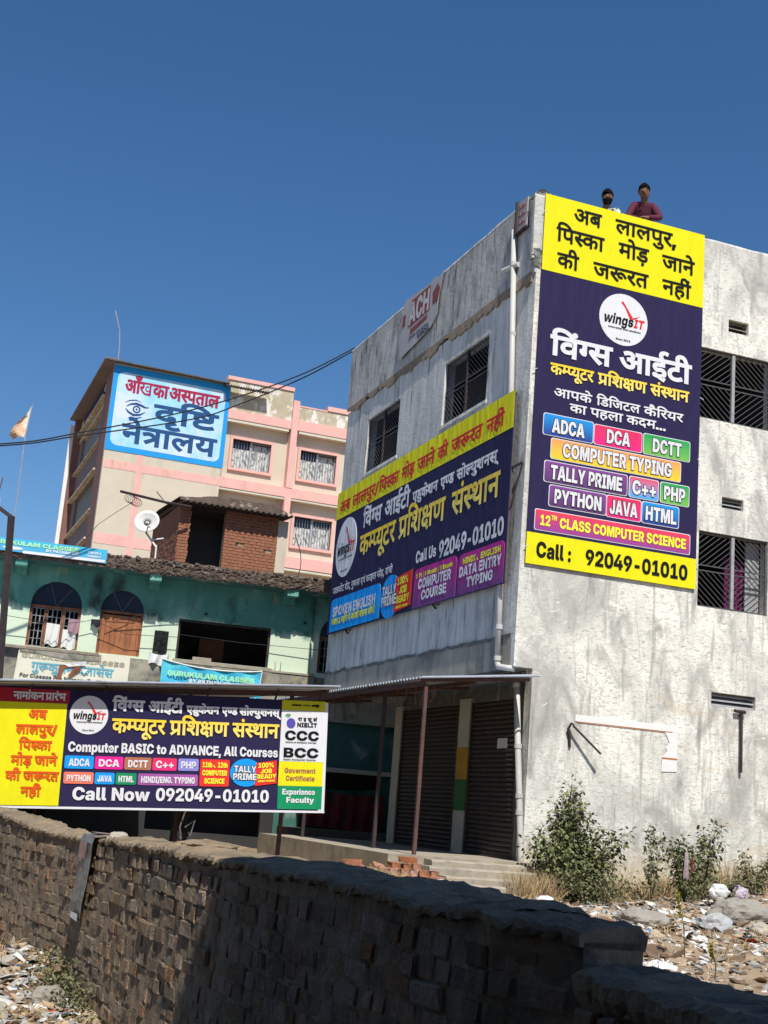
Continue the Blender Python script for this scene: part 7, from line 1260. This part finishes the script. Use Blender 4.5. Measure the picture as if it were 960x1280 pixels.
    mo = Vector((hd[0] + hx * .02, hd[1] - .094, hd[2] - .045)); mb.bar(tuple((mo - Vector((.024, 0, 0))) * S), tuple((mo + Vector((.024, 0, 0))) * S), .008 * S)
    if beard:
        vs = []; 
        for j in range(5):
            for k in range(11):
                a = pi * (1.02 + .96 * k / 10); zz = -.01 - .024 * j; r = .094 - .008 * j; vs.append((Vector((hd[0] + hx * .015, hd[1] - .012, hd[2])) + Vector((cos(a) * r * .88, sin(a) * r * 1.0, zz - .03 * max(0, -sin(a))))) * S)
        mb.add(vs, [(j * 11 + k, j * 11 + k + 1, (j + 1) * 11 + k + 1, (j + 1) * 11 + k) for j in range(4) for k in range(10)])
    mb.build('brows_and_beard' if beard else 'brows_and_mouth', M_HAIR, t, local=True, smooth=True)
    return t
person('man in a maroon shirt leaning on the parapet with folded forearms above the tall banner', (11.36, 18.82, 10.90), radians(-22), 1.08, M_MAROON, .30,
       (((-.27, -.34, 1.13), (-.06, -.50, 1.02)), ((.25, -.40, 1.12), (-.02, -.53, 1.05))), (-.6, 0))
person('bearded man in a pale patterned shirt behind the tall banner, left of the other', (10.70, 18.86, 10.66), radians(-35), 1.08, M_LIGHTSHIRT, .26,
       (((-.27, -.28, 1.12), (-.12, -.44, .98)), ((.26, -.28, 1.12), (.12, -.44, .98))), (.5, 0), beard=True)

# ------------------------------------------------------------ foreground brick wall
bw = thing('brick_wall', 'long weathered brick wall with a rough cement coping crossing the foreground', 'wall', (1.7, 6.0, 0.0))
PATH = [Vector(p) for p in WNEAR]
def thick(y):
    K = [(3.5, .31), (3.9, .42), (4.6, .62), (5.5, .64), (7.0, .56), (9.0, .42), (11.0, .36), (17.0, .36)]
    if y <= K[0][0]: return K[0][1]
    for (a, p), (b, q) in zip(K, K[1:]):
        if y <= b: return p + (q - p) * (y - a) / (b - a)
    return K[-1][1]
seg = [0.0]
for a, b in zip(PATH, PATH[1:]): seg.append(seg[-1] + (b - a).length)
LEN = seg[-1]
def at(s):
    s = max(0.0, min(LEN, s))
    for i in range(len(PATH) - 1):
        if s <= seg[i + 1] + 1e-9:
            t = (s - seg[i]) / (seg[i + 1] - seg[i]); p = PATH[i].lerp(PATH[i + 1], t); d = (PATH[i + 1] - PATH[i]).normalized()
            return p, Vector((-d.y, d.x)), WTOP[i] + (WTOP[i + 1] - WTOP[i]) * t, d
def WP(s, o, z):
    """s along the wall (far to near), o inward from the near face, z up"""
    p, nrm, top, d = at(s); return (p.x + nrm.x * o, p.y + nrm.y * o, z)
_, nn, _, dd_ = at(5.0)
SG = 1.0 if nn.x > 0 else -1.0
def WQ(s, o, z): p, nrm, top, d = at(s); return (p.x + SG * nrm.x * o, p.y + SG * nrm.y * o, z)
def wz(s): return at(s)[2] + .012 + .018 * noise.noise((s * 1.7, 2.0, 0)) + .012 * noise.noise((s * 6, 5, 0))
mb = MB(); n = int(LEN / .05); vs = []
ZS = [-.1 + .06 * k for k in range(21)]; nk = len(ZS) + 3
for i in range(n + 1):
    s = LEN * i / n
    for z in ZS: vs.append(WQ(s, .007 + .014 * noise.noise((s * 9, z * 9, 1)), z))
    TH = thick(at(s)[0].y); vs.append(WQ(s, .02, wz(s) - .035)); vs.append(WQ(s, TH - .02, wz(s) - .035)); vs.append(WQ(s, TH - .02, .2))
mb.add(vs, [(i * nk + k, i * nk + k + 1, (i + 1) * nk + 1 + k, (i + 1) * nk + k) for i in range(n) for k in range(nk - 1)] + [tuple(range(nk)), tuple(n * nk + k for k in range(nk - 1, -1, -1))])
mb.build('mortar_core', M_MORTAR, bw)
# coping: lumpy cement, finely cut
mb = MB(); n = int(LEN / .026); prof = [(.03, -.045), (-.004, -.040), (-.010, -.022), (-.002, -.006), (.025, .0), (.06, .003), (.10, .005), (.15, .007), (.20, .008), (.25, .009), (.30, .009), (.34, .006), (.38, .003), (.41, .0), (.43, -.006), (.44, -.03), (.43, -.06)]; vs = []; kp = len(prof)
for i in range(n + 1):
    s = LEN * i / n; top = wz(s)
    for o, h in prof:
        o = o * thick(at(s)[0].y) / .44 if o > .03 else o
        q = noise.noise((s * 9, o * 12, h * 9)) * .014 + noise.noise((s * 26, o * 34, h * 30)) * .016 + noise.noise((s * 60, o * 70, h * 60)) * .010 + noise.noise((s * 2.3, o * 3, 5)) * .016
        vs.append(WQ(s, o + .5 * q + (.015 * noise.noise((s * 3.3, 0, 9)) if o < .05 else 0), top + h + q))
mb.add(vs, [(i * kp + k, i * kp + k + 1, (i + 1) * kp + k + 1, (i + 1) * kp + k) for i in range(n) for k in range(kp - 1)] + [tuple(range(kp)), tuple(n * kp + k for k in range(kp - 1, -1, -1))])
mb.build('coping', M_CAP, bw)
# rough brick shapes shared by all the bricks of the face
def brick_mesh(L, seed):
    r = random.Random(seed); bm = bmesh.new(); bmesh.ops.create_cube(bm, size=1.0)
    bmesh.ops.bevel(bm, geom=list(bm.edges), offset=.075, segments=1, profile=.6, affect='EDGES')
    me = bpy.data.meshes.new('brick')
    for v in bm.verts: v.co.x *= L; v.co.y *= .10; v.co.z *= .074; v.co += Vector((r.uniform(-.009, .009), r.uniform(-.005, .005), r.uniform(-.007, .007)))
    bmesh.ops.triangulate(bm, faces=[f for f in bm.faces if len(f.verts) > 4]); bm.to_mesh(me); bm.free(); me.materials.append(M_BRICK); return me
HEADS = [brick_mesh(.100, k) for k in range(5)]; STR = [brick_mesh(.215, 20 + k) for k in range(5)]
slots = []
z = .02; r = 0
while z < 1.18:
    s = rnd(0, .1)
    while s < LEN - .06:
        head = rnd(0, 1) < .78; L = .100 if head else .215
        c = s + L / 2; s += L + rnd(.010, .022)
        if c > LEN - L / 2 - .01: continue
        gap = wz(c) - .050 - (z + .044) - .03
        if gap < 0.0 or rnd(0, 1) < .03: continue
        slots.append((c, z + .044 + rnd(-.006, .006), head))
    z += .086; r += 1
# keep what the camera side shows: sort by distance from the viewer
def dist(sl): p = WQ(sl[0], 0, sl[1]); return sqrt(p[0] ** 2 + p[1] ** 2 + (p[2] - 1.6) ** 2)
vis = [s for s in slots if WQ(s[0], 0, s[1])[1] < 14.5]
def in_view(sl):
    p = cam.matrix_world.inverted() @ Vector(WQ(sl[0], 0, sl[1])); return abs(p.x / p.z) < .305 and abs(p.y / p.z) < .405
shown = sorted([s for s in vis if in_view(s)], key=dist); near = set(id(s) for s in shown[:292])
binv = wmat(bw).inverted()
far = MB()
for sl in slots:
    c, zc, head = sl; p, nrm, top, d = at(c); ang = atan2(d.y, d.x); mesh = random.choice(HEADS if head else STR)
    off = .0535 + rnd(-.008, .008) - (.010 if rnd(0, 1) < .08 else 0); loc = Vector(WQ(c, off, zc)); rot = Matrix.Rotation(ang + rnd(-.04, .04), 4, 'Z') @ Matrix.Rotation(rnd(-.03, .03), 4, 'Y')
    if id(sl) in near:
        o = bpy.data.objects.new('brick', mesh); COL.objects.link(o); o.parent = bw; o.matrix_local = binv @ Matrix.Translation(loc) @ rot
        o.scale = (rnd(.94, 1.04), 1, rnd(.93, 1.03))
    else:
        M = Matrix.Translation(loc) @ rot; far.add([M @ v.co for v in mesh.vertices], [tuple(f.vertices) for f in mesh.polygons])
far.build('far_brickwork', M_BRICK, bw, kind='stuff')
# lower continuation of the wall with the step, right at the front
lw = [Vector((2.03, 3.55)), Vector((2.01, 2.7)), Vector((1.95, 1.2))]
mb = MB(); vs = []; n = 110
prof = [(.02, -1.3), (.015, -.10), (-.012, -.06), (-.012, -.02), (.02, .0), (.08, .004), (.15, .008), (.22, .008), (.29, .004), (.36, -.004), (.39, -.03), (.39, -.3), (.38, -1.0)]; kp = len(prof)
for i in range(n + 1):
    t = i / n; p = lw[0].lerp(lw[1], min(1, t * 2.75)) if t < .364 else lw[1].lerp(lw[2], (t - .364) / .636)
    for o, h in prof:
        q = noise.noise((t * 22, o * 12, h * 9)) * .02 + noise.noise((t * 62, o * 34, h * 30)) * .014 + noise.noise((t * 150, o * 70, 2)) * .006
        vs.append((p.x + o + q * .5, p.y - (.0 if i else -.02), 1.195 - .02 * t + h + q))
mb.add(vs, [(i * kp + k, i * kp + k + 1, (i + 1) * kp + k + 1, (i + 1) * kp + k) for i in range(n) for k in range(kp - 1)]); mb.build('lower_coping', M_CAP, bw)
for r in range(9):
    z = 1.06 - r * .1; y = 3.50 - (.06 if r % 2 else 0)
    while y > 2.0:
        L = .112 if rnd(0, 1) < .6 else .215; o = bpy.data.objects.new('brick', random.choice(HEADS if L < .2 else STR)); COL.objects.link(o); o.parent = bw
        o.matrix_local = binv @ Matrix.Translation((2.045 + rnd(-.012, .012), y - L / 2, z)) @ Matrix.Rotation(pi / 2 + rnd(-.04, .04), 4, 'Z'); y -= L + .015
        if r > 3: break
mb = MB(); mb.box(2.04, 2.40, 1.2, 3.52, -.1, 1.12); mb.build('lower_core', M_MORTAR, bw)

# things lying on and hanging over the wall
def rock(name, loc, size, m, label, cat, seed=0, sub=4, flat=1.0, group=None):
    bm = bmesh.new(); bmesh.ops.create_icosphere(bm, subdivisions=sub, radius=1)
    for v in bm.verts:
        k = 1 + .35 * noise.noise(v.co * 1.3 + Vector((seed * 3.1, 0, 0))) + .14 * noise.noise(v.co * 3.4 + Vector((0, seed, 0))) + .05 * noise.noise(v.co * 11 + Vector((seed, 0, 0)))
        v.co = Vector((v.co.x * size[0] * k, v.co.y * size[1] * k, v.co.z * size[2] * k * flat))
    me = bpy.data.meshes.new(name); bm.to_mesh(me); bm.free(); me.materials.append(m); o = bpy.data.objects.new(name, me); COL.objects.link(o); o.location = loc
    o.rotation_euler = (0, 0, seed * 1.3); tag(o, label, cat, group); return o
M_STONE = mat('pale stone', (0.42, 0.38, 0.31), 0.95, 0.2, 9.0, 6, 0.8, 20.0)
M_GREYSTONE = mat('grey concrete lump', (0.30, 0.275, 0.235), 0.95, 0.15, 7.0, 6, 0.8, 16.0)
p = WQ(4.65, .16, 0); rock('stone', (1.68, 9.35, at(6.0)[2] + .055), (.085, .06, .045), M_STONE, 'pale stone lying on top of the brick wall', 'stone', 3)
rock('cement_lump', (1.93, 7.85, 1.315), (.20, .11, .035), M_CAP, 'flat lump of cement lying on the far edge of the brick wall', 'stone', 5)
pouch = thing('plastic_wrapper', 'empty clear and red plastic wrapper hanging down over the brick wall', 'wrapper', WQ(6.85, -.05, 1.0))
sK = 6.85
mb = MB(); vs = []
pr = [(.16, .035), (.06, .04), (-.02, .03), (-.045, -.02), (-.05, -.13), (-.055, -.28), (-.06, -.43), (-.05, -.53)]
for j, (o, h) in enumerate(pr):
    for k in range(7): s_ = sK - .17 + .36 * k / 6 - .02 * j * .4; vs.append(WQ(s_, o - .012 * sin(k * 1.1 + j), at(sK)[2] + h))
mb.add(vs, [(j * 7 + k, j * 7 + k + 1, j * 7 + 8 + k, j * 7 + 7 + k) for j in range(7) for k in range(6)])
mb.build('film', mat('dull wrapper film', (0.17, 0.17, 0.17), 0.35, 0.3, 14.0, bump=0.6, bscale=25.0, stains=(((0.45, 0.42, 0.38), 9.0, 0.58, 0.7, 1.0),)), pouch)
mb = MB(); q = [WQ(sK - .115 + .0, -.064, at(sK)[2] - .02), WQ(sK + .10, -.064, at(sK)[2] - .02), WQ(sK + .095, -.07, at(sK)[2] - .13), WQ(sK - .12, -.07, at(sK)[2] - .13)]; mb.add(q, [(0, 1, 2, 3)]); mb.add([WQ(sK - .11, .15, at(sK)[2] + .045), WQ(sK + .11, .15, at(sK)[2] + .045), WQ(sK + .11, .0, at(sK)[2] + .05), WQ(sK - .11, .0, at(sK)[2] + .05)], [(0, 1, 2, 3)]); mb.build('red_print', mat('faded wrapper print', (0.36, 0.22, 0.20), 0.5, 0.3, 8.0), pouch)
mb = MB(); mb.add([WQ(sK - .135, -.067, at(sK)[2] - .50), WQ(sK + .08, -.067, at(sK)[2] - .50), WQ(sK + .08, -.067, at(sK)[2] - .55), WQ(sK - .135, -.067, at(sK)[2] - .54)], [(0, 1, 2, 3)]); mb.build('white_edge', M_PAPER, pouch)

# ------------------------------------------------------------ plants
def leaf(mb, p, d, up, L, W):
    d = d.normalized(); s = d.cross(up)
    s = s.normalized() if s.length > .01 else d.orthogonal().normalized(); u = s.cross(d)
    mb.add([p, p + d * L * .45 + s * W / 2 + u * L * .06, p + d * L - u * L * .10, p + d * L * .45 - s * W / 2 + u * L * .06], [(0, 1, 2), (0, 2, 3)], raw=True)
def rv(): return Vector((rnd(-1, 1), rnd(-1, 1), rnd(-1, 1)))
def bush(name, label, base, limbs, nleaf, leafL, m, cat='bush', spread=.22, group=None):
    t = thing(name, label, cat, base, group=group); B = Vector(base); st = MB(); lf = MB()
    for (tip, r0) in limbs:
        T = B + Vector(tip); pts = []; ctrl = B.lerp(T, .5) + rv() * .12; n = 9
        for i in range(n + 1):
            s = i / n; pts.append((1 - s) ** 2 * B + 2 * s * (1 - s) * ctrl + s * s * T)
        st.tube(pts, [r0 * (1 - .75 * i / n) for i in range(n + 1)], 5)
        for k in range(nleaf):
            s = rnd(.15, 1.0) ** .8; i = min(n - 1, int(s * n)); c = pts[i].lerp(pts[i + 1], s * n - i)
            if k % 9 == 0:
                q = c + rv() * spread * .8; st.tube([c, (c + q) / 2 + rv() * .02, q], [.004, .003, .002], 3)
            off = rv(); off.z *= .8; c = c + off * spread * (1.1 - .55 * s)
            if c.z < ground_z(c.x, c.y, False) + .02: continue
            dn = off.normalized() * .7 + Vector((0, 0, -.35)) + rv() * .5
            leaf(lf, c, dn, Vector((0, 0, 1)) + rv() * .5, leafL * rnd(.6, 1.25), leafL * rnd(.5, .8))
    st.build('stems', M_STALK, t); lf.build('foliage', m, t, kind='stuff'); return t
G = lambda x, y: (x, y, ground_z(x, y) - .02)
limbs = [((rnd(-.60, .85), rnd(-.45, .3), rnd(.45, 1.15)), .016) for _ in range(22)] + [((-.05 + rnd(-.22, .28), rnd(-.15, .15), rnd(1.2, 1.72)), .018) for _ in range(11)] + [((.55, 0, 1.1), .012), ((.42, .1, 1.25), .012), ((-.45, -.1, 1.0), .012)]
bush('leafy_bush', 'big green leafy bush against the foot of the front wall near the corner', G(9.58, 17.25), limbs, 150, .080, M_LEAF, spread=.25)
limbs = [((rnd(-.75, .75), rnd(-.5, .2), rnd(.12, .5)), .010) for _ in range(18)]
bush('low_bush', 'low dusty bush spreading in front of the tall leafy bush', G(9.75, 16.9), limbs, 75, .055, M_LEAFDUST)
def weed(label, x, y, h, n, m=M_LEAFDUST, leafL=.07, spread=.10, w=.35, group='weeds along the front wall'):
    limbs = [((rnd(-w, w), rnd(-.15, .15), h * rnd(.7, 1.0)), .006) for _ in range(n)]
    return bush('weed', label, G(x, y), limbs, 60, leafL, m, 'weed', spread, group)
weed('tall upright weed at the left of the clump before the wall', 10.85, 17.0, 1.15, 5, w=.14)
weed('bushy dark weed in the middle of the clump before the wall', 11.30, 16.8, 1.0, 13, M_LEAF, w=.42)
weed('upright weed at the right of the clump before the wall', 11.75, 17.0, 1.2, 9, w=.30)
weed('sparse weed nearest the right edge against the wall', 12.75, 17.2, .7, 7, w=.45)
weed('low weed hiding the foot of the clump beside the rags', 11.6, 16.4, .4, 9, w=.5)
weed('small olive weed in front of the concrete lump', 11.9, 15.2, .35, 6, w=.4)
# clumps of dry grass and flowering stalks
def tuft(mb, x, y, n, h, w, z=None):
    for k in range(n):
        bx, by = x + rnd(-w, w) * .5, y + rnd(-w, w) * .5; z0 = ground_z(bx, by) if z is None else z; a = Vector((bx, by, z0)); d = Vector((rnd(-1, 1) * w, rnd(-1, 1) * w, h * rnd(.5, 1.1)))
        s = d.cross(Vector((rnd(-1, 1), rnd(-1, 1), 0))).normalized() * .004
        mid = a + d * .6 + Vector((0, 0, .03)); mb.add([a - s, a + s, mid + s * .8, mid - s * .8, a + d], [(0, 1, 2, 3), (3, 2, 4)], raw=True)
tf = thing('dry_shrub', 'pale dried shrub of straw stems beside the entrance steps', 'shrub', G(8.95, 16.75)); mb = MB()
for k in range(10): tuft(mb, 8.75 + rnd(-.35, .35), 16.75 + rnd(-.2, .2), 70, .42, .25)
mb.build('straw', M_STRAW, tf, kind='stuff')
mb = MB()
for k in range(60): x = rnd(9.6, 14.2); tuft(mb, x, 17.95 - rnd(0, .5), 26, .30 + .25 * (x > 11.8), .16)
for k in range(40): tuft(mb, rnd(5.0, 6.4), rnd(15.4, 16.5), 16, .16, .12)
for k in range(160): tuft(mb, rnd(5.5, 13), rnd(9, 17.5), 9, .13, .15)
for k in range(35): y = rnd(7.2, 13.5); tuft(mb, wall_x(y) - rnd(.05, .9), y, 9, .10, .16)
tag(mb.build('dry_grass', M_STRAW), 'dry straw coloured grass among the litter and along the wall foot', 'grass', kind='stuff')
mb = MB()
for k in range(1500):
    x, y = rnd(9.8, 13.9), 18.1 - abs(random.gauss(0, .45)); c = Vector((x, y, ground_z(x, y) + rnd(.02, .22))); leaf(mb, c, rv(), Vector((0, 0, 1)), .05, .03)
for k in range(1100):
    y = random.gauss(9.35, .35); x = wall_x(y) - abs(random.gauss(0, .12)) - .05; c = Vector((x, y, ground_z(x, y) + abs(random.gauss(0, .10)))); leaf(mb, c, rv(), Vector((0, 0, 1)), .035, .02)
for k in range(500):
    x, y = rnd(4.9, 6.3), rnd(15.5, 16.6); leaf(mb, Vector((x, y, ground_z(x, y) + rnd(0, .15))), rv(), Vector((0, 0, 1)), .04, .025)
tag(mb.build('ground_cover', M_LEAFDUST), 'small dusty green plants creeping at the foot of the walls', 'plants', kind='stuff')
for x, y, h, lab in ((6.95, 10.3, .62, 'single stalk with a yellow flower spike standing in the litter'), (6.35, 9.0, .30, 'short yellow flower spike at the bottom right in the litter')):
    t = thing('flower_stalk', lab, 'plant', G(x, y)); b = Vector(G(x, y)); mb = MB(); tp = b + Vector((-.16 * h, 0, h)); mb.tube([b, b.lerp(tp, .5) + Vector((.03, 0, 0)), tp], [.006, .005, .003], 4); mb.build('stalk', M_STALK, t)
    mb = MB()
    for k in range(90): s = rnd(.55, 1.0); leaf(mb, b.lerp(tp, s) + rv() * .012, rv() + Vector((0, 0, .6)), Vector((0, 0, 1)), .03, .018)
    mb.build('flower_spike', mat('yellow green florets', (0.34, 0.32, 0.04), 0.8, 0.3, 9.0, 3, 0), t, kind='stuff')

# ------------------------------------------------------------ litter, stones, bricks
LM = [mat('dirty white plastic', (0.62, 0.61, 0.58), 0.5, 0.15, 6.0, bump=0.4), mat('grey paper scrap', (0.36, 0.35, 0.34), 0.9, 0.2, 6.0, bump=0.4), mat('tan scrap', (0.40, 0.30, 0.20), 0.9, 0.25, 6.0, bump=0.4),
      mat('brown scrap', (0.17, 0.11, 0.07), 0.9, 0.3, 6.0, bump=0.4), mat('red scrap', (0.42, 0.07, 0.05), 0.7, 0.2, 6.0), mat('blue scrap', (0.10, 0.20, 0.34), 0.7, 0.2, 6.0), mat('dark scrap', (0.04, 0.04, 0.04), 0.8, 0.2, 6.0)]
def litter(name, label, spots, wts):
    mb = MB()
    for (x, y, s) in spots:
        mb.k = random.choices(range(7), wts)[0]; z = ground_z(x, y) + s * rnd(.05, .35); a = rnd(0, 2 * pi); n = random.choice((4, 5, 6)); tx, ty = rnd(-.5, .5), rnd(-.5, .5)
        R = [(s * rnd(.5, 1.1), 2 * pi * k / n + rnd(-.3, .3)) for k in range(n)]; st = rnd(.35, 1)
        top = []; 
        for r_, b in R:
            px, py = r_ * cos(b), r_ * sin(b) * st; qx, qy = px * cos(a) - py * sin(a), px * sin(a) + py * cos(a); top.append((x + qx, y + qy, z + tx * qx + ty * qy + rnd(-.12, .12) * s))
        h = s * rnd(.04, .3) if mb.k in (1, 2, 3) else .004
        c = (x, y, z + s * rnd(.0, .3)); bot = [(p[0], p[1], p[2] - h) for p in top]; m_ = len(top)
        mb.add(top + bot + [c], [(i, (i + 1) % m_, 2 * m_) for i in range(m_)] + [(i, m_ + i, m_ + (i + 1) % m_, (i + 1) % m_) for i in range(m_)])
    o = mb.build(name, LM); tag(o, label, 'litter', kind='stuff'); return o
sp = [(rnd(4.2, 14.2), rnd(7.6, 17.6), abs(random.gauss(.024, .022)) + .010) for _ in range(11500)]
sp += [(random.gauss(9.5, 1.6), random.gauss(14.5, 1.8), abs(random.gauss(.045, .035)) + .015) for _ in range(2200)]
litter('rubbish', 'scattered paper, plastic and rubble over the ground right of the brick wall', [s for s in sp if s[0] > wall_x(s[1]) + .6 and s[1] < 17.9], (24, 27, 26, 17, 1.5, .5, 4))
sp = []
for _ in range(5200): y = rnd(6.8, 14.0); sp.append((wall_x(y) - abs(random.gauss(.5, .45)) - .03, y, abs(random.gauss(.030, .024)) + .01))
litter('rubbish', 'scattered dry leaves, paper and rubble left of the brick wall', sp, (16, 26, 30, 18, 1, 2, 5))
rock('concrete_lump', (10.55, 14.5, ground_z(10.55, 14.5) + .12), (.36, .24, .20), M_GREYSTONE, 'biggest grey concrete lump among the litter at the right', 'rubble', 2)
rock('concrete_lump', (8.45, 13.4, ground_z(8.4, 13.4) + .06), (.30, .2, .14), M_GREYSTONE, 'flat grey slab of rubble behind the white bag', 'rubble', 7)
rock('stone', (9.8, 13.0, ground_z(9.8, 13.0) + .06), (.16, .12, .10), M_STONE, 'pale rounded stone in front of the biggest concrete lump', 'stone', 9)
rock('stone', (1.42, 11.6, ground_z(1.3, 11.6) + .10), (.17, .10, .12), M_STONE, 'pale stone leaning at the foot of the brick wall at the left', 'stone', 4)
rock('stone', (1.32, 9.15, ground_z(1.32, 9.15) + .03), (.12, .11, .09), M_GREYSTONE, 'round grey stone among the creeping plants at the bottom left', 'stone', 8)
rock('stone', (.95, 8.9, ground_z(.95, 8.9) + .03), (.15, .10, .06), M_STONE, 'flat pale stone lying in the litter at the lower left corner', 'stone', 6)
M_BAG = mat('white plastic bag', (0.70, 0.70, 0.70), 0.4, 0.08, 8.0, bump=0.8, bscale=14.0)
def bag(label, loc, size, seed, m=M_BAG, name='plastic_bag'):
    bm = bmesh.new(); bmesh.ops.create_icosphere(bm, subdivisions=3, radius=1)
    for v in bm.verts:
        k = 1 + .30 * noise.noise(v.co * 1.6 + Vector((seed, 0, 0))) + .22 * abs(noise.noise(v.co * 4.5 + Vector((0, seed, 0)))); v.co = Vector((v.co.x * size[0] * k, v.co.y * size[1] * k, v.co.z * size[2] * k))
    me = bpy.data.meshes.new(name); bm.to_mesh(me); bm.free(); me.materials.append(m); o = bpy.data.objects.new(name, me); COL.objects.link(o); o.location = loc; tag(o, label, 'plastic bag', 'plastic bags in the litter'); return o
bag('flat white plastic bag lying just beyond the step of the brick wall', (6.15, 9.5, ground_z(6.15, 9.5) + .04), (.16, .11, .05), 1)
bag('crumpled white bag caught on the low weeds before the wall', (11.4, 16.1, ground_z(11.4, 16.1) + .22), (.14, .08, .11), 2)
bag('greyish transparent bag between the concrete lumps', (9.3, 13.2, ground_z(9.3, 13.2) + .09), (.22, .16, .12), 3, mat('cloudy plastic', (0.42, 0.42, 0.42), 0.3, 0.15, 8.0, bump=0.8, bscale=14.0))
bag('lilac tinted bag below the upright weeds', (11.9, 16.3, ground_z(11.9, 16.3) + .2), (.12, .08, .10), 4, mat('lilac plastic', (0.48, 0.40, 0.48), 0.4, 0.15, 8.0, bump=0.8, bscale=14.0))
bag('small white bag at the foot of the big leafy bush', (8.6, 16.0, ground_z(8.6, 16.0) + .04), (.12, .09, .06), 5)
cl = folds(lambda u, d, v: (u, 16.35 + d, v), 10.99, 11.05, 1.0, 1.38, 0, .03, 1.4, n=10, rows=10).build('pale_rag', mat('pale pink rag', (0.48, 0.38, 0.40), 0.9, 0.3, 20.0)); tag(cl, 'narrow pale rag hanging upright in the weeds', 'rag')
cl = folds(lambda u, d, v: (u, 16.3 + d, v), 11.07, 11.10, 1.1, 1.3, 0, .01, 1, n=4).build('dark_red_rag', mat('dark red rag', (0.20, 0.02, 0.03), 0.9)); tag(cl, 'dark red rag behind the pale one in the weeds', 'rag')
cd = litter('cardboard_pile', 'flattened brown cardboard pieces heaped at the right', [(random.gauss(7.3, .3), random.gauss(10.3, .3), rnd(.08, .16)) for _ in range(26)], (10, 10, 30, 50, 0, 0, 0))
# loose bricks stacked beside the steps
bm_ = bmesh.new(); bmesh.ops.create_cube(bm_, size=1.0); bmesh.ops.bevel(bm_, geom=list(bm_.edges), offset=.05, segments=1, profile=.6, affect='EDGES')
LB = []
for k in range(4):
    b2_ = bm_.copy(); r_ = random.Random(50 + k); me = bpy.data.meshes.new('loose_brick'); L = (.23, .23, .16, .12)[k]
    for v in b2_.verts: v.co.x *= L; v.co.y *= .11; v.co.z *= .075; v.co += Vector((r_.uniform(-.01, .01), r_.uniform(-.01, .01), r_.uniform(-.007, .007)))
    b2_.to_mesh(me); b2_.free(); me.materials.append(M_LOOSEBRICK); LB.append(me)
spots = []
g0 = ground_z(6.6, 16.3, False) 
for row in range(3):
    for i in range((8, 6, 3)[row]):
        spots.append((6.20 + i * .145 + row * .17 + rnd(-.03, .03), 16.32 + rnd(-.07, .07), g0 + .03 + row * .076, pi / 2 + rnd(-.28, .28), rnd(-.06, .06), 3 if rnd(0, 1) < .3 else 1, 'stacked', row))
for i in range(9): spots.append((5.45 + i * .11 + rnd(-.05, .05), 16.25 + rnd(-.15, .15), g0 + .06 + rnd(0, .14) * (i > 3), rnd(0, 3), rnd(-.5, .5), random.choice((0, 2, 3)), 'tumbled', 0))
for i in range(6): spots.append((4.95 + i * .13, 15.9 + rnd(-.2, .2), g0 + .03 + rnd(0, .05), rnd(0, 3), rnd(-.3, .3), random.choice((2, 3)), 'loose', 0))
spots.append((6.72, 16.30, g0 + .03 + 3 * .077, .1, .05, 0, 'top', 4))
names_ = {0: 'bottom', 1: 'second', 2: 'third', 3: 'upper'}
ordn = ['first', 'second', 'third', 'fourth', 'fifth', 'sixth', 'seventh', 'eighth', 'ninth']
cnt = {}
for i, (x, y, z, a, b, k, kind, row) in enumerate(sorted(spots, key=lambda q: q[0])):
    o = bpy.data.objects.new('loose_brick', LB[k]); COL.objects.link(o); o.location = (x, y, z); o.rotation_euler = (b, b * .6, a)
    key = (kind, row); cnt[key] = cnt.get(key, 0) + 1; q = ordn[cnt[key] - 1]
    if kind == 'stacked': lab = f'{q} reddish brick from the left in the {names_[row]} row of the low pile'
    elif kind == 'tumbled': lab = f'{q} broken brick from the left, tumbled beside the low pile'
    elif kind == 'loose': lab = f'{q} brick fragment from the left in the grass far from the pile'
    else: lab = 'single whole brick lying flat on top of the low pile'
    tag(o, lab, 'brick', 'loose bricks beside the steps')
